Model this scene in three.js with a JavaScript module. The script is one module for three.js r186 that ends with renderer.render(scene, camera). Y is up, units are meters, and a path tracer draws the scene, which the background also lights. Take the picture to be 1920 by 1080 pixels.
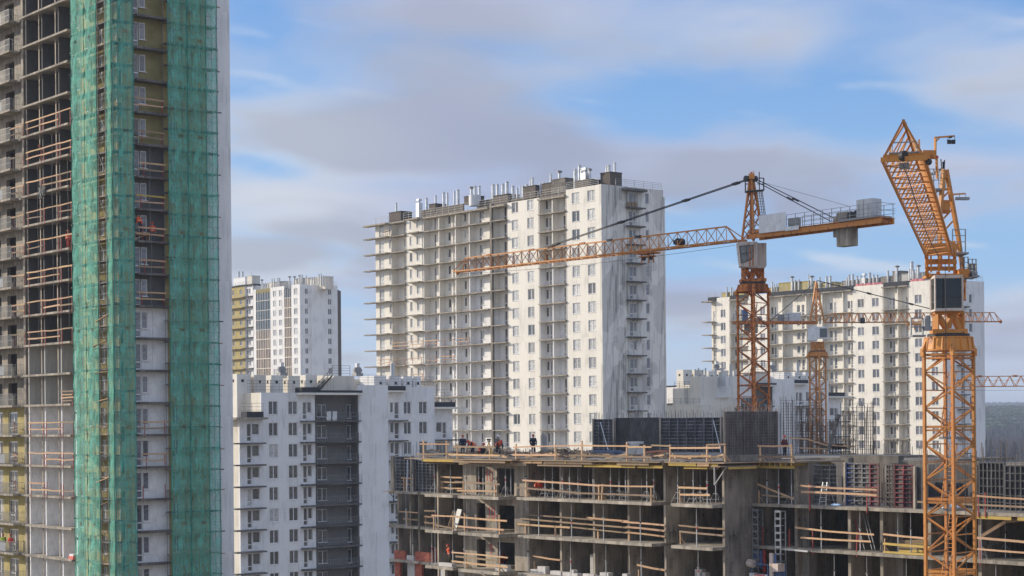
import * as THREE from 'three';
import { MarchingCubes } from 'three/addons/objects/MarchingCubes.js';
import { ImprovedNoise } from 'three/addons/math/ImprovedNoise.js';

// ---------------------------------------------------------------- camera, sky, sun, exposure
// The world is laid out along the building grid: +x runs along the sunlit fronts, +z points out of them.
const F = 3400, CX = 960, CY = 795, ROLL = 0.009, CAMY = 38, CO = 0.6275, SI = 0.77862;
const scene = new THREE.Scene();
const camera = new THREE.PerspectiveCamera((2 * Math.atan(540 / F) * 180) / Math.PI, 16 / 9, 1, 12000);
camera.position.set(0, CAMY, 0);
camera.lookAt(-SI, CAMY, -CO);
camera.rotateZ(-ROLL);
camera.setViewOffset(1920, 1080, 0, -255, 1920, 1080);
const renderer = new THREE.WebGLRenderer({ antialias: true });
renderer.toneMapping = THREE.LinearToneMapping;
renderer.toneMappingExposure = 1.0;
renderer.shadowMap.enabled = true;
const SUN_EL = 21 * Math.PI / 180, SUN_H = [-0.86, 0.51];
const sunDir = new THREE.Vector3(SUN_H[0] * Math.cos(SUN_EL), Math.sin(SUN_EL), SUN_H[1] * Math.cos(SUN_EL)).normalize();
const sun = new THREE.DirectionalLight(new THREE.Color(1, 0.88, 0.71), 4.3);
sun.position.copy(sunDir).multiplyScalar(400).add(new THREE.Vector3(-160, 40, -130));
sun.target.position.set(-160, 40, -130);
sun.castShadow = true; sun.shadow.radius = 1.2; sun.shadow.mapSize.set(4096, 4096);
Object.assign(sun.shadow.camera, { left: -260, right: 260, top: 200, bottom: -200, near: 1, far: 1000 });
scene.add(sun, sun.target);

let seed = 7;
const rnd = () => { seed = (seed * 1664525 + 1013904223) >>> 0; return seed / 4294967296; };
const rr = (a, b) => a + (b - a) * rnd();
const clamp = (x, a, b) => Math.min(b, Math.max(a, x)), mix = (a, b, t) => a + (b - a) * t, smooth = (a, b, x) => { const t = clamp((x - a) / (b - a), 0, 1); return t * t * (3 - 2 * t); };
const perlin = new ImprovedNoise();
const fbm3 = (x, y, z, n) => { let s = 0, a = 0.5; for (let i = 0; i < n; i++) { s += a * perlin.noise(x, y, z); x *= 2.03; y *= 2.03; z *= 2.03; a *= 0.5; } return s; };

{ // sky: blue air, a broken layer of stratocumulus, thin wisps
  const W = 4096, Hh = 2048, d = new Float32Array(W * Hh * 4);
  const lin = (r, g, b) => [r, g, b].map((c) => Math.pow(c / 255, 2.2));
  const HOR = lin(196, 210, 226), LOW = lin(150, 190, 231), MID = lin(103, 152, 215), TOP = lin(80, 128, 200);
  const CL = lin(199, 205, 217), CD = lin(140, 147, 166), CV = lin(166, 174, 205);
  for (let j = 0; j < Hh; j++) {
    const el = (j + 0.5) / Hh * Math.PI - Math.PI / 2, sy = Math.sin(el), cy = Math.cos(el);
    for (let i = 0; i < W; i++) {
      const o = (j * W + i) * 4; d[o + 3] = 1;
      if (el < -0.02) { d[o] = 0.28; d[o + 1] = 0.28; d[o + 2] = 0.29; continue; }
      const az = ((i + 0.5) / W - 0.5) * 2 * Math.PI, x = cy * Math.cos(az), z = cy * Math.sin(az), y = Math.max(sy, 0.0);
      // direction relative to the view axis, degrees to the right and up
      const right = x * CO - z * SI, fwd = -x * SI - z * CO, A = Math.atan2(right, fwd) * 180 / Math.PI, E = el * 180 / Math.PI;
      const t1 = smooth(0, 5.5, E), t2 = smooth(3, 16, E), t3 = smooth(14, 70, E);
      let c = [0, 1, 2].map((k) => mix(mix(mix(HOR[k], LOW[k], t1), MID[k], t2), TOP[k], t3));
      // clouds on a plane far above, seen towards the horizon as flat bands
      const k = 1 / (y + 0.13), px = x * k, pz = z * k;
      const wx = fbm3(px * 1.1 + 9, pz * 1.1, 3.3, 3) * 0.9, wz = fbm3(px * 1.1, pz * 1.1 + 5, 8.1, 3) * 0.9;
      let n = fbm3(px * 0.95 + wx + 4.2, pz * 0.95 + wz + 1.7, 0.5, 5) + 0.07;
      const g = (a0, e0, sa, se, tilt = 0) => { const da = A - a0, de = E - e0 - tilt * da; return Math.exp(-(da * da) / (sa * sa) - (de * de) / (se * se)); };
      const near = Math.exp(-((A / 22) ** 4)) * Math.exp(-((E / 22) ** 4));
      // the larger banks and gaps of this particular sky
      const banks = 0.34 * g(-4.5, 9.3, 5, 1.1, -0.03) + 0.45 * g(-6, 7.0, 6.5, 1.3, -0.05) + 0.36 * g(-7.5, 5.0, 4.5, 1.2) + 0.48 * g(-1, 12.9, 6.2, 1.25, -0.05) + 0.1 * g(8.5, 13.2, 4.5, 1.0) + 0.28 * g(14.6, 9.7, 3.2, 1.6, -0.1)
        + 0.2 * g(3.0, 8.3, 4.0, 0.7, -0.04) + 0.26 * g(6.0, 8.2, 1.3, 0.6) + 0.2 * g(9.5, 7.0, 4.5, 1.4) + 0.34 * g(5.6, 3.6, 1.9, 0.8) + 0.2 * g(15, 2.6, 2.5, 1.0) + 0.3 * g(-8, 2.8, 5, 1.5)
        - 0.5 * g(4.8, 10.3, 5.0, 1.0, -0.1) - 0.35 * g(11, 9.9, 2.4, 1.0) - 0.32 * g(-8, 8.2, 1.6, 0.4) - 0.35 * g(16, 13.2, 2.2, 1.0) - 0.3 * g(6.3, 5.4, 3.5, 1.0) - 0.3 * g(14.8, 4.8, 3, 1.2) - 0.2 * g(-5.3, 3.4, 1.4, 1.6);
      n = mix(n + 0.12, 0.7 * n + 0.46 * fbm3(px * 3.1 + wx, pz * 3.1 + wz, 4, 5) + banks - 0.05, near);
      let a = smooth(-0.14, 0.42, n) * 0.92;
      const body = smooth(0.05, 0.5, n + 0.5 * fbm3(px * 1.9, pz * 1.9, 7, 5) + 0.35 * (g(-2.5, 9.7, 5, 1.1) + 0.8 * g(-1, 11.7, 6, 0.7) + 0.5 * g(-7, 5.6, 4, 0.6) - g(-5.5, 7.2, 4.5, 0.9)) * near);
      const warm = fbm3(px * 0.8 + 20, pz * 0.8, 2, 3) + 0.5;
      const light = [0, 1, 2].map((q) => mix(mix(CV[q], CL[q], smooth(0.2, 0.8, warm + 0.25 * smooth(-2, -9, A) * near)), CD[q], body * 0.55));
      // away from this quarter the cloud colour is brightened as added fill light
      for (let q = 0; q < 3; q++) light[q] = mix(light[q], [0.9, 0.93, 1.02][q] * (1 - 0.25 * body), (1 - near) * 0.85);
      // thin wisps
      const w = smooth(0.1, 0.5, fbm3(A * 0.16 + 3, (E + A * 0.14) * 1.3, 5, 4) + 0.85 * (g(10.6, 4.9, 1.3, 0.14, -0.16) + 0.7 * g(14.2, 5.35, 0.9, 0.12, -0.14)) * 1.0) * 0.5;
      for (let q = 0; q < 3; q++) { c[q] = mix(c[q], light[q], a); c[q] = mix(c[q], 0.80, w * (1 - a) * 0.8); }
      // brighter air round the sun
      const mu = clamp(x * sunDir.x + sy * sunDir.y + z * sunDir.z, -1, 1), ang = Math.acos(mu);
      const glow = 0.9 * Math.exp(-ang / 0.32) + 0.28 * Math.exp(-ang / 0.9);
      d[o] = c[0] * (1 + glow * 1.5); d[o + 1] = c[1] * (1 + glow * 1.32); d[o + 2] = c[2] * (1 + glow * 1.1);
    }
  }
  const sky = new THREE.DataTexture(d, W, Hh, THREE.RGBAFormat, THREE.FloatType);
  sky.mapping = THREE.EquirectangularReflectionMapping; sky.magFilter = sky.minFilter = THREE.LinearFilter; sky.needsUpdate = true;
  scene.background = sky; scene.environment = sky;
}

// ---------------------------------------------------------------- from a sight line to a place in the grid
const ray = (px, py = 795) => { const a = px - CX, b = py - CY; return [(a - ROLL * b) / F, -(b + ROLL * a) / F]; };
const gx = (px, z, py) => { const s = ray(px, py)[0]; return z / (-SI * s - CO) * (CO * s - SI); };
const gz = (px, x, py) => { const s = ray(px, py)[0]; return x / (CO * s - SI) * (-SI * s - CO); };
const depthOf = (x, z) => -SI * x - CO * z;
const gy = (px, py, x, z) => CAMY + ray(px, py)[1] * depthOf(x, z);
const at = (px, py, D) => { const [s, t] = ray(px, py); return new THREE.Vector3(CO * s * D - SI * D, CAMY + t * D, -SI * s * D - CO * D); };
const V = (x, y, z) => new THREE.Vector3(x, y, z);

// ---------------------------------------------------------------- naming
const taken = {};
const numbered = (n) => { const k = taken[n] = (taken[n] ?? -1) + 1; return k ? n + '_' + String(k).padStart(3, '0') : n; };
function tag(o, label, category, group) { o.userData.label = label; o.userData.category = category; if (group) o.userData.group = group; return o; }
function thing(name, pos, label, category, group) { const g = new THREE.Group(); g.name = numbered(name); g.position.copy(pos); scene.add(g); return tag(g, label, category, group); }
const ORD = ['first', 'second', 'third', 'fourth', 'fifth', 'sixth', 'seventh', 'eighth', 'ninth', 'tenth', 'eleventh', 'twelfth', 'thirteenth', 'fourteenth', 'fifteenth', 'sixteenth', 'seventeenth', 'eighteenth', 'nineteenth', 'twentieth'];

// ---------------------------------------------------------------- mesh building
class MB {
  constructor() { this.p = []; this.n = []; this.u = []; this.c = []; this.i = []; this.t = [1, 1, 1]; }
  tint(a, b, c) { this.t = b === undefined ? [a, a, a] : [a, b, c]; return this; }
  quad(a, b, c, d, n, ua) {
    const k = this.p.length / 3;
    for (const v of [a, b, c, d]) { this.p.push(v[0], v[1], v[2]); this.n.push(n[0], n[1], n[2]); this.c.push(...this.t); }
    this.u.push(...ua); this.i.push(k, k + 1, k + 2, k, k + 2, k + 3);
  }
  box(x0, x1, y0, y1, z0, z1) {
    const P = (x, y, z) => [x, y, z];
    this.quad(P(x0, y0, z1), P(x1, y0, z1), P(x1, y1, z1), P(x0, y1, z1), [0, 0, 1], [x0, y0, x1, y0, x1, y1, x0, y1]);
    this.quad(P(x1, y0, z0), P(x0, y0, z0), P(x0, y1, z0), P(x1, y1, z0), [0, 0, -1], [-x1, y0, -x0, y0, -x0, y1, -x1, y1]);
    this.quad(P(x1, y0, z1), P(x1, y0, z0), P(x1, y1, z0), P(x1, y1, z1), [1, 0, 0], [-z1, y0, -z0, y0, -z0, y1, -z1, y1]);
    this.quad(P(x0, y0, z0), P(x0, y0, z1), P(x0, y1, z1), P(x0, y1, z0), [-1, 0, 0], [z0, y0, z1, y0, z1, y1, z0, y1]);
    this.quad(P(x0, y1, z1), P(x1, y1, z1), P(x1, y1, z0), P(x0, y1, z0), [0, 1, 0], [x0, -z1, x1, -z1, x1, -z0, x0, -z0]);
    this.quad(P(x0, y0, z0), P(x1, y0, z0), P(x1, y0, z1), P(x0, y0, z1), [0, -1, 0], [x0, z0, x1, z0, x1, z1, x0, z1]);
    return this;
  }
  // a bar from a to b, w wide and h high
  beam(a, b, w, h = w, up = V(0, 1, 0)) {
    const d = b.clone().sub(a), L = d.length(); d.normalize();
    if (Math.abs(d.dot(up)) > 0.97) up = Math.abs(d.x) > 0.9 ? V(0, 0, 1) : V(1, 0, 0);
    const s = V(0, 0, 0).crossVectors(d, up).normalize(), t = V(0, 0, 0).crossVectors(s, d).normalize();
    const m = new THREE.Matrix4().makeBasis(d, t, s).setPosition(a);
    const g = new MB(); g.t = this.t; const o = rnd() * 9;
    g.box(0, L, -h / 2, h / 2, -w / 2, w / 2);
    for (let k = 0; k < g.u.length; k += 2) g.u[k] += o;
    return this.merge(g, m);
  }
  tube(a, b, r, seg = 6, r2 = r) {
    const d = b.clone().sub(a), L = d.length(); d.normalize();
    const up = Math.abs(d.y) > 0.9 ? V(1, 0, 0) : V(0, 1, 0), s = V(0, 0, 0).crossVectors(d, up).normalize(), t = V(0, 0, 0).crossVectors(s, d);
    const k = this.p.length / 3, R = [];
    for (let q = 0; q <= seg; q++) { const f = q / seg * 2 * Math.PI; R.push(s.clone().multiplyScalar(Math.cos(f)).addScaledVector(t, Math.sin(f))); }
    R.forEach((v, q) => { for (const [c, rad, l] of [[a, r, 0], [b, r2, L]]) { this.p.push(c.x + v.x * rad, c.y + v.y * rad, c.z + v.z * rad); this.n.push(v.x, v.y, v.z); this.u.push(q / seg * 6.28 * r, l); this.c.push(...this.t); } });
    for (let q = 0; q < seg; q++) { const e = k + q * 2; this.i.push(e, e + 1, e + 2, e + 1, e + 3, e + 2); }
    for (const [c, rad, sg] of [[a, r, -1], [b, r2, 1]]) {
      if (rad < 1e-4) continue;
      const m = this.p.length / 3; this.p.push(c.x, c.y, c.z); this.n.push(d.x * sg, d.y * sg, d.z * sg); this.u.push(0, 0); this.c.push(...this.t);
      R.forEach((v) => { this.p.push(c.x + v.x * rad, c.y + v.y * rad, c.z + v.z * rad); this.n.push(d.x * sg, d.y * sg, d.z * sg); this.u.push(v.x * rad, v.z * rad); this.c.push(...this.t); });
      for (let q = 0; q < seg; q++) sg < 0 ? this.i.push(m, m + 1 + q, m + 2 + q) : this.i.push(m, m + 2 + q, m + 1 + q);
    }
    return this;
  }
  merge(g, m) {
    const k = this.p.length / 3, v = V(0, 0, 0), nm = new THREE.Matrix3().getNormalMatrix(m);
    for (let q = 0; q < g.p.length; q += 3) {
      v.set(g.p[q], g.p[q + 1], g.p[q + 2]).applyMatrix4(m); this.p.push(v.x, v.y, v.z);
      v.set(g.n[q], g.n[q + 1], g.n[q + 2]).applyMatrix3(nm).normalize(); this.n.push(v.x, v.y, v.z);
    }
    this.u.push(...g.u); this.c.push(...g.c); for (const e of g.i) this.i.push(e + k);
    return this;
  }
  // a three.js geometry, moved by a matrix
  add(geo, m = new THREE.Matrix4()) {
    const g = new MB(), P = geo.attributes.position, N = geo.attributes.normal, U = geo.attributes.uv;
    for (let q = 0; q < P.count; q++) { g.p.push(P.getX(q), P.getY(q), P.getZ(q)); g.n.push(N.getX(q), N.getY(q), N.getZ(q)); g.u.push(U ? U.getX(q) : 0, U ? U.getY(q) : 0); g.c.push(...this.t); }
    if (geo.index) g.i.push(...geo.index.array); else for (let q = 0; q < P.count; q++) g.i.push(q);
    return this.merge(g, m);
  }
  geo(off) {
    const g = new THREE.BufferGeometry(), p = off ? this.p.map((x, q) => x - off.getComponent(q % 3)) : this.p;
    g.setAttribute('position', new THREE.Float32BufferAttribute(p, 3)); g.setAttribute('normal', new THREE.Float32BufferAttribute(this.n, 3));
    g.setAttribute('uv', new THREE.Float32BufferAttribute(this.u, 2)); g.setAttribute('color', new THREE.Float32BufferAttribute(this.c, 3)); g.setIndex(this.i);
    return g;
  }
  // world coordinates, under a thing (or under a part of one) that only has a place
  build(name, mat, parent) {
    const off = V(0, 0, 0); for (let o = parent; o && o !== scene; o = o.parent) off.add(o.position);
    return put(name, this.geo(off), mat, parent);
  }
  // the thing's own coordinates
  local(name, mat, parent) { return put(name, this.geo(), mat, parent); }
}
function put(name, geo, mat, parent = scene) {
  const m = new THREE.Mesh(geo, mat); m.name = parent === scene ? numbered(name) : name; m.castShadow = m.receiveShadow = true; parent.add(m); return m;
}
const structure = (m) => { m.userData.kind = 'structure'; return m; };
const stuff = (m) => { m.userData.kind = 'stuff'; return m; };

// ---------------------------------------------------------------- materials
const N2 = (() => { // repeating value noise
  const T = new Float32Array(65536); let s = 99; for (let k = 0; k < 65536; k++) { s = (s * 1103515245 + 12345) & 0x7fffffff; T[k] = s / 0x7fffffff; }
  return (x, y, per) => { const xi = Math.floor(x), yi = Math.floor(y), f = x - xi, g = y - yi, w = (a) => ((a % per) + per) % per, h = (a, b) => T[(w(a) * 157 + w(b) * 311 + per * 17) & 65535]; const u = f * f * (3 - 2 * f), v = g * g * (3 - 2 * g); return mix(mix(h(xi, yi), h(xi + 1, yi), u), mix(h(xi, yi + 1), h(xi + 1, yi + 1), u), v); };
})();
const fb = (u, v, per, n) => { let s = 0, a = 0.5, t = 0; for (let k = 0; k < n; k++) { s += a * N2(u * per, v * per, per); t += a; a *= 0.5; per *= 2; } return s / t; };
function tex(size, metres, fn, srgb = true, w = size) {
  const d = new Uint8Array(w * size * 4);
  for (let y = 0; y < size; y++) for (let x = 0; x < w; x++) { const c = fn(x / w, y / size), o = (y * w + x) * 4; for (let k = 0; k < 3; k++) d[o + k] = 255 * clamp(Math.pow(Math.max(0, c[k] ?? c), 1 / 2.2), 0, 1); d[o + 3] = 255; }
  const t = new THREE.DataTexture(d, w, size); t.wrapS = t.wrapT = THREE.RepeatWrapping; t.magFilter = THREE.LinearFilter; t.minFilter = THREE.LinearMipmapLinearFilter; t.generateMipmaps = true;
  if (srgb) t.colorSpace = THREE.SRGBColorSpace; const m = Array.isArray(metres) ? metres : [metres, metres]; t.repeat.set(1 / m[0], 1 / m[1]); t.needsUpdate = true; return t;
}
const grey = (v) => [v, v, v];
// dirt and rain runs on plaster
const T_plaster = tex(512, [11, 13], (u, v) => { const run = fb(u, v * 0.05, 60, 3), r2 = fb(u, v * 0.12, 22, 3), bl = fb(u, v, 5, 5), sp = fb(u, v, 70, 2); return grey(0.95 - 0.16 * smooth(0.56, 0.74, run) * smooth(0.4, 0.62, bl) - 0.09 * smooth(0.52, 0.72, r2) - 0.06 * smooth(0.45, 0.75, bl) + 0.07 * (sp - 0.5)); });
const T_concrete = tex(512, [7, 6], (u, v) => { const board = N2(u * 36, 0.5, 36), run = fb(u, v * 0.12, 40, 3), bl = fb(u, v, 4, 5), pit = fb(u, v, 90, 2); const g = 0.62 + 0.2 * (board - 0.5) + 0.55 * (run - 0.5) + 0.75 * (bl - 0.5) + 0.12 * (pit - 0.5) - 0.18 * smooth(0.76, 0.82, fb(u, v, 30, 2)) - (Math.abs(u * 6 % 1 - 0.5) > 0.49 ? 0.16 : 0); const w = 0.05 * (bl - 0.4); return [g + w, g, g - w]; });
const T_wood = tex(256, [2.6, 0.35], (u, v) => { const g = fb(u * 0.12, v, 40, 3), k = fb(u, v, 8, 4); return [0.82 + 0.35 * (g - 0.5) + 0.35 * (k - 0.5), 0.8 + 0.42 * (g - 0.5) + 0.4 * (k - 0.5), 0.76 + 0.45 * (g - 0.5) + 0.45 * (k - 0.5)]; });
const T_panel = tex(512, [3.2, 3.2], (u, v) => { const s = fb(u, v * 0.2, 40, 3), b = fb(u, v, 6, 5); const g = 0.5 + 0.9 * (s - 0.45) + 0.9 * (b - 0.5) + 1.5 * smooth(0.7, 0.8, fb(u, v * 0.4, 30, 3)); return [g, g, g * 1.05]; });
const T_wool = tex(512, [4, 4.8], (u, v) => { const b = fb(u, v, 7, 5), f = fb(u, v, 80, 2), j = (v * 8 % 1 < 0.03 || (u * 4 + (Math.floor(v * 8) % 2) * 0.5) % 1 < 0.018) ? 0.18 : 0, k = smooth(0.05, 0.03, Math.hypot((u * 12 % 1) - 0.5, (v * 12 % 1) - 0.5)) * 0.35; const g = 0.9 + 0.5 * (b - 0.5) + 0.2 * (f - 0.5) - j - k; return [g, g, g * (0.9 + 0.25 * (b - 0.5))]; });
const T_paint = tex(512, [2.2, 3], (u, v) => { const r = smooth(0.56, 0.74, fb(u, v * 0.35, 12, 5)), b = fb(u, v, 6, 4); return [mix(0.95 + 0.2 * (b - 0.5), 0.5, r), mix(0.95 + 0.2 * (b - 0.5), 0.38, r), mix(0.95, 0.42, r)]; });
const T_rust = tex(512, [2.4, 3], (u, v) => { const r = smooth(0.42, 0.68, fb(u, v * 0.3, 14, 5)), b = fb(u, v, 6, 4); return [mix(1 + 0.2 * (b - 0.5), 0.34, r), mix(0.95, 0.27, r), mix(0.95, 0.3, r)]; });
const T_cab = tex(256, [2.3, 3.4], (u, v) => { const r = smooth(0.6, 0.8, fb(u, v * 0.12, 14, 4)) * 0.75, b = fb(u, v, 5, 4); return [mix(1 + 0.2 * (b - 0.5), 0.55, r), mix(0.97 + 0.2 * (b - 0.5), 0.38, r), mix(0.95 + 0.2 * (b - 0.5), 0.28, r)]; });
const T_glass = tex(256, [2.3, 2.9], (u, v) => { const s = fb(u * 0.6, v, 9, 4), f = fb(u + 0.2 * s, v * 0.5, 20, 3); return grey(0.75 + 0.9 * (s - 0.5) + 0.7 * (f - 0.5)); });
const T_film_reflection = tex(256, [2.1, 2.7], (u, v) => { const s = fb(u, v + 0.4 * u, 7, 4), f = fb(u * 0.4, v, 26, 3); return grey(0.72 + 0.5 * (s - 0.5) - 0.5 * smooth(0.56, 0.66, f) * smooth(0.4, 0.6, s)); });  // pale window film with streaks of reflection painted in
const T_brick = tex(512, [2.0, 1.8], (u, v) => { const row = Math.floor(v * 24), x = u * 8 + (row % 2) * 0.5, m = (v * 24 % 1 < 0.16 || x % 1 < 0.06) ? 1 : 0, t = N2(Math.floor(x) + 0.01, row + 0.01, 64), f = fb(u, v, 60, 2); return m ? [0.6, 0.55, 0.5] : [0.62 + 0.5 * (t - 0.5) + 0.2 * (f - 0.5), 0.6 + 0.5 * (t - 0.5), 0.6 + 0.5 * (t - 0.5)]; });
const T_net = tex(512, [5, 6], (u, v) => { const b = fb(u, v, 6, 5), f = fb(u, v * 0.3, 50, 2), w = fb(u * 0.3, v, 60, 2); return grey(0.84 + 0.4 * (b - 0.5) + 0.2 * (f - 0.5) + 0.12 * (w - 0.5)); });
// how closely the cloth lies: folds, double layers, thin and torn places
const T_weave = tex(512, [4.3, 9.1], (u, v) => { const b = fb(u, v, 5, 5), fold = fb(u, v * 0.08, 30, 3), d = fb(u + 0.08 * b, v * 0.5, 9, 4), ru = fb(u * 0.3, v, 40, 3); return grey(Math.pow(clamp(0.39 + 0.2 * (b - 0.5) + 0.5 * (fold - 0.5) + 0.16 * smooth(0.58, 0.61, d) + 0.25 * (ru - 0.5) - 0.45 * smooth(0.8, 0.82, fb(u, v, 11, 3)), 0.05, 0.95), 2.2)); }, false);
const T_ground = tex(512, [60, 60], (u, v) => { const b = fb(u, v, 8, 6), f = fb(u, v, 90, 2); return [0.8 + 0.7 * (b - 0.5) + 0.3 * (f - 0.5), 0.78 + 0.6 * (b - 0.5) + 0.3 * (f - 0.5), 0.72 + 0.6 * (b - 0.5)]; });
const T_dull = tex(256, [3.1, 2.7], (u, v) => grey(0.9 + 0.28 * (fb(u, v, 6, 5) - 0.5) + 0.2 * (fb(u, v * 0.2, 40, 2) - 0.5)));
const mats = {};
function M(name, r, g, b, map, o = {}) { const m = new THREE.MeshPhysicalMaterial({ roughness: 0.9, ...o }); m.name = name; m.color.setRGB(r, g, b); if (map) m.map = map; m.vertexColors = true; return (mats[name] = m); }
M('cream_plaster', 0.85, 0.815, 0.735, T_plaster);
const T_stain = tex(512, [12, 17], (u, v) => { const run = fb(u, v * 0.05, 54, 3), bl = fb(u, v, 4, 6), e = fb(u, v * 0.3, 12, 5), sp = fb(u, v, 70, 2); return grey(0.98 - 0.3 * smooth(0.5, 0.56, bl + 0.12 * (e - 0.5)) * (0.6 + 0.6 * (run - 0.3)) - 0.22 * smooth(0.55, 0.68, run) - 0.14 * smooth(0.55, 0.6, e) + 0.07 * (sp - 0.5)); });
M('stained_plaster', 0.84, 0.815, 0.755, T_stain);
M('white_plaster', 0.88, 0.875, 0.865, T_plaster);
M('fresh_plaster', 0.9, 0.895, 0.89, T_dull);
M('beige_plaster', 0.78, 0.73, 0.63, T_plaster);
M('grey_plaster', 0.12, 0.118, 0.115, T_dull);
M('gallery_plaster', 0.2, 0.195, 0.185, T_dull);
M('dull_and_shaded_wool', 0.3, 0.255, 0.125, T_wool);  // duller yellow wool, also the shade-darkened copy for the tower side
M('grout_grey', 0.5, 0.49, 0.46, T_plaster);
M('raw_concrete', 0.47, 0.415, 0.34, T_concrete);
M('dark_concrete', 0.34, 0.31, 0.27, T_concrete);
M('slab_concrete', 0.47, 0.425, 0.355, T_concrete);
M('edge_dark', 0.2, 0.19, 0.18, T_concrete);
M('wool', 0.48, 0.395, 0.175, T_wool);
M('roof_felt', 0.045, 0.047, 0.055, T_dull);
M('brown_brick', 0.2, 0.175, 0.15, T_brick);
M('red_brick', 0.6, 0.19, 0.13, T_brick);
M('zinc', 0.6, 0.62, 0.64, T_dull, { metalness: 0.75, roughness: 0.38 });
M('steel_grey', 0.3, 0.31, 0.32, T_dull, { metalness: 0.4, roughness: 0.55 });
M('dark_steel', 0.05, 0.052, 0.056, T_dull, { metalness: 0.3, roughness: 0.6 });
M('rebar', 0.13, 0.105, 0.09, null, { metalness: 0.3, roughness: 0.7 });
M('plank_wood', 0.68, 0.46, 0.29, T_wood);
M('old_wood', 0.36, 0.27, 0.19, T_wood);
M('yellow_beam', 0.6, 0.44, 0.13, T_wood);
M('red_paint', 0.33, 0.045, 0.04, T_paint, { roughness: 0.6 });
M('crane_orange', 0.62, 0.255, 0.048, T_paint, { roughness: 0.5 });
M('crane_rust', 0.6, 0.22, 0.05, T_rust, { roughness: 0.65 });
M('cab_white', 0.58, 0.51, 0.46, T_cab, { roughness: 0.6 });
M('sheet_white', 0.72, 0.74, 0.76, T_dull, { roughness: 0.5 });
M('form_black', 0.075, 0.077, 0.085, T_panel, { roughness: 0.55 });
M('form_grey', 0.115, 0.114, 0.116, T_panel, { roughness: 0.6 });
M('form_rib', 0.24, 0.245, 0.26, T_panel, { roughness: 0.5 });
M('form_rib_grey', 0.24, 0.235, 0.225, T_panel, { roughness: 0.5 });
M('form_rib_red', 0.27, 0.055, 0.065, T_panel, { roughness: 0.5 });
M('form_rib_blue', 0.06, 0.1, 0.24, T_panel, { roughness: 0.5 });
M('block_grey', 0.62, 0.6, 0.58, T_dull);
M('window_white', 0.85, 0.85, 0.85, null, { roughness: 0.35 });
M('glass_dark', 0.17, 0.165, 0.16, T_glass, { roughness: 0.06, clearcoat: 0.6, clearcoatRoughness: 0.03 });
M('glass_film_reflection', 0.8, 0.8, 0.78, T_film_reflection, { roughness: 0.12, clearcoat: 0.6, clearcoatRoughness: 0.05 });  // whitish reflections and film painted together into the pane colour
M('glass_mid', 0.3, 0.31, 0.35, T_film_reflection, { roughness: 0.08, clearcoat: 0.7, clearcoatRoughness: 0.03 });
M('glass_blue', 0.13, 0.155, 0.165, T_film_reflection, { roughness: 0.05, clearcoat: 1, clearcoatRoughness: 0.02 });
M('glass_brown', 0.4, 0.29, 0.2, T_film_reflection, { roughness: 0.08, clearcoat: 1, clearcoatRoughness: 0.02 });
M('cab_glass', 0.05, 0.055, 0.06, null, { roughness: 0.03, transmission: 0.6, thickness: 0 });
M('void_dark', 0.02, 0.02, 0.021, null);
M('green_net', 0.15, 0.6, 0.465, T_net, { transparent: true, opacity: 1, alphaMap: T_weave, side: THREE.DoubleSide });
M('green_rope', 0.03, 0.22, 0.17, null);
M('blue_paint', 0.1, 0.17, 0.33, T_paint);
M('cloth', 1, 1, 1, null, { roughness: 0.95 });
M('plastic', 1, 1, 1, null, { roughness: 0.4 });
M('earth', 0.3, 0.26, 0.2, T_ground);
const m_ = mats;
// ---------------------------------------------------------------- facade helpers
// A front is {t:'A', p:z} (faces +z, runs along x) or {t:'B', p:x} (faces +x, runs along -z). a: along it to the right, b: out of it.
const FA = (z) => ({ t: 'A', p: z }), FB = (x) => ({ t: 'B', p: x });
const fa = (f, px, b = 0, py) => (f.t === 'A' ? gx(px, f.p + b, py) : -gz(px, f.p + b, py));
const fpt = (f, a, y, b = 0) => (f.t === 'A' ? V(a, y, f.p + b) : V(f.p + b, y, -a));
const fy = (f, px, py, b = 0) => { const a = fa(f, px, b, py), q = fpt(f, a, 0, b); return gy(px, py, q.x, q.z); };
const fbox = (mb, f, a0, a1, y0, y1, b0, b1) => (f.t === 'A' ? mb.box(a0, a1, y0, y1, f.p + b0, f.p + b1) : mb.box(f.p + b0, f.p + b1, y0, y1, -a1, -a0));
const part = (parent, f, name, mat, a0, a1, y0, y1, b0, b1, tint = 1) => { const mb = new MB().tint(tint); fbox(mb, f, a0, a1, y0, y1, b0, b1); return mb.build(name, mat, parent); };

const winCache = {};
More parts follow.
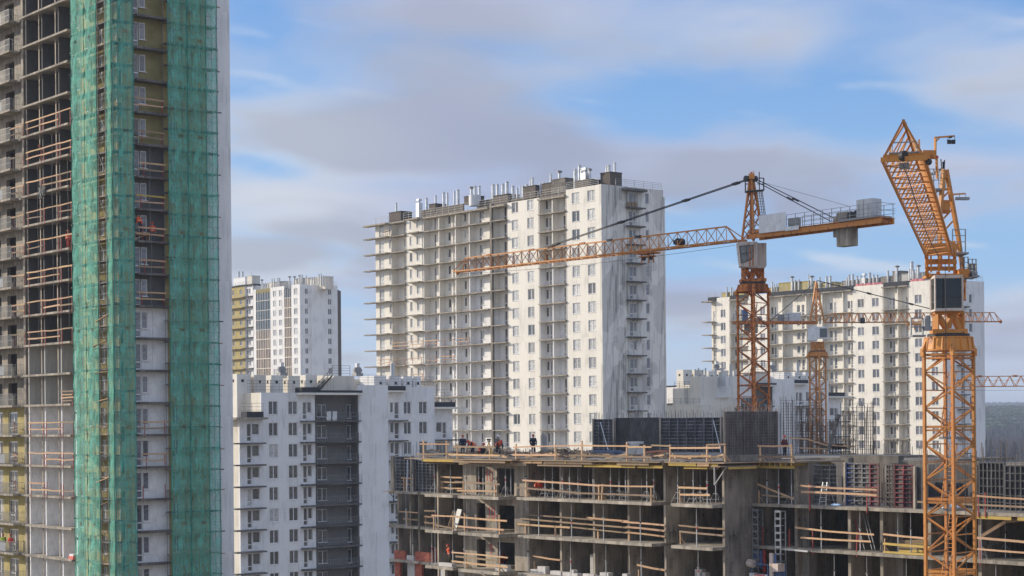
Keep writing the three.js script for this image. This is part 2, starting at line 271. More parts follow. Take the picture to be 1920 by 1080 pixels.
// a window: white frame, mullions and sill, its panes a piece of their own; kinds: pair, door, single
function windowAt(parent, f, a0, a1, y0, y1, glass, kind, b = -0.14, sill = true) {
  const w = Math.round((a1 - a0) * 20) / 20, h = Math.round((y1 - y0) * 20) / 20, v = Math.floor(rnd() * 5), key = [w, h, kind, v, sill].join();
  const c = winCache[key] ??= (() => {
    const fr = new MB(), pn = new MB(), t = 0.07;
    fr.box(-w / 2, w / 2, 0, t, -0.03, 0.04).box(-w / 2, w / 2, h - t, h, -0.03, 0.04).box(-w / 2, -w / 2 + t, t, h - t, -0.03, 0.04).box(w / 2 - t, w / 2, t, h - t, -0.03, 0.04);
    if (kind === 'pair') fr.box(-0.05, 0.05, t, h - t, -0.03, 0.045);
    if (kind === 'door') fr.box(-w / 2 + t, w / 2 - t, 0.62, 0.72, -0.03, 0.045);
    if (sill && kind !== 'door') fr.box(-w / 2 - 0.06, w / 2 + 0.06, -0.05, 0, -0.03, 0.24);
    const ju = rnd() * 7, jv = rnd() * 7, k = pn.u.length; pn.tint([1, 0.82, 1.12, 0.62, 0.95][v]); pn.box(-w / 2 + t, w / 2 - t, t, h - t, -0.02, 0.0);
    for (let q = k; q < pn.u.length; q += 2) { pn.u[q] += ju; pn.u[q + 1] += jv; }
    return { fr: fr.geo(), pn: pn.geo() };
  })();
  const m = put('window', c.fr, m_.window_white, parent), q = fpt(f, (a0 + a1) / 2, y0, b), off = V(0, 0, 0);
  for (let o = parent; o && o !== scene; o = o.parent) off.add(o.position);
  m.position.copy(q.sub(off)); if (f.t === 'B') m.rotation.y = Math.PI / 2;
  const odd = rnd(); put('pane', c.pn, odd < 0.04 ? m_.glass_dark : odd < 0.1 ? m_.glass_film_reflection : odd < 0.13 ? m_.glass_blue : glass, m);
  return m;
}
// a wall with openings: strips between the columns of openings, and pieces above and below them
function wall(parent, f, name, mat, a0, a1, y0, y1, b0, b1, holes = []) {
  const mb = new MB(), cols = [...new Set(holes.map((h) => h[0].toFixed(3)))].map(Number).sort((p, q) => p - q);
  let x = a0;
  for (const c of cols) {
    const hs = holes.filter((h) => Math.abs(h[0] - c) < 0.002).sort((p, q) => p[2] - q[2]), e = Math.min(hs[0][1], a1);
    if (c > x + 0.01) fbox(mb, f, x, c, y0, y1, b0, b1);
    let y = y0; for (const h of hs) { const lo = Math.max(h[2], y0), hi = Math.min(h[3], y1); if (hi <= lo) continue; if (lo > y + 0.01) fbox(mb, f, c, e, y, lo, b0, b1); y = hi; }
    if (y1 > y + 0.01) fbox(mb, f, c, e, y, y1, b0, b1);
    x = e;
  }
  if (a1 > x + 0.01) fbox(mb, f, x, a1, y0, y1, b0, b1);
  return mb.build(name, mat, parent);
}
// one bay of a front over all its storeys. o: {mat, y0, y1, ys, wins:[[pxL,pxR,lo,hi,kind,glass]], b, over, sl, sr, depth, pl, pr, slab}
function bay(parent, f, p0, p1, o) {
  const flush = !o.depth, b = o.b ?? 0, back = flush ? b : b - o.depth, a0 = o.a0 ?? fa(f, p0, b), a1 = o.a1 ?? fa(f, p1, b), th = 0.35, ys = o.ys;
  const mid = fpt(f, (a0 + a1) / 2, 0, back);
  const holes = [];
  for (const [l, r, lo, hi, kind = 'pair', glass] of o.wins ?? []) {
    const wa = fa(f, l, back), wb = fa(f, r, back);
    for (const y of ys) { if (o.skip && o.skip(y, l)) continue; holes.push([wa, wb, y + lo, y + hi]); windowAt(parent, f, wa, wb, y + lo, y + hi, glass ?? o.glass, kind, back - (kind === 'door' || flush ? 0.16 : 0.1), kind !== 'door'); }
  }
  const segs = o.matAt ? ys.map((y, k) => [k === ys.length - 1 ? o.y0 : y - 0.2, k === 0 ? o.y1 : ys[k - 1] - 0.2, o.matAt(y)]) : [[o.y0, o.y1, o.mat]];
  for (const [lo, hi, mat] of segs) {
    const hs = holes.filter((h) => h[2] >= lo - 0.01 && h[3] <= hi + 0.3);
    wall(parent, f, 'wall', mat, a0, a1, lo, hi, back - th, back, hs);
    if (!flush) for (const [on, a] of [[o.pl ?? true, a0], [o.pr ?? false, a1]]) if (on) part(parent, f, 'partition_wall', o.pmat ?? mat, a - 0.1, a + 0.1, lo, hi, back, b + (o.pout ?? 0));
  }
  if (o.over !== undefined) for (const y of ys) part(parent, f, 'balcony_slab', o.slab ?? m_.slab_concrete, a0 - (o.sl ?? 0), a1 + (o.sr ?? 0), y - 0.2, y, flush ? b + 0.003 : back + 0.003, b + o.over, rr(0.9, 1.08));
  if (o.roofSlab) part(parent, f, 'roof_slab', o.slab ?? m_.slab_concrete, a0 - (o.sl ?? 0), a1 + (o.sr ?? 0), o.y1 - 0.02, o.y1 + 0.25, flush ? b + 0.003 : back + 0.003, b + Math.max(o.over ?? 0.2, 0.2) + 0.1);
  return mid;
}
// a sheet metal vent on a roof: pipe with its cap
function vent(parent, px, pyTop, pyBot, wpx, z, kind = 'pipe') {
  const x = gx(px, z, pyBot), D = depthOf(x, z), y0 = gy(px, pyBot, x, z) - 0.3, yb = y0 - 1.6, y1 = gy(px, pyTop, x, z), r = wpx / 2 * D / F, h = y1 - y0;
  const mb = new MB(), cap = new MB();
  if (kind === 'unit') { mb.box(x - r, x + r, yb, y0 + h * 0.55, z - r, z + r); cap.tube(V(x, y0 + h * 0.55, z), V(x, y0 + h * 0.8, z), r * 0.55, 10).box(x - r * 0.8, x + r * 0.8, y0 + h * 0.8, y1, z - r * 0.8, z + r * 0.8); }
  else if (kind === 'mushroom') { mb.tube(V(x, yb, z), V(x, y1 - 0.3, z), r * 0.55, 12); cap.tube(V(x, y1 - 0.42, z), V(x, y1 - 0.2, z), r * 0.6, 12, r * 1.3).tube(V(x, y1 - 0.2, z), V(x, y1, z), r * 1.3, 12, r * 0.7); }
  else { mb.tube(V(x, yb, z), V(x, y1 - 0.4, z), r * 0.85, 12).tube(V(x, y0 + h * 0.5, z), V(x, y0 + h * 0.5 + 0.07, z), r * 0.95, 12); cap.tube(V(x, y1 - 0.4, z), V(x, y1 - 0.16, z), r * 0.7, 12).tube(V(x, y1 - 0.2, z), V(x, y1, z), r * 1.1, 12, r * 0.5); }
  const m = mb.build('vent_pipe', m_.zinc, parent); cap.build('vent_cap', kind === 'mushroom' ? m_.steel_grey : m_.zinc, m);
}
function shaft(parent, p0, p1, pyTop, pyBot, z, deep, mat) {
  const x0 = gx(p0, z), x1 = gx(p1, z), y1 = gy((p0 + p1) / 2, pyTop, (x0 + x1) / 2, z), y0 = gy((p0 + p1) / 2, pyBot, (x0 + x1) / 2, z) - 0.8;
  const m = new MB().tint(rr(0.9, 1.1)).box(x0, x1, y0, y1 - 0.12, z - deep, z).build('ventilation_shaft', mat, parent);
  new MB().tint(0.8).box(x0 - 0.08, x1 + 0.08, y1 - 0.12, y1, z - deep - 0.08, z + 0.08).build('shaft_cover', mat, m);
}
// pipe railing between two points
function railing(parent, p, q, h, rows = 4, step = 1.6, mat = m_.steel_grey, name = 'railing', r = 0.025, drop = 0) {
  const mb = new MB(), n = Math.max(1, Math.round(p.distanceTo(q) / step));
  for (let k = 0; k <= n; k++) { const c = p.clone().lerp(q, k / n); mb.beam(c.clone().add(V(0, -drop, 0)), c.clone().add(V(0, h, 0)), r * 2); }
  for (let k = 1; k <= rows; k++) { const y = V(0, h * k / rows, 0); mb.beam(p.clone().add(y), q.clone().add(y), r * 1.7); }
  return mb.build(name, mat, parent);
}
const floorsFrom = (y, n, H = 3) => Array.from({ length: n }, (_, k) => y - H * k);

// ---------------------------------------------------------------- the tall cream block in the middle
{
  const c = at(1128, 345, 291), f = FA(c.z), g = FB(c.x), T = V(c.x, 0, c.z);
  const B = thing('apartment_building', T, 'tall cream concrete apartment block with loggias and silver roof vents, behind the unfinished floors', 'building');
  const roof = c.y, y0 = 0, fl = fy(f, 1105, 376.7) - 0.95, ys = floorsFrom(fl, 15), aL = fa(f, 707), zb = c.z - 14.3;
  const base = { mat: m_.cream_plaster, y0, y1: roof - 0.6, ys, glass: m_.glass_film_reflection }, lo = { ...base, y1: roof - 1.1 };
  const D = (l, r, g) => [l, r, 0.1, 2.45, 'door', g], S = (l, r, g) => [l, r, 0.85, 2.45, 'single', g], P = (l, r, g) => [l, r, 0.9, 2.65, 'pair', g];
  const white = (y) => (y < roof - 20 ? m_.white_plaster : m_.cream_plaster);
  bay(B, f, 707, 737, { ...lo, wins: [D(714, 723), S(732.5, 736)], over: 1.25, sl: 2.3, roofSlab: 1 });
  bay(B, f, 737, 765, { ...lo, depth: 1.3, wins: [D(760, 765)], over: 0.5, roofSlab: 1, pr: true });
  bay(B, f, 765, 778, { ...base, wins: [S(771, 776)] });
  bay(B, f, 778, 797, { ...lo, wins: [S(784, 790), D(794, 797)], over: 1.25, sl: 0.6, roofSlab: 1 });
  bay(B, f, 797, 826, { ...lo, depth: 1.2, wins: [D(817, 821, m_.glass_mid)], over: 0.3, roofSlab: 1, matAt: white });
  bay(B, f, 826, 857, { ...lo, depth: 1.2, wins: [S(843, 848, m_.glass_dark), D(852, 856)], over: 0.3, roofSlab: 1, matAt: white });
  bay(B, f, 857, 883, { ...lo, depth: 1.2, wins: [S(873, 877.5, m_.glass_dark), D(879, 882.5)], over: 0.3, roofSlab: 1, matAt: white });
  bay(B, f, 883, 921, { ...lo, depth: 1.2, wins: [D(902, 906, m_.glass_mid), S(906.5, 911)], over: 0.4, roofSlab: 1, matAt: (y) => (y < roof - 12 ? m_.white_plaster : m_.cream_plaster) });
  part(B, f, 'rain_pipe_casing', m_.dark_concrete, fa(f, 921.5, 0.4), fa(f, 925, 0.4), y0, roof - 0.3, -0.2, 0.4); part(B, f, 'partition_wall', m_.white_plaster, fa(f, 921.5, 0.4) + 0.1, fa(f, 925, 0.4), y0, roof - 1.1, -1.2, -0.21);
  bay(B, f, 928, 955, { ...lo, depth: 1.2, wins: [D(948, 953, m_.glass_dark)], over: 0.7, roofSlab: 1, matAt: white });
  bay(B, f, 955, 1014, { ...base, wins: [P(963, 975), P(992, 1004)] });
  bay(B, f, 1014, 1039, { ...lo, depth: 1.3, wins: [S(1026, 1031, m_.glass_dark), D(1032, 1037)], over: 0.3, roofSlab: 1, matAt: (y) => (y < roof - 13 ? m_.white_plaster : m_.cream_plaster) });
  bay(B, f, 1039, 1065, { ...lo, depth: 1.3, wins: [D(1059, 1064)], over: 0.3, roofSlab: 1, pr: true, matAt: (y) => (y < roof - 13 ? m_.white_plaster : m_.cream_plaster) });
  bay(B, f, 1065, 1128, { ...base, y1: roof, wins: [P(1076, 1090), P(1105, 1119)] });
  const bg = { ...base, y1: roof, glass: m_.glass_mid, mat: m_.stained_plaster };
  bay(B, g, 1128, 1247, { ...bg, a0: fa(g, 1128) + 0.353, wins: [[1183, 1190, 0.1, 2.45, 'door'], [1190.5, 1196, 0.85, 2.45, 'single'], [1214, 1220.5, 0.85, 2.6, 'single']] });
  for (const y of ys) part(B, g, 'balcony_slab', m_.edge_dark, fa(g, 1176), fa(g, 1206), y - 0.2, y, 0.003, 1.15, rr(0.8, 1.1));
  // north and far sides, roof
  new MB().box(aL - 0.35, aL, y0, roof - 1.1, zb, c.z - 0.353).build('wall', m_.cream_plaster, B);
  new MB().box(aL, c.x - 0.353, y0, roof - 1.1, zb, zb + 0.35).build('wall', m_.cream_plaster, B);
  new MB().box(aL, c.x - 0.4, roof - 1.4, roof - 1.05, zb + 0.36, c.z - 1.6).build('roof', m_.roof_felt, B);
  new MB().box(aL + 0.2, fa(f, 1060), roof - 1.04, roof - 0.65, c.z - 1.35, c.z - 1.05).build('parapet', m_.brown_brick, B);
  for (const [p, q, h] of [[793, 872, 0.95], [898, 956, 0.95], [962, 1012, 0.35], [1016, 1064, 0.4]]) new MB().box(fa(f, p, -2.2), fa(f, q, -2.2), roof - 1.04, roof + h, c.z - 2.5, c.z - 2.2).build('screen_wall', m_.brown_brick, B);
  const z = c.z - 3;
  for (const v of [[743, 380, 396, 5], [786, 373, 388, 9, 'unit'], [800, 371, 388, 6], [817, 366, 381, 5], [832, 360, 378, 6], [839, 361, 378, 5], [852, 358, 374, 4.5], [859, 355, 372, 7], [884, 350, 365, 9, 'mushroom'], [891, 348, 366, 6.5], [899, 348, 365, 6], [925, 345, 362, 7.5], [933, 345, 361, 7], [943, 344, 360, 6.5], [951, 340, 358, 8], [962, 348, 361, 7], [970, 352, 363, 5], [976, 347, 365, 2.5], [981, 348, 362, 6], [988, 345, 358, 6], [995, 335, 350, 4], [999, 332, 348, 5.5], [1013, 344, 356, 5], [1020, 342, 355, 6], [1033, 326, 343, 5], [1049, 320, 333, 10, 'mushroom'], [1079, 317, 336, 8.5], [1087, 309, 332, 8], [1091, 315, 333, 7], [1098, 315, 333, 13, 'unit'], [1106, 316, 333, 8, 'mushroom'], [1138, 311, 325, 6], [1142, 309, 325, 7], [1153, 304, 323, 5.5]]) vent(B, v[0], v[1], v[2], v[3], v[0] > 1130 ? z - 2.5 : z, v[4]);
  for (const [a, b, t, u, mat = m_.brown_brick, zz = z + 0.9] of [[733, 755, 397, 410], [808, 820, 382, 390], [874, 890, 367, 374], [930, 956, 365, 374], [985, 1008, 348.5, 363], [1020, 1038, 343, 356], [1038, 1064, 335, 352, m_.dark_concrete], [1082, 1108, 337, 348], [1130, 1148, 323, 349, m_.brown_brick, z - 1]]) shaft(B, a, b, t, u, zz, 2.6, mat);
  const tank = new MB(), tx = gx(895, z + 1.4), ty = fy(f, 895, 376); tank.tube(V(tx, ty - 0.6, z + 1.6), V(tx, ty + 1.3, z + 1.6), 1.0, 16); tank.build('plastic_wrapped_tank', m_.sheet_white, B);
  const yr = roof - 0.86;
  for (const [a, b] of [[708, 731], [760, 800], [800, 880], [900, 955], [958, 1012], [1014, 1064]]) railing(B, V(fa(f, a, -0.9), yr, c.z - 0.9), V(fa(f, b, -0.9), yr, c.z - 0.9), 1.6, 4, 1.9);
  railing(B, V(fa(f, 1066, -0.2), roof, c.z - 0.2), V(fa(f, 1126, -0.2), roof, c.z - 0.2), 1.15, 4, 1.9);
  railing(B, V(c.x - 0.2, roof, -fa(g, 1160)), V(c.x - 0.2, roof, -fa(g, 1246)), 1.15, 4, 1.9);
  part(B, g, 'roof_canopy', m_.edge_dark, fa(g, 1169), fa(g, 1208), roof - 0.75, roof - 0.4, 0.003, 1.3);
  // a bench and crates left on two balconies
  { const y = ys[0] + 0.003, b = 1.0, a = fa(f, 727, b), W = thing('work_bench', fpt(f, a, y, b), 'small brown work bench on the top left corner balcony of the cream block', 'bench'); new MB().beam(fpt(f, a - 1.1, y + 0.85, b - 0.1), fpt(f, a + 1.1, y + 0.95, b - 0.1), 0.5, 0.07).build('bench_top', m_.old_wood, W); for (const d of [-1, -0.3, 0.35, 1]) new MB().beam(fpt(f, a + d, y, b), fpt(f, a + d, y + 0.86, b), 0.09).build('leg', m_.old_wood, W); }
  { const y = ys[0] + 0.003, W = thing('crate_row', fpt(g, fa(g, 1187, 0.8), y, 0.8), 'row of brown crates on the highest balcony of the cream block end wall', 'crates'); for (let k = 0; k < 3; k++) { const a = fa(g, 1181 + k * 6.2, 0.8), mb = new MB().tint(rr(0.7, 1.1)); fbox(mb, g, a, a + 0.55, y, y + rr(0.7, 0.95), 0.5, 1.0); mb.build('crate', m_.old_wood, W); } }
  // plank guards left on the edges of two storeys, and red posts
  const left = ys[7], low = ys[8];
  const bal = tag(new THREE.Group(), '', '');
  globalThis.mainBlock = { f, g, ys, c, roof };
}
// red-posted plank guard: posts at the given places along a front, planks between them
let railNo = 0;
function guard(f, b, y, posts, planks, label, group, o = {}) {
  const aMid = (posts[0] + posts[posts.length - 1]) / 2, T = thing('plank_guard', fpt(f, aMid, y, b), label, 'guard rail', group), h = o.h ?? 1.25, drop = o.drop ?? 0.3;
  for (const a of posts) { const mb = new MB().tint(rr(0.8, 1.2)), lean = rr(-0.03, 0.03) * (o.lean ?? 1), w = o.w ?? 0.06; mb.beam(fpt(f, a, y - drop, b), fpt(f, a + lean, y + h + rr(-0.05, 0.1), b), w, w); if (o.foot) mb.beam(fpt(f, a, y + 0.5, b), fpt(f, a + 0.05, y, b - 0.45), w * 0.9, w * 0.6); else mb.beam(fpt(f, a, y - 0.15, b), fpt(f, a, y - 0.15, b - 0.3), w * 0.8); mb.build('post', o.post ?? m_.red_paint, T); }
  for (const [a0, a1, y0, y1 = y0, mat] of planks) { const tv = rr(0.78, 1.1), mb = new MB().tint(tv, tv * rr(0.95, 1.02), tv * rr(0.9, 1.05)), e = o.out ?? 0.06; const ph = (o.ph ?? 0.135) * rr(0.8, 1.15), mm = rr(0.35, 0.65), sagY = rr(-0.045, 0.03), c1 = fpt(f, mix(a0, a1, mm), y + mix(y0, y1, mm) + sagY, b + e + rr(-0.02, 0.04)); mb.beam(fpt(f, a0, y + y0 + rr(-0.03, 0.03), b + e), c1, 0.045, ph).beam(c1, fpt(f, a1, y + y1 + rr(-0.03, 0.03), b + e), 0.044, ph); mb.build('plank', mat ?? (rnd() < 0.22 ? m_.old_wood : m_.plank_wood), T); }
  return T;
}
{
  const { f, ys } = globalThis.mainBlock;
  const spots = [[0, 737, 765, 7], [0, 768, 797, 7], [0, 799, 824, 7], [0, 829, 855, 7], [0, 860, 882, 7], [0, 708, 735, 8], [0, 739, 764, 8], [0, 768, 796, 8], [0, 800, 824, 8], [0, 829, 855, 8], [0, 770, 797, 9]];
  const where = ['corner bay', 'second bay', 'third bay', 'fourth bay', 'fifth bay'];
  spots.forEach(([, a, b, k], i) => {
    const out = a < 738 && k === 8 || a === 768 || a === 770 ? 1.1 : 0.2, p = fa(f, a, out), q = fa(f, b, out), L = q - p;
    guard(f, out, ys[k], [p + L * 0.25, q - L * 0.15], i % 4 === 3 ? [[p, q - 0.2, 1.1]] : [[p, q - 0.1, 1.15], [p + 0.2, q, 0.55]], `red-posted plank guard on the cream block, ${k === 7 ? 'upper' : k === 8 ? 'middle' : 'lowest'} guarded storey, ${ORD[[708, 739, 768, 800, 829, 860].findIndex((q) => Math.abs(q - a) < 5)]} bay from its left corner`, 'plank guards on the cream block');
  });
}
// ---------------------------------------------------------------- the block at the right, behind the cranes
{
  const c = at(1771, 523, 368), f = FA(c.z), g = FB(c.x);
  const B = thing('apartment_building', V(c.x, 0, c.z), 'cream apartment block with yellow insulated roof shafts, behind the orange cranes', 'building');
  const roof = c.y, y0 = 0, fl = fy(f, 1724, 568) - 0.9, ys = floorsFrom(fl, 13), aL = fa(f, 1329), zb = c.z - 13.5;
  const base = { mat: m_.cream_plaster, y0, y1: roof, ys, glass: m_.glass_mid }, lo = { ...base, y1: roof - 0.9 };
  const D = (l, r, q) => [l, r, 0.1, 2.45, 'door', q], S = (l, r, q) => [l, r, 0.85, 2.45, 'single', q], P = (l, r, q) => [l, r, 0.85, 2.6, 'pair', q], dk = m_.glass_dark;
  bay(B, f, 1329, 1344, { ...lo, depth: 1.2, wins: [D(1339, 1343.5)], over: 1.2, sl: 0.9, roofSlab: 1, pr: true, pl: false });
  bay(B, f, 1344, 1370, { ...base, wins: [P(1353, 1362)] });
  bay(B, f, 1370, 1404, { ...lo, depth: 1.2, wins: [S(1379, 1383, dk), D(1390, 1394)], over: 0.2, roofSlab: 1 });
  bay(B, f, 1404, 1441, { ...base, wins: [P(1412, 1421), P(1427, 1436)] });
  bay(B, f, 1441, 1468, { ...lo, depth: 1.2, wins: [S(1447, 1452, dk), D(1453.5, 1457)], over: 0.2, roofSlab: 1 });
  bay(B, f, 1468, 1513, { ...lo, depth: 1.2, wins: [S(1496, 1502, dk), D(1505, 1510)], over: 0.5, roofSlab: 1 });
  bay(B, f, 1513, 1543, { ...lo, depth: 1.2, wins: [S(1537, 1542, dk)], over: 0.2, roofSlab: 1 });
  bay(B, f, 1543, 1582, { ...lo, depth: 1.2, wins: [S(1557, 1563, dk), D(1566, 1571)], over: 0.3, roofSlab: 1, slab: m_.slab_concrete });
  bay(B, f, 1582, 1601, { ...lo, depth: 0.5, wins: [S(1591, 1596, dk), D(1597, 1600.5)], over: 0.5, roofSlab: 1 });
  bay(B, f, 1601, 1658, { ...base, wins: [P(1610, 1621.5), P(1637, 1649.5)] });
  bay(B, f, 1658, 1685, { ...lo, depth: 1.2, wins: [S(1669, 1674, dk), D(1675, 1680)], over: 0.5, roofSlab: 1 });
  bay(B, f, 1685, 1705, { ...lo, depth: 1.2, wins: [D(1700, 1704.5)], over: 0.3, roofSlab: 1, pr: true });
  bay(B, f, 1705, 1771, { ...base, wins: [P(1717, 1730), P(1748, 1760)] });
  bay(B, g, 1771, 1847.5, { ...base, mat: m_.white_plaster, a0: fa(g, 1771) + 0.353, wins: [[1803, 1808, 0.1, 2.45, 'door', dk], [1819, 1825, 0.85, 2.6, 'single', dk]] });
  for (const y of ys) part(B, g, 'balcony_slab', m_.edge_dark, fa(g, 1795), fa(g, 1813), y - 0.2, y, 0.003, 1.1);
  new MB().box(aL - 0.35, aL, y0, roof - 0.9, zb, c.z - 1.56).build('wall', m_.cream_plaster, B);
  new MB().box(aL, c.x - 0.353, y0, roof - 0.9, zb, zb + 0.35).build('wall', m_.cream_plaster, B);
  new MB().box(aL, c.x - 0.4, roof - 1.3, roof - 0.85, zb + 0.36, c.z - 1.6).build('roof', m_.roof_felt, B);
  for (const [a, b] of [[1329, 1344], [1370, 1404], [1441, 1601], [1658, 1705]]) part(B, f, 'roof_edge', m_.roof_felt, fa(f, a, 0.2), fa(f, b, 0.2), roof - 0.64, roof + 0.25, -1.2, 0.15);
  const z = c.z - 3.5, wl = m_.wool, gc = m_.grout_grey, dc = m_.dark_concrete;
  for (const [a, b, t, u, mat] of [[1355, 1376, 548, 562, wl], [1378, 1398, 549, 562, wl], [1441, 1460, 539, 556, wl], [1462, 1500, 529, 552, wl], [1503, 1520, 527, 549, wl], [1522, 1567, 530, 548, wl], [1578, 1582, 532, 543, wl], [1582, 1610, 526, 541, dc], [1613, 1645, 522, 537, dc], [1653, 1674, 518, 534, dc], [1676, 1692, 508, 530, dc], [1693, 1733, 512, 530, gc]]) shaft(B, a, b, t, u, z, 2.4, mat);
  for (const v of [[1363, 538, 552, 4], [1371, 538, 552, 4], [1374, 540, 552, 3], [1448, 528, 542, 4], [1452, 532, 542, 3], [1456, 532, 542, 3], [1485, 518, 532, 8, 'mushroom'], [1486, 526, 536, 5], [1491, 525, 536, 5], [1498, 524, 535, 5], [1516, 513, 528, 2.5], [1522, 517, 529, 9, 'mushroom'], [1537, 520, 531, 5], [1550, 518, 531, 5.5], [1557, 517, 531, 5.5], [1588, 520, 528, 4], [1592, 515, 527, 5], [1599, 514, 528, 5.5], [1607, 517, 528, 5], [1614, 517, 524, 5], [1621, 513, 528, 8, 'unit'], [1631, 511, 524, 6], [1638, 515, 524, 5], [1645, 515, 526, 5.5], [1665, 507, 522, 5], [1682, 498, 512, 9, 'mushroom'], [1679, 507, 530, 3], [1706, 504, 516, 6], [1710, 490, 506, 7.5], [1713, 505, 516, 6], [1719, 505, 516, 5], [1722, 497, 513, 9, 'mushroom']]) vent(B, v[0], v[1], v[2], v[3], z + 0.2, v[4]);
  for (const [a, b] of [[1330, 1356], [1460, 1480], [1500, 1582], [1582, 1656], [1660, 1704], [1708, 1765]]) railing(B, V(fa(f, a, -0.8), roof + 0.1, c.z - 0.8), V(fa(f, b, -0.8), roof + 0.1, c.z - 0.8), 1.4, 4, 2);
  railing(B, V(c.x - 0.2, roof, -fa(g, 1790)), V(c.x - 0.2, roof, -fa(g, 1846)), 1.15, 4, 1.9);
  { const y = ys[6] + 0.003, W = thing('rubble_pile', fpt(f, fa(f, 1672, 0.3), y, 0.3), 'white boards and rubble on a balcony of the right cream block, beside its window pairs', 'rubble'); new MB().beam(fpt(f, fa(f, 1673, 0.3), y, 0.2), fpt(f, fa(f, 1683, 0.2), y + 1.9, -0.3), 0.35, 0.05).build('board', m_.sheet_white, W); for (let k = 0; k < 6; k++) { const a = fa(f, 1666 + k * 2, 0.3), mb = new MB().tint(rr(0.4, 1)); fbox(mb, f, a, a + rr(0.2, 0.5), y, y + rr(0.15, 0.5), 0.05, 0.4); mb.build('piece', m_.block_grey, W); } }
  // red plastic sheeting on the roof edge
  const rs = new MB().tint(0.5, 0.16, 0.17); for (let k = 0; k < 26; k++) { const px = k < 16 ? 1610 + k * 3 : 1711 + (k - 16) * 2.6, x = gx(px, c.z - 0.5); rs.add(new THREE.IcosahedronGeometry(rr(0.22, 0.5), 0), new THREE.Matrix4().makeScale(1.5, rr(0.6, 1.4), 0.8).setPosition(x, roof + 0.2, c.z - 0.5)); }
  rs.build('red_roof_sheeting', m_.plastic, B);
}
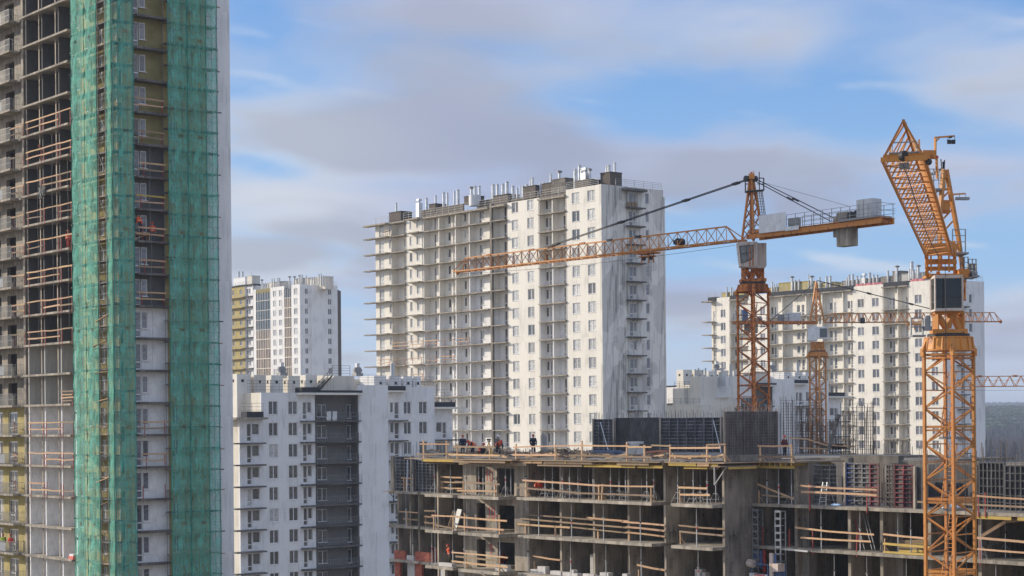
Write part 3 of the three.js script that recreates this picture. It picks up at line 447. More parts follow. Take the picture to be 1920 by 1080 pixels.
// ---------------------------------------------------------------- far pair at the left
{
  const D0 = 540, c = at(584, 530, D0), f = FA(c.z), g = FB(c.x), roof = c.y;
  const B = thing('apartment_building', V(c.x, 0, c.z), 'distant finished white tower with brown and grey glazed balcony strips', 'building');
  const fl = fy(f, 557, 551) - 0.9, ys = floorsFrom(fl, 12), zb = c.z - 22;
  const base = { mat: m_.white_plaster, y0: 0, y1: roof, ys, glass: m_.glass_film_reflection }, P = (l, r, q) => [l, r, 0.85, 2.6, 'pair', q];
  // glazed balcony strip: frames and panes in every storey
  const strip = (p0, p1, n, top) => { const a0 = fa(f, p0), a1 = fa(f, p1); part(B, f, 'wall', m_.brown_brick, a0, a1, 0, roof - 1.4, -0.6, -0.3);
    ys.forEach((y, k) => { const gl = k < top ? m_.glass_blue : m_.glass_brown, fr = k < top ? m_.steel_grey : m_.beige_plaster; const w = part(B, f, 'balcony_glazing', fr, a0, a1, y - 0.12, y + 0.12, -0.3, 0.02); for (let q = 0; q < n; q++) { const x0 = a0 + (a1 - a0) * q / n, x1 = a0 + (a1 - a0) * (q + 1) / n; part(w, f, 'mullion', fr, x0 - 0.06, x0 + 0.06, y + 0.12, y + 2.88, -0.3, 0.02); part(w, f, 'pane', gl, x0 + 0.063, x1 - 0.063, y + 0.125, y + 2.875, -0.2, -0.14, rr(0.7, 1.3)); } }); };
  bay(B, f, 477, 482, { ...base });
  strip(482, 509, 6, 4); part(B, f, 'insulation_band', m_.dull_and_shaded_wool, fa(f, 482), fa(f, 509), roof - 1.4, roof - 0.1, -0.5, -0.1);
  bay(B, f, 509, 535, { ...base, wins: [P(514, 520), P(525, 531)] });
  strip(535, 548.5, 4, 1);
  bay(B, f, 548.5, 564.5, { ...base, wins: [P(553, 560)] });
  // step: a grey side, then the end wall
  const z2 = c.z, xs = fa(f, 564.5), g2 = FB(xs), a2 = fa(g2, 583.5);
  bay(B, g2, 564.5, 583.5, { ...base, a0: fa(g2, 564.5) + 0.353, glass: m_.glass_dark, wins: [[574, 579.5, 0.85, 2.5, 'pair']] });
  const f3 = FA(-a2), xe = gx(586, -a2), g3 = FB(xe);
  bay(B, f3, 583.5, 586, { ...base, a0: xs + 0.01, a1: xe });
  bay(B, g3, 586, 635, { ...base, a0: fa(g3, 586) + 0.353, glass: m_.glass_dark, wins: [[617, 623.5, 0.85, 2.6, 'pair']] });
  part(B, g3, 'side_balcony_wall', m_.brown_brick, fa(g3, 635) + 0.01, fa(g3, 642), 0, roof - 1.5, -2, -0.2);
  new MB().box(fa(f, 482), xs - 0.4, roof - 1.6, roof - 1.2, -fa(g3, 642), c.z - 0.7).build('roof', m_.roof_felt, B);
  const z = c.z - 6;
  for (const [a, b, t, u] of [[503, 517, 530, 538], [517, 533, 528, 536], [556, 571, 522, 534], [571, 583, 521, 532], [583, 592, 524, 532], [592, 612, 519, 538]]) shaft(B, a, b, t, u, z, 3, m_.beige_plaster);
  for (const v of [[491, 524, 540, 6, 'mushroom'], [494, 531, 540, 3], [498, 530, 540, 3], [510, 522, 532, 3], [514, 522, 532, 3], [521, 521, 532, 3.5], [524, 521, 532, 3.5], [543, 518, 532, 6, 'mushroom'], [552, 518, 530, 6, 'mushroom'], [561, 516, 526, 4, 'mushroom'], [564, 515, 526, 3.5], [567, 515, 526, 3.5], [574, 516, 526, 3], [585, 519, 528, 3], [589, 519, 528, 3], [598, 514, 523, 3.5], [602, 513, 523, 3.5], [606, 516, 523, 3]]) vent(B, v[0], v[1], v[2], v[3], z + 0.5, v[4]);
  railing(B, V(xe - 0.3, roof, -fa(g3, 612)), V(xe - 0.3, roof, -fa(g3, 634)), 1.2, 3, 2);
  railing(B, V(fa(f, 483, -1), roof - 0.2, c.z - 1), V(fa(f, 562, -1), roof - 0.2, c.z - 1), 1.2, 3, 2.4);

  const D1 = 580, e = at(476, 534, D1), h = FA(e.z), k = FB(e.x), R = e.y;
  const Y = thing('apartment_building', V(e.x, 0, e.z), 'distant narrow block clad in yellow insulation beside the grey tower edge', 'building');
  const ys2 = floorsFrom(fy(h, 466, 552) - 0.6, 12, 3.3), b2 = { mat: m_.wool, y0: 0, y1: R, ys: ys2, glass: m_.glass_mid };
  bay(Y, h, 425, 461, { ...b2, wins: [[438, 441.5, 0.85, 2.4, 'single'], [451.5, 456, 0.85, 2.4, 'single']] });
  for (const y of ys2) part(Y, h, 'scaffold_deck', m_.old_wood, fa(h, 425), fa(h, 461), y - 0.3, y - 0.18, 0.1, 1.0);
  bay(Y, h, 461, 476, { ...b2, mat: m_.fresh_plaster, depth: 0.4, wins: [[464, 468, 0.1, 2.5, 'door'], [468.5, 472, 0.85, 2.5, 'single']], over: 0.9, sr: 0.9, slab: m_.edge_dark, pr: true });
  new MB().box(fa(h, 425), e.x - 0.36, 0, R - 0.1, e.z - 14, e.z - 0.76).build('wall', m_.white_plaster, Y);
  new MB().box(fa(h, 425), e.x, R, R + 0.35, e.z - 14, e.z + 0.3).build('roof', m_.roof_felt, Y);
  shaft(Y, 440, 462, 520, 530, e.z - 4, 3, m_.sheet_white); shaft(Y, 466, 475, 517, 530, e.z - 3, 3, m_.beige_plaster);
  for (const v of [[448, 509, 524, 5], [455, 509, 524, 5], [471, 510, 520, 1.5]]) vent(Y, v[0], v[1], v[2], v[3], e.z - 4.6, v[4]);
  railing(Y, V(fa(h, 438, -0.4), R + 0.35, e.z - 0.4), V(fa(h, 475, -0.4), R + 0.35, e.z - 0.4), 1.1, 3, 2);
}
// ---------------------------------------------------------------- a lower white block: its shaded front, recess, stair tower; used for the near one and for the far one behind the site
function lowBlock(label, X0, px, o) {
  // px maps a column of the near block to a column of this one; s is its scale on the picture
  const g = FB(X0), q = (p) => px(p), B = thing('apartment_building', V(X0, 0, -fa(g, q(671))), label, 'building');
  const fl = fy(g, q(523), o.sill) - 0.9, ys = floorsFrom(fl, o.n), roof = fl + 3.95, y0 = 0, wp = m_.white_plaster, dk = m_.glass_dark, fp = m_.fresh_plaster;
  const base = { mat: wp, y0, y1: roof, ys, glass: dk, slab: m_.edge_dark }, P = (l, r) => [q(l), q(r), 0.9, 2.75, 'pair'], D = (l, r) => [q(l), q(r), 0.2, 2.65, 'door'], S = (l, r) => [q(l), q(r), 1.1, 2.65, 'single'];
  const A = (p, b = 0) => fa(g, q(p), b), mid = A(671);
  // left balcony section, one storey lower
  const ysl = ys.slice(1);
  bay(B, g, q(449), q(490), { ...base, mat: fp, y1: roof - 3.7, ys: ysl, wins: [D(463, 471), S(472.5, 486)], over: 1.15, sl: 1.3, sr: 0.1 });
  part(B, g, 'roof_slab', m_.slab_concrete, A(449) - 1.3, A(490) + 0.3, roof - 3.75, roof - 3.45, -6, 1.4);
  part(B, g, 'roof_felt_edge', m_.roof_felt, A(457), A(488), roof - 3.45, roof - 2.65, -0.8, 0.9);
  railing(B, fpt(g, A(446), roof - 3.4, 0.8), fpt(g, A(488), roof - 3.4, 0.8), 1.9, 4, 1.6);
  part(B, g, 'wall', m_.beige_plaster, A(449) + 0.003, A(449) + 0.35, y0, roof - 3.75, -8, -0.36);
  // flush windows
  bay(B, g, q(490), q(560), { ...base, wins: [P(504, 521), P(541, 558)] });
  part(B, g, 'wall', m_.beige_plaster, A(490) + 0.003, A(490) + 0.35, roof - 3.45, roof, -5, -0.36);
  bay(B, g, q(560), q(592), { ...base, mat: fp, y1: roof - 0.3, wins: [D(568, 575.5), S(576.5, 584.5)], over: 1.0, sl: -0.2 });
  // dark recess with galleries
  const a0 = A(592), a1 = A(671);
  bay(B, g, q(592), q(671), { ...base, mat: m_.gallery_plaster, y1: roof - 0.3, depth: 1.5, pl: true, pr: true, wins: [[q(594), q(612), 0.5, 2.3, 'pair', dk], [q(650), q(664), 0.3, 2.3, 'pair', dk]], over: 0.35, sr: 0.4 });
  for (const y of ys) railing(B, fpt(g, a0 + 0.1, y, 0.28), fpt(g, a1 + 0.35, y, 0.28), 1.15, 2, 0.42, m_.steel_grey, 'balcony_railing', 0.018);
  part(B, g, 'roof_slab', m_.cream_plaster, A(560) - 0.2, a1 + 0.5, roof - 0.3, roof, -6, 1.2);
  part(B, g, 'roof_felt_edge', m_.roof_felt, A(560), A(593), roof, roof + 0.75, -0.9, 0.9);
  part(B, g, 'roof_felt_edge', m_.roof_felt, A(593) + 0.05, a1 + 0.2, roof, roof + 0.35, -2, 1.0);
  // plain stair tower
  bay(B, g, q(671), q(728), { ...base, y1: roof + 1.15, a0: a1 + 0.003 });
  // right wing, set back
  const h = FB(X0 - 2.5), A2 = (p, b = 0) => fa(h, q(p), b), s0 = A(728), e1 = A2(815);
  bay(B, h, q(728), q(757), { ...base, mat: fp, y1: roof + 0.45, a0: s0 + 0.01, wins: [S(732, 738), D(740, 748)], over: 1.1, sr: 0.1 });
  part(B, h, 'roof_slab', m_.cream_plaster, s0 + 0.02, A2(758), roof + 0.2, roof + 0.42, 0.003, 1.2); part(B, h, 'roof_felt_edge', m_.roof_felt, s0 + 0.3, A2(754), roof + 0.42, roof + 1.1, -0.6, 1.0);
  bay(B, h, q(757), q(815), { ...base, y1: roof + 1.0, wins: [P(756.5, 771).map((v, k) => (k === 0 ? q(757.5) : v)), P(786, 801)] });
  const j = FB(X0 - 4.2);
  bay(B, j, q(815), q(848), { ...base, mat: fp, y1: roof - 2.3, a0: Math.max(e1 + 0.01, fa(j, q(806))), ys: ysl, wins: [S(818, 829), D(830, 837)], over: 1.2, sr: 1.4 });
  part(B, j, 'roof_slab', m_.cream_plaster, e1 + 0.3, fa(j, q(848)) + 1.5, roof - 2.3, roof - 2.0, -5, 1.4); part(B, j, 'roof_felt_edge', m_.roof_felt, e1 + 0.3, fa(j, q(846)), roof - 2.0, roof - 1.25, -3, 1.1);
  railing(B, fpt(j, e1 + 0.3, roof - 1.25, 0.7), fpt(j, fa(j, q(840)), roof - 1.25, 0.7), 1.9, 4, 1.3);
  // body and roofs
  part(B, g, 'wall', wp, A(490) + 0.36, e1, y0, roof - 0.35, -13, -5.2);
  part(B, g, 'roof', m_.roof_felt, A(490) + 0.36, A(728), roof - 0.3, roof - 0.05, -13, -6.05);
  part(B, g, 'roof', m_.roof_felt, A(490) + 0.36, A(560) - 0.25, roof - 0.34, roof - 0.1, -6, -0.4);
  // row of vent boxes, each with its little square outlets
  const zt = (p, py) => fy(g, q(p), py(p), -5);
  for (let k = 0; k < 6; k++) { const pa = 445 + k * 32.2, a = A(pa, -4.6), h2 = roof + o.box + rr(-0.12, 0.12), bx = part(B, g, 'vent_box', k % 2 ? m_.beige_plaster : m_.cream_plaster, a, a + 1.95 + (k === 0 ? 0.3 : 0), roof - (k === 0 ? 3.4 : 0.2), h2, -6.4, -4.6); part(bx, g, 'outlet', m_.void_dark, a + 0.7, a + 1.1, h2 - 1.15, h2 - 0.75, -4.599, -4.57); const x0 = fpt(g, a, 0, -5.6); new MB().box(x0.x - 0.2, x0.x + 0.2, h2 - 1.15, h2 - 0.75, x0.z, x0.z + 0.025).build('outlet', m_.void_dark, bx); }
  railing(B, fpt(g, A(464, -0.7), roof, -0.7), fpt(g, A(592, -0.7), roof, -0.7), 1.7, 4, 2);
  // slanted stair head with its steps
  const st = new MB(), sa = A(601, -1.5), sb = A(628, -1.5), sc = A(665, -1.5), top = roof + o.box - 0.1;
  { const th2 = 0.35, pts = [[sa, roof + 0.36], [sc, roof + 0.36], [sc, top], [sb, top]]; const sh = new THREE.Shape(); pts.forEach(([a, y], k) => (k ? sh.lineTo(a, y) : sh.moveTo(a, y))); const ge = new THREE.ExtrudeGeometry(sh, { depth: 2.4, bevelEnabled: false }); st.add(ge, new THREE.Matrix4().makeRotationY(Math.PI / 2).setPosition(X0 - 3.9, 0, 0)); }
  st.build('stair_head', m_.beige_plaster, B);
  const steps = new MB(); for (let k = 0; k < 12; k++) { const t = k / 12, a = mix(sa - 0.5, sb - 0.5, t), y = mix(roof + 0.3, top, t); steps.beam(fpt(g, a, y, -3.4), fpt(g, a, y, -1.2), 0.28, 0.05); } steps.beam(fpt(g, sa - 0.6, roof + 0.2, -1.2), fpt(g, sb - 0.6, top, -1.2), 0.06, 0.22); steps.build('roof_stair', m_.dark_steel, B);
  railing(B, fpt(g, sa - 0.6, roof + 0.3, -1.15), fpt(g, sb - 0.6, top + 0.05, -1.15), 1.1, 2, 1.2, m_.dark_steel, 'stair_railing'); railing(B, fpt(g, sb - 0.3, top, -1.6), fpt(g, A(657, -1.6), top, -1.6), 1.5, 4, 1.3, m_.dark_steel, 'stair_railing');
  // right roof boxes
  for (const [p, w, hh] of [[702, 2.2, 2.0], [731, 2.1, 2.1], [757, 1.6, 2.0], [776, 1.4, 2.2]]) { const a = A2(p, -2.5), bx = part(B, h, 'vent_box', wp, a, a + w, roof - 0.2, roof + o.box + rr(-0.1, 0.1), -6.5, -2.5); part(bx, h, 'outlet', m_.void_dark, a + w * 0.45, a + w * 0.45 + 0.4, roof + o.box - 1.2, roof + o.box - 0.8, -2.5, -2.47); }
  part(B, h, 'wall', m_.beige_plaster, A(690), A2(800), roof + 0.2, roof + o.box - 0.3, -9, -7);
  railing(B, fpt(g, A(674, -0.5), roof + 1.15, -0.5), fpt(g, A(724, -0.5), roof + 1.15, -0.5), 1.5, 4, 1.6); railing(B, fpt(h, A2(730, -0.4), roof + 1.05, -0.4), fpt(h, A2(813, -0.4), roof + 1.05, -0.4), 1.5, 4, 1.6);
  // roof fans
  const fan = (p, b, k) => { const w = fpt(g, A(p, b), roof + o.box, b), mb = new MB().box(w.x - 0.6, w.x + 0.6, w.y, w.y + 0.45, w.z - 0.6, w.z + 0.6).tube(w.clone().add(V(0, 0.45, 0)), w.clone().add(V(0, 0.8, 0)), 0.5, 12, 0.75).tube(w.clone().add(V(0, 0.8, 0)), w.clone().add(V(0, 1.3, 0)), 0.75, 12, 0.5), m = mb.build('roof_fan', m_.steel_grey, B); new MB().box(w.x - 0.25, w.x + 0.25, w.y + 1.3, w.y + 1.9, w.z - 0.25, w.z + 0.25).build('motor', m_.zinc, m); };
  fan(529, -6.5); fan(671, -5);
  { const w = fpt(g, A(737, -4.5), roof + o.box, -4.5); new MB().tube(w, w.clone().add(V(0, 1.8, 0)), 0.35, 12).tube(w.clone().add(V(0, 1.75, 0)), w.clone().add(V(0, 1.95, 0)), 0.45, 12, 0.3).build('vent_pipe', m_.zinc, B); }
  return { B, g, h, ys, roof, A, q };
}
const nearBlock = lowBlock('white apartment block with dark recessed balconies, between the netted tower and the site', at(523, 777, 254).x, (p) => p, { sill: 777, n: 11, box: 2.6 });
{ // things on the near block: a white sheet bundle hung on the top gallery, hanging cables
  const { g, ys, A } = nearBlock, w = fpt(g, A(622, 0.35), ys[0] + 0.25, 0.38), T = thing('sheet_bundle', w, 'crumpled white plastic sheets hung on the top balcony railing of the dark recess', 'plastic sheet');
  const geo = new THREE.PlaneGeometry(1.7, 1.3, 14, 10), P = geo.attributes.position; for (let k = 0; k < P.count; k++) P.setZ(k, 0.1 * fbm3(P.getX(k) * 2, P.getY(k) * 2, 3, 3) * 3); geo.computeVertexNormals();
  for (const s of [-1, 1]) { const mb = new MB(); mb.add(geo, new THREE.Matrix4().makeRotationY(Math.PI / 2).multiply(new THREE.Matrix4().makeScale(0.45, 1, 1)).setPosition(0.03, 0.4, s * -0.5)); const m = mb.local('sheet', m_.sheet_white, T); m.material = mats.sheet_white; }
}
{ // the far twin behind the site
  const X = at(1470, 720, 345);
  const f = 0.735, px = (p) => 1490 + (p - 728) * f;
  const { g, roof, A, q } = lowBlock('low white apartment block with beige roof walls, behind the dark formwork and the rusty crane', X.x, px, { sill: 752, n: 7, box: 2.7 });
  // its beige roof house at the left
  const z0 = -A(449), T = thing('roof_house', V(X.x - 8, roof, z0), 'stepped beige roof house with a caged ladder, left of the rusty crane mast', 'building');
  const h = FA(z0 + 4), yy = (px1, py) => fy(h, px1, py);
  part(T, h, 'wall', m_.cream_plaster, gx(1262, h.p), gx(1296, h.p), yy(1280, 764), yy(1280, 728), -9, 0);
  part(T, h, 'wall', m_.cream_plaster, gx(1296, h.p + 0.01), gx(1312, h.p + 0.3), yy(1300, 764), yy(1300, 706), -9, 0.3);
  part(T, h, 'parapet', m_.cream_plaster, gx(1240, h.p + 2), gx(1316, h.p + 2), yy(1280, 800), yy(1280, 760), -6, 2);
  railing(T, V(gx(1265, h.p - 0.3), yy(1280, 728), h.p - 0.3), V(gx(1294, h.p - 0.3), yy(1280, 728), h.p - 0.3), 1.2, 4, 1.2); railing(T, V(gx(1254, h.p + 1.8), yy(1280, 759), h.p + 1.8), V(gx(1312, h.p + 1.8), yy(1280, 759), h.p + 1.8), 1.1, 4, 1.6);
  const lx = gx(1286, h.p + 0.3), l = new MB(); for (const s of [-0.3, 0.3]) l.beam(V(lx + s, yy(1286, 757), h.p + 0.2), V(lx + s, yy(1286, 724), h.p + 0.2), 0.05); for (let k = 0; k < 10; k++) l.beam(V(lx - 0.3, yy(1286, 756) + k * 0.33, h.p + 0.2), V(lx + 0.3, yy(1286, 756) + k * 0.33, h.p + 0.2), 0.04); l.build('ladder', m_.steel_grey, T);
  for (const v of [[1304, 692, 706, 4], [1310, 690, 706, 4], [1318, 693, 706, 3.5], [1323, 690, 706, 4], [1342, 690, 706, 5], [1354, 690, 704, 9, 'unit'], [1369, 682, 704, 3], [1372, 684, 704, 4]]) vent(T, v[0], v[1], v[2], v[3], h.p - 4, v[4]);
  part(T, h, 'vent_box', m_.white_plaster, gx(1314, h.p - 3.5), gx(1345, h.p - 3.5), yy(1330, 745), yy(1330, 706), -7, -3.5); part(T, h, 'vent_box', m_.white_plaster, gx(1370, h.p - 3.5), gx(1384, h.p - 3.5), yy(1375, 745), yy(1375, 704), -7, -3.5);
}
// ---------------------------------------------------------------- the netted tower at the left
const tower = (() => {
  const c0 = at(98, 302, 179), f = FA(c0.z), xn = gx(215, c0.z + 1.4), g = FB(xn - 1.4), T = V(g.p, 0, f.p);
  const B = thing('unfinished_tower', T, 'tall tower wrapped in green netting at the left edge, half plastered, with open loggias', 'building');
  const fl = c0.y, ys = floorsFrom(fl + 18, 22), y0 = 0, y1 = ys[0] + 2.8, yK = (py) => fy(f, 98, py);
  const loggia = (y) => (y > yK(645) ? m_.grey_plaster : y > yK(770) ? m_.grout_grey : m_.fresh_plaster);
  const outer = (y) => (y > yK(765) ? m_.raw_concrete : m_.wool);
  const raw = (y) => (y > yK(765) ? m_.void_dark : m_.glass_dark);
  // sunlit wall with balconies at the far left
  const a52 = fa(f, 52), aX = fa(f, -40);
  const w1 = [[-8, 5], [16, 33]];
  ys.forEach((y, k) => {
    const top = k ? ys[k - 1] - 0.2 : y1, holes = w1.map(([p, q]) => [fa(f, p), fa(f, q), y, y + 2.3]);
    wall(B, f, 'wall', outer(y), aX, a52, k === ys.length - 1 ? y0 : y - 0.2, top, -0.35, 0, holes);
    if (outer(y) === m_.wool) part(B, f, 'wall_corner', m_.raw_concrete, fa(f, 47.5), a52 - 0.003, y, top - 0.01, 0.003, 0.06);
    for (const [p, q] of w1) { if (outer(y) === m_.wool) { windowAt(B, f, fa(f, p), (fa(f, p) * 0.45 + fa(f, q) * 0.55), y + 0.05, y + 2.25, m_.glass_dark, 'door', -0.14); windowAt(B, f, (fa(f, p) * 0.45 + fa(f, q) * 0.55) + 0.02, fa(f, q), y + 0.05, y + 2.25, m_.glass_dark, 'single', -0.14, false); } else {} }
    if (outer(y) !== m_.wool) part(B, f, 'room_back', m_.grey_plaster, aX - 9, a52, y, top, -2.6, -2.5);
    part(B, f, 'balcony_slab', m_.slab_concrete, aX, a52 + 0.1, y - 0.22, y, 0.003, 0.55, rr(0.9, 1.1)); part(B, f, 'floor_slab', m_.dark_concrete, aX - 9, a52, y - 0.21, y - 0.01, -2.49, -0.353);
    const b0 = fa(f, -40, 1.3), b1 = fa(f, 24, 1.3); part(B, f, 'balcony_slab', m_.slab_concrete, b0, b1, y - 0.21, y - 0.003, 0.553, 1.35, rr(0.9, 1.1));
    if (y < yK(150) + 9) { railing(B, fpt(f, b0, y, 1.28), fpt(f, b1 - 0.05, y, 1.28), 1.15, 2, 0.16, m_.steel_grey, 'balcony_railing', 0.013); railing(B, fpt(f, b1 - 0.05, y, 0.1), fpt(f, b1 - 0.05, y, 1.25), 1.15, 2, 0.16, m_.steel_grey, 'balcony_railing', 0.013); if (k % 3 === 1) part(B, f, 'balcony_panel', m_.sheet_white, b0 + 0.2, b1 - 2.2, y + 0.1, y + 1.0, 1.25, 1.27); }
  });
  // loggias
  const cells = [[55, 85], [85, 116], [116, 143]];
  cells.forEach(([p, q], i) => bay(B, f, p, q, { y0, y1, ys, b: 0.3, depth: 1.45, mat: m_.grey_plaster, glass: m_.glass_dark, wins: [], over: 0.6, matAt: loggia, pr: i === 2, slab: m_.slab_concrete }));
  part(B, f, 'pier', m_.raw_concrete, a52 + 0.003, fa(f, 55.5), y0, y1, -0.3, 0.36);
  ys.forEach((y) => { const s = V(0, 0, 0); cells.forEach(([p]) => part(B, f, 'partition_edge', m_.raw_concrete, fa(f, p) - 0.11, fa(f, p) + 0.11, y, y + 2.79, 0.303, 0.33, rr(0.9, 1.2))); });
  // insulated wall behind the net, with windows
  const aC = g.p;
  bay(B, f, 143, 215, { y0, y1, ys, a1: aC, mat: m_.wool, glass: m_.glass_film_reflection, wins: [[150, 156, 0.1, 2.4, 'single'], [166, 174, 0.8, 2.4, 'pair'], [176, 180, 0.1, 2.4, 'door'], [190, 199, 0.7, 2.5, 'pair']] });
  // shaded side
  const a0 = fa(g, 216) < -f.p ? -f.p : fa(g, 216), side = (y) => (y > yK(305) ? m_.dull_and_shaded_wool : y > yK(610) ? m_.grey_plaster : m_.fresh_plaster);  // top insulation on this side takes a darker wool colour, shade painted in
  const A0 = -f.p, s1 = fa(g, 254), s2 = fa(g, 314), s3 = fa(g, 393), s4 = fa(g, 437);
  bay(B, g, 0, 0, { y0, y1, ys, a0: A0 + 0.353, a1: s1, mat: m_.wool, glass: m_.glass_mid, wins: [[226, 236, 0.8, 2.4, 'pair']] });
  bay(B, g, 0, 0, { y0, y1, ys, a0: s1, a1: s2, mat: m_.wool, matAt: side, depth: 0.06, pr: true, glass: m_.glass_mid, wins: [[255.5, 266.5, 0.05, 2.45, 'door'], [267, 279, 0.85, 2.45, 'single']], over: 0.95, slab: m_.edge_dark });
  ys.forEach((y) => { if (side(y) !== m_.fresh_plaster) part(B, g, 'wall_corner', m_.wool, s2 - 0.12, s2 + 0.1, y, y + 2.79, -0.35, 0.02); });
  bay(B, g, 0, 0, { y0, y1, ys, a0: s2 + 0.1, a1: s3, mat: m_.wool, glass: m_.glass_mid, wins: [[324, 336, 0.8, 2.5, 'pair']] });
  bay(B, g, 0, 0, { y0, y1, ys, a0: s3, a1: s4, mat: m_.white_plaster });
  new MB().box(aX, g.p - 0.353, y0, y1, -s4, -s4 + 0.35).build('wall', m_.white_plaster, B);
  new MB().box(aX, g.p - 0.36, y1 - 0.3, y1 - 0.01, -s4 + 0.36, f.p - 1.2).build('roof', m_.roof_felt, B);
  return { f, g, ys, yK, xn, s2, s3, s4, A0, cells };
})();
// scaffolding: uprights, rails, braces, one deck per lift and run
function scaffold(label, f, runs, b0, b1, yB, yT, lift, o = {}) {
  const T = thing('scaffolding', fpt(f, (runs[0] + runs[runs.length - 1]) / 2, yB, b0), label, 'scaffolding');
  for (const a of runs) for (const b of [b0, b1]) new MB().tube(fpt(f, a, yB, b), fpt(f, a, yT, b), 0.03, 5).build('upright', m_.steel_grey, T);
  const n = Math.floor((yT - yB) / lift), e = runs[runs.length - 1];
  for (let k = 0; k <= n; k++) {
    const y = yB + k * lift + (o.off ?? 0), rail = new MB();
    for (const b of [b0, b1]) { rail.tube(fpt(f, runs[0] - 0.2, y, b), fpt(f, e + 0.2, y, b), 0.025, 4); if (b === b1) rail.tube(fpt(f, runs[0] - 0.2, y + 1, b), fpt(f, e + 0.2, y + 1, b), 0.02, 4); }
    for (const a of runs) rail.tube(fpt(f, a, y, b0 - 0.1), fpt(f, a, y, b1 + 0.15), 0.025, 4);
    for (let q = 1; q < runs.length; q++) if ((q + k) % 2) rail.tube(fpt(f, runs[q - 1], y, b1), fpt(f, runs[q], y + lift, b1), 0.02, 4); else rail.tube(fpt(f, runs[q], y, b1), fpt(f, runs[q - 1], y + lift, b1), 0.02, 4);
    rail.build('rail', m_.steel_grey, T);
    const mb = new MB().tint(rr(0.7, 1.1)); fbox(mb, f, runs[0], e, y - 0.02, y + 0.1, b0 - 0.1, b1 + 0.02); mb.build('deck_board', rnd() < 0.6 ? m_.edge_dark : m_.old_wood, T);
    for (const [a, out] of o.stick ?? []) { const m2 = new MB().tint(rr(0.6, 1.3)); m2.beam(fpt(f, a, y + rr(-0.1, 0.1), b1 - 0.6), fpt(f, a + rr(-0.2, 0.2), y + rr(-0.25, 0.25), b1 + out), 0.11, 0.12); m2.build('putlog', rnd() < 0.5 ? m_.old_wood : m_.dark_steel, T); }
    for (const [a, len] of o.ends ?? []) { const m2 = new MB().tint(rr(0.6, 1.3)); m2.beam(fpt(f, a - 1, y + rr(-0.1, 0.1), b1 - 0.2), fpt(f, a + len * rr(0.6, 1.4), y + rr(-0.1, 0.1), b1 - 0.2), 0.1, 0.1); m2.build('putlog', rnd() < 0.6 ? m_.old_wood : m_.dark_steel, T); }
  }
  return T;
}
// a hung net: gathered at its ties, bellied between them, with rope along both edges
function net(label, f, a0, a1, yB, yT, b, lift, sag = 0.16) {
  const w = a1 - a0, h = yT - yB, nx = Math.max(6, Math.round(w / 0.3)), ny = Math.round(h / 0.4), T = thing('scaffold_net', fpt(f, (a0 + a1) / 2, yB, b), label, 'safety net', 'green safety nets on the scaffolding');
  const geo = new THREE.PlaneGeometry(w, h, nx, ny), P = geo.attributes.position, U = geo.attributes.uv, C = [], s = rnd() * 50;
  for (let k = 0; k < P.count; k++) {
    const x = P.getX(k), y = P.getY(k), t = ((y + h / 2) / lift) % 1, e = 1 - Math.pow(Math.abs(2 * x / w), 4);
    P.setZ(k, sag * Math.sin(Math.PI * t) * (0.3 + 0.7 * e) * (0.6 + 0.8 * (fbm3(x * 0.6 + s, y * 0.3, 1, 2) + 0.5)) + 0.12 * fbm3(x * 0.9 + s, y * 1.3, 5, 3) + 0.05 * Math.sin(x * 9 + 2 * fbm3(y * 0.4, s, 2, 2)) * Math.pow(1 - t, 3));
    P.setX(k, x + 0.09 * Math.pow(Math.abs(2 * x / w), 6) * Math.sign(x) * fbm3(s, y * 0.5, 3, 3) * 2); U.setXY(k, x + w / 2, y + h / 2); C.push(1, 1, 1);
  }
  geo.setAttribute('color', new THREE.Float32BufferAttribute(C, 3)); geo.computeVertexNormals();
  const m = put('net_cloth', geo, m_.green_net, T); m.position.set(0, h / 2, 0); if (f.t === 'B') m.rotation.y = Math.PI / 2;
  for (const a of [a0, a1]) { const mb = new MB(); let p = fpt(f, a, yB, b + 0.03); for (let k = 1; k <= ny / 3; k++) { const q = fpt(f, a + rr(-0.04, 0.04), yB + h * k / (ny / 3), b + 0.03 + rr(0, 0.04)); mb.tube(p, q, 0.035, 4); p = q; } mb.build('edge_rope', m_.green_rope, T); }
  return T;
}
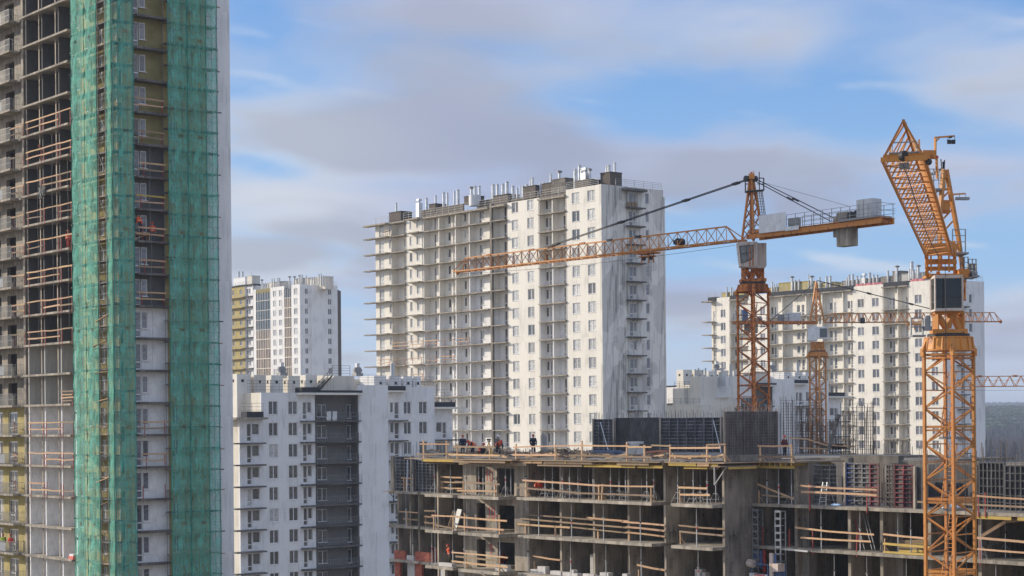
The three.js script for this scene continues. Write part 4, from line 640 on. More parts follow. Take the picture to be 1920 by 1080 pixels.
{
  const { f, g, ys, xn, s2, s3, A0, yK, cells } = tower, yB = ys[ys.length - 1] - 2, yT = ys[0] + 2, lift = 2;
  const N = (px, b = 1.4) => fa(f, px, b), G = (px, b = 1.4) => fa(g, px, b), cA = f.p + 1.4;
  scaffold('scaffolding behind the left green nets, on the sunlit front of the netted tower', f, [N(141, 1.3), N(157, 1.3), N(172, 1.3), N(189, 1.3), N(203, 1.3), g.p + 1.3], 0.35, 1.3, yB, yT, lift, { stick: [[N(139), 0.2]], ends: [] });
  scaffold('scaffolding behind the narrow green net at the corner of the netted tower', g, [-cA + 0.2, (-cA + G(255)) / 2, G(254)], 0.35, 1.25, yB, yT, lift, { ends: [[G(253), 0.35]] });
  scaffold('scaffolding behind the wide green nets, on the shaded side of the netted tower', g, [G(320, 1.2), G(336, 1.2), G(355, 1.2), G(374, 1.2), G(391, 1.2), G(411, 1.2)], 0.35, 1.25, yB, yT, lift, { off: 0.6, ends: [[G(410), 0.6]] });
  net('bright sunlit green net between the open loggias and the uncovered scaffold strip', f, N(140), N(164.5), yB, yT, 1.42, lift);
  net('bright sunlit green net just left of the uncovered scaffold strip with windows', f, N(165), N(188), yB, yT, 1.44, lift);
  net('narrow sunlit strip of green net right of the uncovered scaffold strip', f, N(205), xn + 0.02, yB, yT, 1.42, lift, 0.08);
  net('dark shaded green net wrapped round the corner, left of the window column', g, -cA + 0.02, G(255), yB, yT, 1.42, lift);
  net('wide shaded green net right of the window column', g, G(320), G(356), yB, yT, 1.42, lift);
  net('shaded green net in the middle of the right scaffolding', g, G(356.5), G(391), yB, yT, 1.45, lift);
  net('rightmost green net, hanging in front of the plain grey wall', g, G(391.5), G(412), yB, yT, 1.42, lift, 0.06);
  // loose planks sticking out of the uncovered strip
  for (let k = 0; k < 9; k++) { const y = yK(610 + k * 47), a = N(rr(186, 196), 1.3), T = thing('scaffold_plank', fpt(f, a, y, 1.3), `loose grey plank poking out of the uncovered scaffold strip, ${ORD[k]} from the top`, 'plank', 'loose planks in the scaffold strip'); new MB().tint(rr(0.8, 1.3)).beam(fpt(f, a - 1.2, y + rr(-0.5, 0.1), 1.5), fpt(f, a + 1.3, y + rr(-0.1, 0.5), 1.25), 0.2, 0.06).build('board', k % 3 ? m_.old_wood : m_.plank_wood, T); }
  // plank guards of the loggias
  const lv = [170, 245, 302, 360, 417, 472, 528, 584, 640, 755, 811, 868, 925];
  lv.forEach((py, r) => {
    const y = ys.reduce((p, q) => (Math.abs(q - yK(py)) < Math.abs(p - yK(py)) ? q : p));
    if (r === 0) return;
    cells.forEach(([p, q], i) => {
      if (py === 755 && i < 2) return;
      const a = fa(f, p + 3, 0.85), b = fa(f, Math.min(q, 140) - 2, 0.85), L = b - a, low = py > 780, pl = [];
      if (!(low && rnd() < 0.25)) pl.push([a - 0.4, b + 0.3, 1.2, 1.2 + rr(-0.04, 0.04), rnd() < 0.2 ? m_.old_wood : m_.plank_wood]);
      if (rnd() < (low ? 0.7 : 0.55)) pl.push([a - 0.3, b + 0.3, rr(0.5, 0.6), rr(0.5, 0.62)]);
      if (py === 755) { pl.push([a, b, 0.85], [a, b, 0.3]); }
      guard(f, 0.9, y, [a, b], pl, `red-posted plank guard across the netted tower's ${['left', 'middle', 'right'][i]} loggia, ${ORD[r - 1]} one from the top`, 'plank guards on the tower loggias');
    });
    if (py < 700) { const a = fa(f, 28, 0.6), b = fa(f, 48, 0.6); guard(f, 0.6, y, [a, b], [[a - 0.5, b + 0.2, 1.15], ...(r % 2 ? [[a - 0.3, b + 0.1, 0.55]] : [])], `short plank guard between balcony and loggias of the netted tower, ${ORD[r - 1]} from the top`, 'plank guards beside the tower balconies'); }
    else if (py > 780) { const a = fa(f, 27, 0.6), b = fa(f, 33, 0.6); guard(f, 0.6, y, [a], [[a - 0.6, b + 0.2, 1.0, 0.8], [a - 0.6, b + 0.2, 0.4, 0.6]], `single red post with short boards beside a balcony on yellow insulation, ${ORD[r - 9]} from the top`, 'plank guards beside the tower balconies'); }
  });
  // plank guards on the balconies of the shaded side
  [[220, 0], [278, 1], [336, 1], [393, 1], [452, 1], [512, 1], [570, 1], [795, 2], [845, 1], [908, 3]].forEach(([py, kind], r) => {
    const t = fy(g, 285, py, 0.95), y = ys.reduce((p, q) => (Math.abs(q - t) < Math.abs(p - t) ? q : p)), a = fa(g, 268 + (r % 3) * 3, 0.9), b = fa(g, 309, 0.9);
    guard(g, 0.9, y, kind === 0 ? [b] : [a, b], kind === 3 ? [] : [[a - 0.5, b + 0.3, 1.15, 1.13, r === 3 ? m_.yellow_beam : undefined], [a - 0.7, b + 0.1, 0.55]], `red-posted plank guard before the netted tower's shaded balcony doors, ${ORD[r]} one from the top`, 'plank guards on the shaded tower balconies');
  });
  // ropes hanging in the loggias and in front of the balconies
  [[102, 250, 560], [75, 300, 640], [131, 300, 620], [286, 270, 700]].forEach(([px, p, q], k) => { const ff = k === 3 ? g : f, b = 1.05, a = fa(ff, px, b), T = thing('hanging_rope', fpt(ff, a, fy(ff, px, q, b), b), k === 3 ? 'thin grey rope hanging in front of the shaded balconies' : `thin grey rope hanging down the ${['middle', 'left', 'right'][k]} loggia column`, 'rope'); const mb = new MB(); let w = fpt(ff, a, fy(ff, px, p, b), b); for (let n = 1; n <= 8; n++) { const v = fpt(ff, a + rr(-0.12, 0.12), mix(fy(ff, px, p, b), fy(ff, px, q, b), n / 8), b); mb.tube(w, v, 0.018, 4); w = v; } mb.build('rope_line', m_.steel_grey, T); });
  // a small stack of red-wrapped blocks on a loggia slab, a bundle of tools
  { const y = ys.reduce((p, q) => (Math.abs(q - yK(1038)) < Math.abs(p - yK(1038)) ? q : p)), a = fa(f, 134, 0.6), T = thing('wrapped_pack', fpt(f, a, y, 0.5), 'red and white wrapped pack lying on the right loggia slab near the lower edge', 'pack'); const mb = new MB().tint(0.75, 0.16, 0.14); fbox(mb, f, a - 0.5, a + 0.5, y, y + 0.3, 0.1, 0.8); const m = mb.build('pack_body', m_.plastic, T); const m2 = new MB().tint(0.8); fbox(m2, f, a - 0.42, a + 0.45, y + 0.3, y + 0.5, 0.15, 0.75); m2.build('pack_top', m_.plastic, T); }
  { const y = ys.reduce((p, q) => (Math.abs(q - yK(365)) < Math.abs(p - yK(365)) ? q : p)), a = fa(f, 85, 0.9), T = thing('tool_bundle', fpt(f, a, y, 0.95), 'bundle of grey sheets and bags hung over a loggia edge of the netted tower', 'bundle'); const mb = new MB(); for (let k = 0; k < 16; k++) mb.tint(rr(0.2, 0.9)).beam(fpt(f, a + rr(-0.9, 0.9), y + rr(0, 0.5), 1.0), fpt(f, a + rr(-0.8, 0.8), y - rr(0.2, 0.9), rr(0.95, 1.15)), rr(0.05, 0.2), 0.06); mb.build('bundle_pieces', m_.steel_grey, T); }
}
// ---------------------------------------------------------------- the unfinished concrete frame in front
const L = { 3: CAMY - 2.8, 2: CAMY - 5.8, 1: CAMY - 8.8, 0: CAMY - 11.8, [-1]: CAMY - 14.8 };
const site = (() => {
  const c0 = at(1093, 939, 137.8), zs = c0.z, f = FA(zs - 1.2), r = FA(zs - 1.2 - 3.6), e = FA(zs - 1.2 - 1.0), x57 = gx(1357, f.p), g = FB(x57);
  const B = thing('unfinished_building', V(x57, 0, f.p), 'unfinished concrete frame with open rooms, timber guards and formwork in the foreground', 'building');
  const rc = m_.raw_concrete, dc = m_.dark_concrete, sc = m_.slab_concrete;
  const part2 = (ff, name, mat, p0, p1, y0, y1, b0, b1, tint) => part(B, ff, name, mat, fa(ff, p0), fa(ff, p1), y0, y1, b0, b1, tint ?? rr(0.85, 1.12));
  const levels = [-1, 0, 1, 2], xE = fa(f, 742), back = -24;
  for (const k of levels) {
    const y = L[k], t = L[k + 1] - 0.22, last = k === 2;
    // slabs: the deep floor, then the projecting edges
    part(B, f, 'floor_slab', sc, xE, x57 + 0.1, y - 0.22, y, back, -1.2);
    part(B, r, 'floor_slab', sc, x57 + 0.103, fa(r, 2010), y - 0.22, y, back, 0.9, rr(0.85, 1));
    part2(e, 'floor_slab', sc, 742, 797, y - 0.22, y - 0.003, -0.2, 0.85);
    part(B, f, 'floor_slab', sc, fa(f, 786), fa(f, 964), y - 0.219, y - 0.002, -1.197, 0);
    part(B, f, 'balcony_slab', sc, fa(f, 795, 1.9), fa(f, 847, 1.9), y - 0.24, y, 0.003, 1.9, rr(0.95, 1.2));
    part(B, f, 'balcony_slab', sc, fa(f, 857, 2.1), fa(f, 933, 2.1), y - 0.25, y, 0.003, 2.1, rr(0.95, 1.2));
    part(B, f, 'balcony_slab', sc, fa(f, 967, 1.2), fa(f, 1220, 1.2), y - 0.23, y, -1.197, 1.2, rr(0.95, 1.15));
    part(B, f, 'balcony_slab', sc, fa(f, 1256, 1.2), fa(f, 1334, 1.2), y - 0.23, y, -1.197, 1.2, rr(0.95, 1.15));
    // cross walls: their lit front edges and shaded sides
    const W = (ff, p, w, deep, mat = rc, b = 0) => { const a = fa(ff, p, b); part(B, ff, 'cross_wall', mat, a, a + w, y, t, -deep, b, rr(0.85, 1.15)); };
    if (!last) { W(e, 743.5, 0.18, 5); W(e, 766.5, 0.2, 4.5); W(e, 782.5, 0.2, 4.5); } else W(e, 815, 0.2, 3);
    W(f, 818, 0.2, 6);
    for (const p of [1048, 1110, 1175, 1243]) W(f, p, 0.22, p === 1243 ? 6 : 5.2);
    // walls with the painted storey numbers
    const a = (p) => fa(f, p), hs = [[a(892), a(908.5), y, y + 2.3], [a(931), a(963), y, y + 2.2]];
    wall(B, f, 'wall', rc, a(867), a(990), y, t, -0.22, 0, hs);
    part(B, f, 'cross_wall', rc, a(990), a(990) + 0.02, y, t, -5, -0.003, 1);
    // closing wall far inside, its concrete colour darkened so the rooms look shaded
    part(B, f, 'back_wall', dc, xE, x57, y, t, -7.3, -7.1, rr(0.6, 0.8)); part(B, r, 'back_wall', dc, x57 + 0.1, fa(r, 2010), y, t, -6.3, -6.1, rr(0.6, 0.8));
    if (k === 0) { part2(e, 'parapet', m_.red_brick, 745.5, 766.5, y, y + 0.75, 0.3, 0.5, 1); part2(e, 'parapet', m_.red_brick, 785, 818, y, y + 0.8, 0.3, 0.5, 1); part2(e, 'window_lintel_block', m_.block_grey, 769, 782.5, y, y + 0.4, 0.3, 0.5, 1); }
    if (k === -1) { for (const [p, q] of [[745.5, 755], [784, 796]]) part2(e, 'infill_wall', m_.red_brick, p, q, y, t, 0.2, 0.45, 1); part2(e, 'infill_wall', m_.block_grey, 768.5, 782, y, t, 0.15, 0.4, 0.85); part2(f, 'infill_wall', m_.block_grey, 819.5, 830, y, t, -0.4, -0.1, 0.95); part2(f, 'infill_wall', m_.block_grey, 855, 866.9, y, t, -0.4, -0.1, 0.95); }
    // end of the front block: edge, then its deep shaded side wall
    part(B, f, 'cross_wall', rc, x57 - 0.22, x57, y, t + 0.22, -5.6, 0, 1); part(B, f, 'wall', dc, x57 + 0.003, x57 + 0.12, y - 0.2, t + 0.02, -3.59, -0.1, rr(0.85, 1.1));
    // the set back part
    if (!last) { W(r, 1488, 0.25, 4, rc); part2(r, 'pier', dc, 1493, 1506, y, t, -1.2, -0.5); W(r, 1588, 0.25, 5); W(r, 1648, 0.25, 5); part2(r, 'infill_wall', dc, 1652.5, 1669, y, t, -1.4, -1.2); W(r, 1738, 0.25, 5); W(r, 1832, 0.25, 5); W(r, 1935, 0.25, 5); }
    else { W(r, 1488, 0.3, 4, rc); part2(r, 'pier', dc, 1493, 1509, y, L[3], -1.6, -0.35); }
  }
  // solid lower storeys down to the ground
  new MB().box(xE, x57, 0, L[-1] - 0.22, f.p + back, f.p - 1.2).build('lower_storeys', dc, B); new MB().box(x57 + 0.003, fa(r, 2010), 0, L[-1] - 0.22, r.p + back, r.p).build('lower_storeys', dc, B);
  // the raw wall top that carries the dark formwork
  part(B, f, 'wall', dc, x57 - 0.22, x57 + 0.12, L[3] + 0.01, L[3] + 0.45, -5.8, -0.05, 1.05);
  return { f, r, e, g, x57, zs, B };
})();
// painted storey numbers
{
  const { f } = site;
  const paint = (txt, px, lo, hi, y, label) => {
    const a = fa(f, px), w = txt.length * 0.52, T = thing('painted_number', fpt(f, a, y + lo, 0.004), label, 'painted number'), mb = new MB();
    const S = { 1: [[[0.05, 0.66], [0.5, 1], [0.5, 0.02]]], 0: [Array.from({ length: 15 }, (_, k) => [0.5 + 0.42 * Math.sin(k / 14 * 6.3), 0.5 - 0.5 * Math.cos(k / 14 * 6.3)])], 9: [Array.from({ length: 13 }, (_, k) => [0.5 + 0.4 * Math.sin(k / 12 * 6.3 + 1.4), 0.72 + 0.27 * Math.cos(k / 12 * 6.3 + 1.4)]), [[0.9, 0.75], [0.86, 0.35], [0.6, 0.05], [0.25, 0.06]]] };
    [...txt].forEach((ch, i) => { const n = txt.length, cw = w / n, x0 = a - w / 2 + i * cw; for (const line of S[ch]) for (let k = 1; k < line.length; k++) { const P = ([u, v]) => fpt(f, x0 + u * cw * 0.86, y + lo + v * (hi - lo), 0.008 + rnd() * 0.003); mb.tint(rr(0.8, 1.1), rr(0.8, 1.1), 1).beam(P(line[k - 1]), P(line[k]), 0.075, 0.006, V(0, 0, 1)); const q = P(line[k]); mb.box(q.x - 0.037, q.x + 0.037, q.y - 0.037, q.y + 0.037, f.p + 0.004, f.p + 0.007); } });
    const m = mb.build('paint_strokes', mats.red_paint, T);
  };
  M('spray_red', 0.55, 0.09, 0.08, null);
  mats.red_paint_keep = mats.red_paint;
  const keep = mats.red_paint; mats.red_paint = mats.spray_red;
  paint('10', 917, 1.15, 2.0, L[2], 'red number 10 sprayed on the wall of the top storey, just under the deck'); paint('10', 920.5, 1.1, 2.0, L[1], 'red number 10 sprayed on the wall one storey above the red 9'); paint('9', 919, 1.2, 1.95, L[0], 'red number 9 sprayed on the lowest fully visible storey wall');
  mats.red_paint = keep;
}
// timber deck formwork on the top storey
{
  const { f, r, x57 } = site, y = L[3];
  const deck = thing('deck_formwork', fpt(f, fa(f, 1057), y - 0.4, 0), 'long plywood deck on yellow timber beams carrying the top storey', 'formwork');
  const A = (p, b) => fa(f, p, b);
  [[757, 862, 1.5, -6], [862, 960, 2.3, -6], [960, 1100, 1.6, -6], [1100, 1236, 1.7, -6], [1240, 1357.5, 1.3, -6]].forEach(([p, q, b, bb]) => part(deck, f, 'plywood_deck', m_.old_wood, A(p, b), A(q, b) - 0.02, y - 0.09, y - 0.03, bb, b, rr(0.8, 1.2)));
  part(deck, f, 'concrete_layer', m_.dark_concrete, A(775, 1), x57 - 0.5, y - 0.02, y + 0.06, -24, 0.9, 0.9);
  part(deck, f, 'plywood_deck', m_.old_wood, A(757, 1.5), x57 - 0.24, y - 0.1, y - 0.03, -24, -6.01, 0.8);
  const beam = (p, q, b, dy, mat, name = 'formwork_beam') => { const a0 = A(p, b), a1 = A(q, b), mb = new MB().tint(rr(0.75, 1.15)); fbox(mb, f, a0, a1, y - dy - 0.05, y - dy, b - 0.09, b); fbox(mb, f, a0, a1, y - dy - 0.15, y - dy - 0.05, b - 0.06, b - 0.03); fbox(mb, f, a0, a1, y - dy - 0.2, y - dy - 0.15, b - 0.09, b); mb.build(name, mat, deck); };
  const yb = m_.yellow_beam, ow = m_.plank_wood;
  [[792, 857, 1.5, 0.1, yb], [798, 850, 1.0, 0.3, m_.old_wood], [849, 946, 2.2, 0.1, m_.old_wood], [859, 932, 1.7, 0.3, m_.old_wood], [906, 985, 1.75, 0.3, m_.old_wood], [960, 1015, 1.5, 0.1, ow], [1006, 1090, 1.4, 0.3, m_.old_wood], [1018, 1110, 1.5, 0.1, m_.old_wood], [1093, 1132, 1.3, 0.3, yb], [1130, 1190, 1.4, 0.3, yb], [1155, 1215, 1.6, 0.1, m_.old_wood], [1194, 1241, 1.4, 0.3, yb], [1252, 1304, 1.3, 0.1, yb], [1281, 1325, 1.1, 0.3, yb], [1306, 1328, 1.3, 0.1, ow], [1305, 1346, 1.0, 0.3, m_.old_wood], [1330, 1345, 1.2, 0.1, yb]].forEach(([p, q, b, d, m]) => beam(p, q, b, d, m));
  // short cross beams seen end on along the edge
  for (let k = 0; k < 44; k++) { const p = 790 + k * 12.8, b = p < 860 ? 1.45 : p < 960 ? 2.2 : p < 1240 ? 1.55 : 1.25, a = A(p, b); const mb = new MB().tint(rr(0.6, 1.2)); mb.beam(fpt(f, a, y - 0.2, b - 1.6), fpt(f, a, y - 0.2, b - rr(0, 0.25)), 0.08, 0.17); mb.build('cross_beam', k % 3 ? m_.old_wood : yb, deck); }
  // small deck in the set back part
  const d2 = thing('deck_formwork', fpt(r, fa(r, 1450), y - 0.4, 0), 'small plywood deck on short beams above the hoist, right of the dark formwork', 'formwork');
  part(d2, r, 'plywood_deck', m_.old_wood, fa(r, 1409, 1.2), fa(r, 1489, 1.2), y - 0.09, y, -4, 1.2, 0.9);
  for (let k = 0; k < 8; k++) { const a = fa(r, 1412 + k * 10.2, 1.1), mb = new MB().tint(rr(0.6, 1.2)); mb.beam(fpt(r, a, y - 0.2, -3), fpt(r, a, y - 0.2, 1.15), 0.09, 0.2); mb.build('cross_beam', k % 2 ? yb : m_.old_wood, d2); }
  { const mb = new MB(); fbox(mb, r, fa(r, 1412, 0.8), fa(r, 1488, 0.8), y - 0.5, y - 0.31, 0.7, 0.8); mb.build('formwork_beam', yb, d2); }
  // right hand slab on beams, beyond the big mast
  const d3 = thing('deck_formwork', fpt(r, fa(r, 1880), L[2] - 0.6, 1), 'stripped slab edge with yellow beams at the right, beyond the big crane mast', 'formwork');
  for (const [p, q, d] of [[1826, 1894, 0.24], [1906, 1960, 0.24]]) { const mb = new MB().tint(rr(0.8, 1.1)); fbox(mb, r, fa(r, p, 0.9), fa(r, q, 0.9), L[2] - d - 0.2, L[2] - d, 0.8, 0.9); mb.build('formwork_beam', yb, d3); }
  new MB().beam(fpt(r, fa(r, 1843, 0.7), L[1] + 1.5, 0.9), fpt(r, fa(r, 1882, 0.5), L[2] - 0.5, 0.2), 0.12, 0.2).build('leaning_beam', m_.plank_wood, d3);
  new MB().beam(fpt(r, fa(r, 1880, 0.5), L[2] - 0.55, 0.2), fpt(r, fa(r, 1925, 0.5), L[2] - 0.35, 0.2), 0.2, 0.25).build('leaning_beam', m_.old_wood, d3);
}
// guards, props, formwork
{
  const { f, r, e, x57 } = site, A = (p, b) => fa(f, p, b), R = (p, b) => fa(r, p, b);
  const wood = { post: m_.plank_wood, w: 0.1, foot: true, drop: 0, h: 1.15 }, red = { h: 1.15, drop: 0.35 };
  const G = (ff, b, lv, posts, planks, label, o = wood, dy = 0) => guard(ff, b, L[lv] + dy, posts.length ? posts.map((p) => fa(ff, p, b)) : [fa(ff, planks[0][0] + 2, b)], planks.map(([p, q, ...h]) => [fa(ff, p, b), fa(ff, q, b), ...h]), label, 'timber guards on the unfinished frame', posts.length ? o : { ...o, h: 0.9, w: 0.07 });
  // on the deck
  G(f, 1.4, 3, [794, 837], [[788, 844, 1.15], [781, 846, 0.3, 0.42]], 'timber guard at the left end of the top deck', { ...wood, h: 1.5 });
  G(f, 2.2, 3, [857, 918], [[850, 928, 1.0], [842, 938, 0.32]], 'timber guard on the deck in front of the workers with red helmets');
  G(f, 1.5, 3, [967, 1041], [[963, 1092, 0.95, 1.1], [962, 1044, 0.35]], 'timber guard on the deck below the lone worker in dark clothes');
  G(f, 1.5, 3, [1091, 1175], [[1088, 1180, 1.1], [1068, 1180, 0.36]], 'timber guard on the deck in front of the left ribbed formwork', { ...wood, h: 1.4 });
  G(f, 1.6, 3, [1208], [[1178, 1222, 1.05], [1158, 1222, 0.3]], 'timber guard post with two planks beside the coiled bundle on the deck');
  G(f, 1.2, 3, [1256, 1325], [[1222, 1258, 1.15, 1.1, m_.old_wood], [1256, 1352, 1.0], [1256, 1334, 0.4]], 'timber guard on the deck in front of the wide ribbed formwork');
  G(f, 0.6, 3, [1359], [[1325, 1362, 1.2, 1.22, m_.old_wood], [1328, 1360, 0.35]], 'short timber guard at the right end of the top deck');
  G(r, 1.1, 3, [1425, 1484], [[1421, 1485, 1.1], [1420, 1484, 0.35]], 'timber guard on the small deck above the hoist');
  // storey under the deck
  G(e, 0.6, 2, [757, 761], [[752, 776, 1.15], [752, 775, 0.6]], 'short timber guard in front of the leftmost ribbed formwork');
  G(f, -0.3, 2, [], [[826, 866.5, 1.35], [826, 866.5, 0.95], [826, 866.5, 0.45]], 'three planks across the dark room left of the upper red 10');
  G(f, 1.9, 2, [868, 927], [[853, 937, 1.1, 1.0], [857, 932, 0.38, 0.45]], 'timber guard in front of the upper red 10');
  G(f, 1.0, 2, [986, 1122], [[980, 1125, 1.35, 1.1], [969, 1090, 0.75, 0.5]], 'long timber guard with the crouching worker behind it');
  G(f, 1.05, 2, [1127, 1220], [[1122, 1226, 1.15], [1080, 1226, 0.5]], 'timber guard right of the crouching worker, ending at a slab corner', { ...wood, lean: 5 });
  G(f, 0.9, 2, [], [[1272, 1326, 1.15], [1275, 1331, 0.65]], 'two planks between the props right of the slab corner');
  G(r, 0.6, 2, [], [[1420, 1488, 1.35, 0.4], [1428, 1488, 0.55, 0.5]], 'slanting plank over a level one in the bay under the small deck');
  G(r, 0.95, 2, [1517, 1624], [[1500, 1644, 1.35, 1.2], [1502, 1644, 0.95, 0.85]], 'long plank guard on red posts in front of the grey ribbed formwork', { ...red, h: 1.5 });
  G(r, 0.95, 2, [1833, 1846], [[1826, 1970, 1.0, 0.85], [1720, 1970, 0.5, 0.42]], 'plank guard on the right hand slab beyond the big crane mast', red);
  // storey of the lower 10
  G(e, 0.7, 1, [762], [[748, 783, 1.2], [755, 783, 0.6]], 'timber guard in the leftmost open bay, storey of the lower red 10');
  G(e, 0.4, 1, [], [[795, 816, 1.4], [795, 818, 0.9], [795, 818, 0.35]], 'three short planks in the second open bay from the left');
  G(f, 1.7, 1, [812, 848], [[809, 856, 1.2], [814, 849, 0.4, 0.25]], 'timber guard beside the leaning grey panel', { ...wood, lean: 5 });
  G(f, 1.95, 1, [870, 935], [[854, 950, 1.25, 1.1], [858, 944, 0.42]], 'timber guard in front of the lower red 10', { ...wood, h: 1.5 });
  G(f, 0.05, 1, [984, 1040], [[984, 1112, 1.55, 1.4], [975, 1176, 1.2, 0.95], [970, 1068, 0.75], [1070, 1176, 0.75, 0.6]], 'long run of planks across the first three open rooms right of the lower red 10', { ...wood, h: 0.6, foot: false });
  G(f, 0.05, 1, [1120, 1178], [[1100, 1178, 1.55, 1.45], [1165, 1246, 1.4, 1.3], [1173, 1246, 1.0, 0.92], [1173, 1246, 0.62, 0.5]], 'long run of planks across the fourth open room right of the lower red 10', { ...wood, h: 0.6, foot: false });
  G(f, 0.1, 1, [], [[1272, 1359, 1.35, 1.25], [1273, 1356, 0.95, 0.8, m_.old_wood]], 'one pale and one stained plank across the wide room left of the big grey wall');
  G(r, 0.85, 1, [1522, 1604], [[1490, 1638, 1.4, 1.2], [1500, 1632, 0.75, 0.72]], 'long plank guard on red posts right of the hoist', { ...red, h: 1.35 });
  G(r, 0.85, 1, [1429, 1478], [], 'two bare red guard posts beside the hoist mast', { ...red, h: 1.3 });
  G(r, 0.8, 1, [], [[1655, 1740, 1.25, 1.15], [1655, 1742, 0.62, 0.55, m_.yellow_beam], [1655, 1742, 0.12, 0.1, m_.yellow_beam]], 'one plank and two yellow boards across the room left of the big crane mast');
  G(r, 0.85, 1, [1836], [[1828, 1965, 1.35, 1.2], [1828, 1965, 0.65, 0.6]], 'two long planks across the dark room beyond the big crane mast', red);
  // lowest storey in view
  G(f, 1.95, 0, [872, 934], [[846, 951, 1.3, 1.2], [853, 925, 0.95, 0.9], [846, 951, 0.55, 0.45]], 'timber guard in front of the red 9');
  G(f, 0.1, 0, [], [[998, 1049, 1.3, 1.15]], 'single thin plank across the dusty room right of the red 9');
  G(f, 0.1, 0, [], [[1193, 1246, 1.25, 1.05]], 'single plank across the room beside the grey wall, lowest storey');
  G(r, 0.85, 0, [1577], [[1501, 1660, 1.05, 0.8], [1502, 1535, 0.45, 0.2]], 'plank guard with one timber post at the lower edge, right of the hoist');
  G(r, 0.85, 0, [], [[1655, 1735, 0.75, 0.6]], 'single plank at the lower edge beside the big crane mast');
  // steel props
  const prop = (ff, px, b, lv, top, label, tri, no) => {
    const a = fa(ff, px, b), y = L[lv], h = top, P = (dy, da = 0, db = 0) => fpt(ff, a + da, y + dy, b + db), T = thing('steel_prop', P(0), label, 'steel prop', 'adjustable steel props on the unfinished frame'), s = rr(0.5, 0.62);
    new MB().tint(rr(0.9, 1.3)).tube(P(0.01), P(h * s), 0.042, 7).box(P(0).x - 0.09, P(0).x + 0.09, y, y + 0.012, P(0).z - 0.09, P(0).z + 0.09).build('outer_tube', m_.zinc, T);
    new MB().tint(rr(0.8, 1.2)).tube(P(h * s), P(h - 0.01), 0.03, 7).box(P(0).x - 0.09, P(0).x + 0.09, y + h - 0.02, y + h - 0.003, P(0).z - 0.09, P(0).z + 0.09).build('inner_tube', m_.steel_grey, T);
    new MB().tube(P(h * s - 0.05), P(h * s + 0.06), 0.06, 8).beam(P(h * s, -0.16), P(h * s, 0.16), 0.02).build('collar', no % 3 ? m_.steel_grey : m_.dark_steel, T);
    if (no % 3 === 1) { const m = new MB().tint(1, 1, 1).tube(P(h * s - 0.34), P(h * s - 0.16), 0.046, 7).build('red_band', mats.spray_red, T); }
    if (tri) { const mb = new MB(); for (const [da, db] of [[-0.55, 0.15], [0.55, 0.15], [0.1, -0.6]]) mb.tube(P(0.75, da * 0.3, db * 0.3), P(0.01, da, db), 0.02, 5); mb.tube(P(0.75, -0.17, 0.05), P(0.75, 0.17, 0.05), 0.02, 5).tube(P(0.35, -0.36, 0.1), P(0.35, 0.36, 0.1), 0.015, 5); mb.tint(1.2); mb.build('folding_tripod', m_.steel_grey, T); }
  };
  const H = 3 - 0.22, HD = 2.66;
  const row = (list, ff, lv, top, where) => list.forEach(([px, b, tri], k) => prop(ff, px, b, lv, top, `grey steel prop ${where}, ${ORD[k]} from the left`, tri, k));
  row([[773, -0.4], [814, 0.2, 1], [844, 0.6, 1], [873, 1.2, 1], [897, 0.9, 1], [905, 1.5], [925, 1.1, 1], [947, 1.0, 1], [957, 0.3]], f, 2, HD, 'under the deck around the upper red 10');
  row([[985, 0.3], [1015, -1.5], [1021, 0.7, 1], [1035, 0.5, 1], [1053.5, 0.6, 1], [1067, 0.5, 1], [1083, 0.4, 1], [1087, -1.2], [1103, -1.5, 1], [1111, 0.2], [1144, 0.6, 1], [1160, 0.2, 1], [1172, 0.6, 1], [1188, -0.6], [1202, -1.2], [1212, 0.7, 1], [1225, 0.4, 1]], f, 2, HD, 'under the deck right of the crouching worker');
  row([[1270, 0.6, 1], [1282, -1.2, 1], [1299, 0.8, 1], [1312, -0.8, 1], [1325, 0.7, 1], [1341, 0.1, 1]], f, 2, HD, 'under the deck beside the big grey wall');
  row([[1437, 0.5, 1], [1459, 0.8], [1483, 0.6, 1]], r, 2, HD, 'under the small deck above the hoist');
  row([[760, -0.2], [815, 0.6], [851, 1.4], [874, 1.6], [929, 1.6]], f, 1, H, 'left of or beside the lower red 10');
  row([[1008.5, 0.8], [1070, 0.8], [1130, 0.9], [1199, 0.9], [1304.5, 0.9]], f, 1, H, 'right of the lower red 10');
  row([[772, 0.3], [808, 0.8], [814, 0.8], [847, 1.2], [869, 1.6], [935, 1.6]], f, 0, H, 'around the red 9');
  row([[988, 0.4], [1068, 0.8], [1134, 0.9], [1200, 0.9], [1307, 0.9]], f, 0, H, 'on the slab edge right of the red 9');
  row([[1538, 0.6], [1611, 0.6], [1682, 0.3], [1706, 0.5], [1789, 0.2], [1838, 0.6, 1], [1883, -1.5, 1]], r, 1, H, 'in the set back rooms right of the hoist');
  row([[1562, 0.6], [1623, 0.6], [1697, 0.4], [1865, 0.6]], r, 0, H, 'in the lowest rooms right of the hoist');
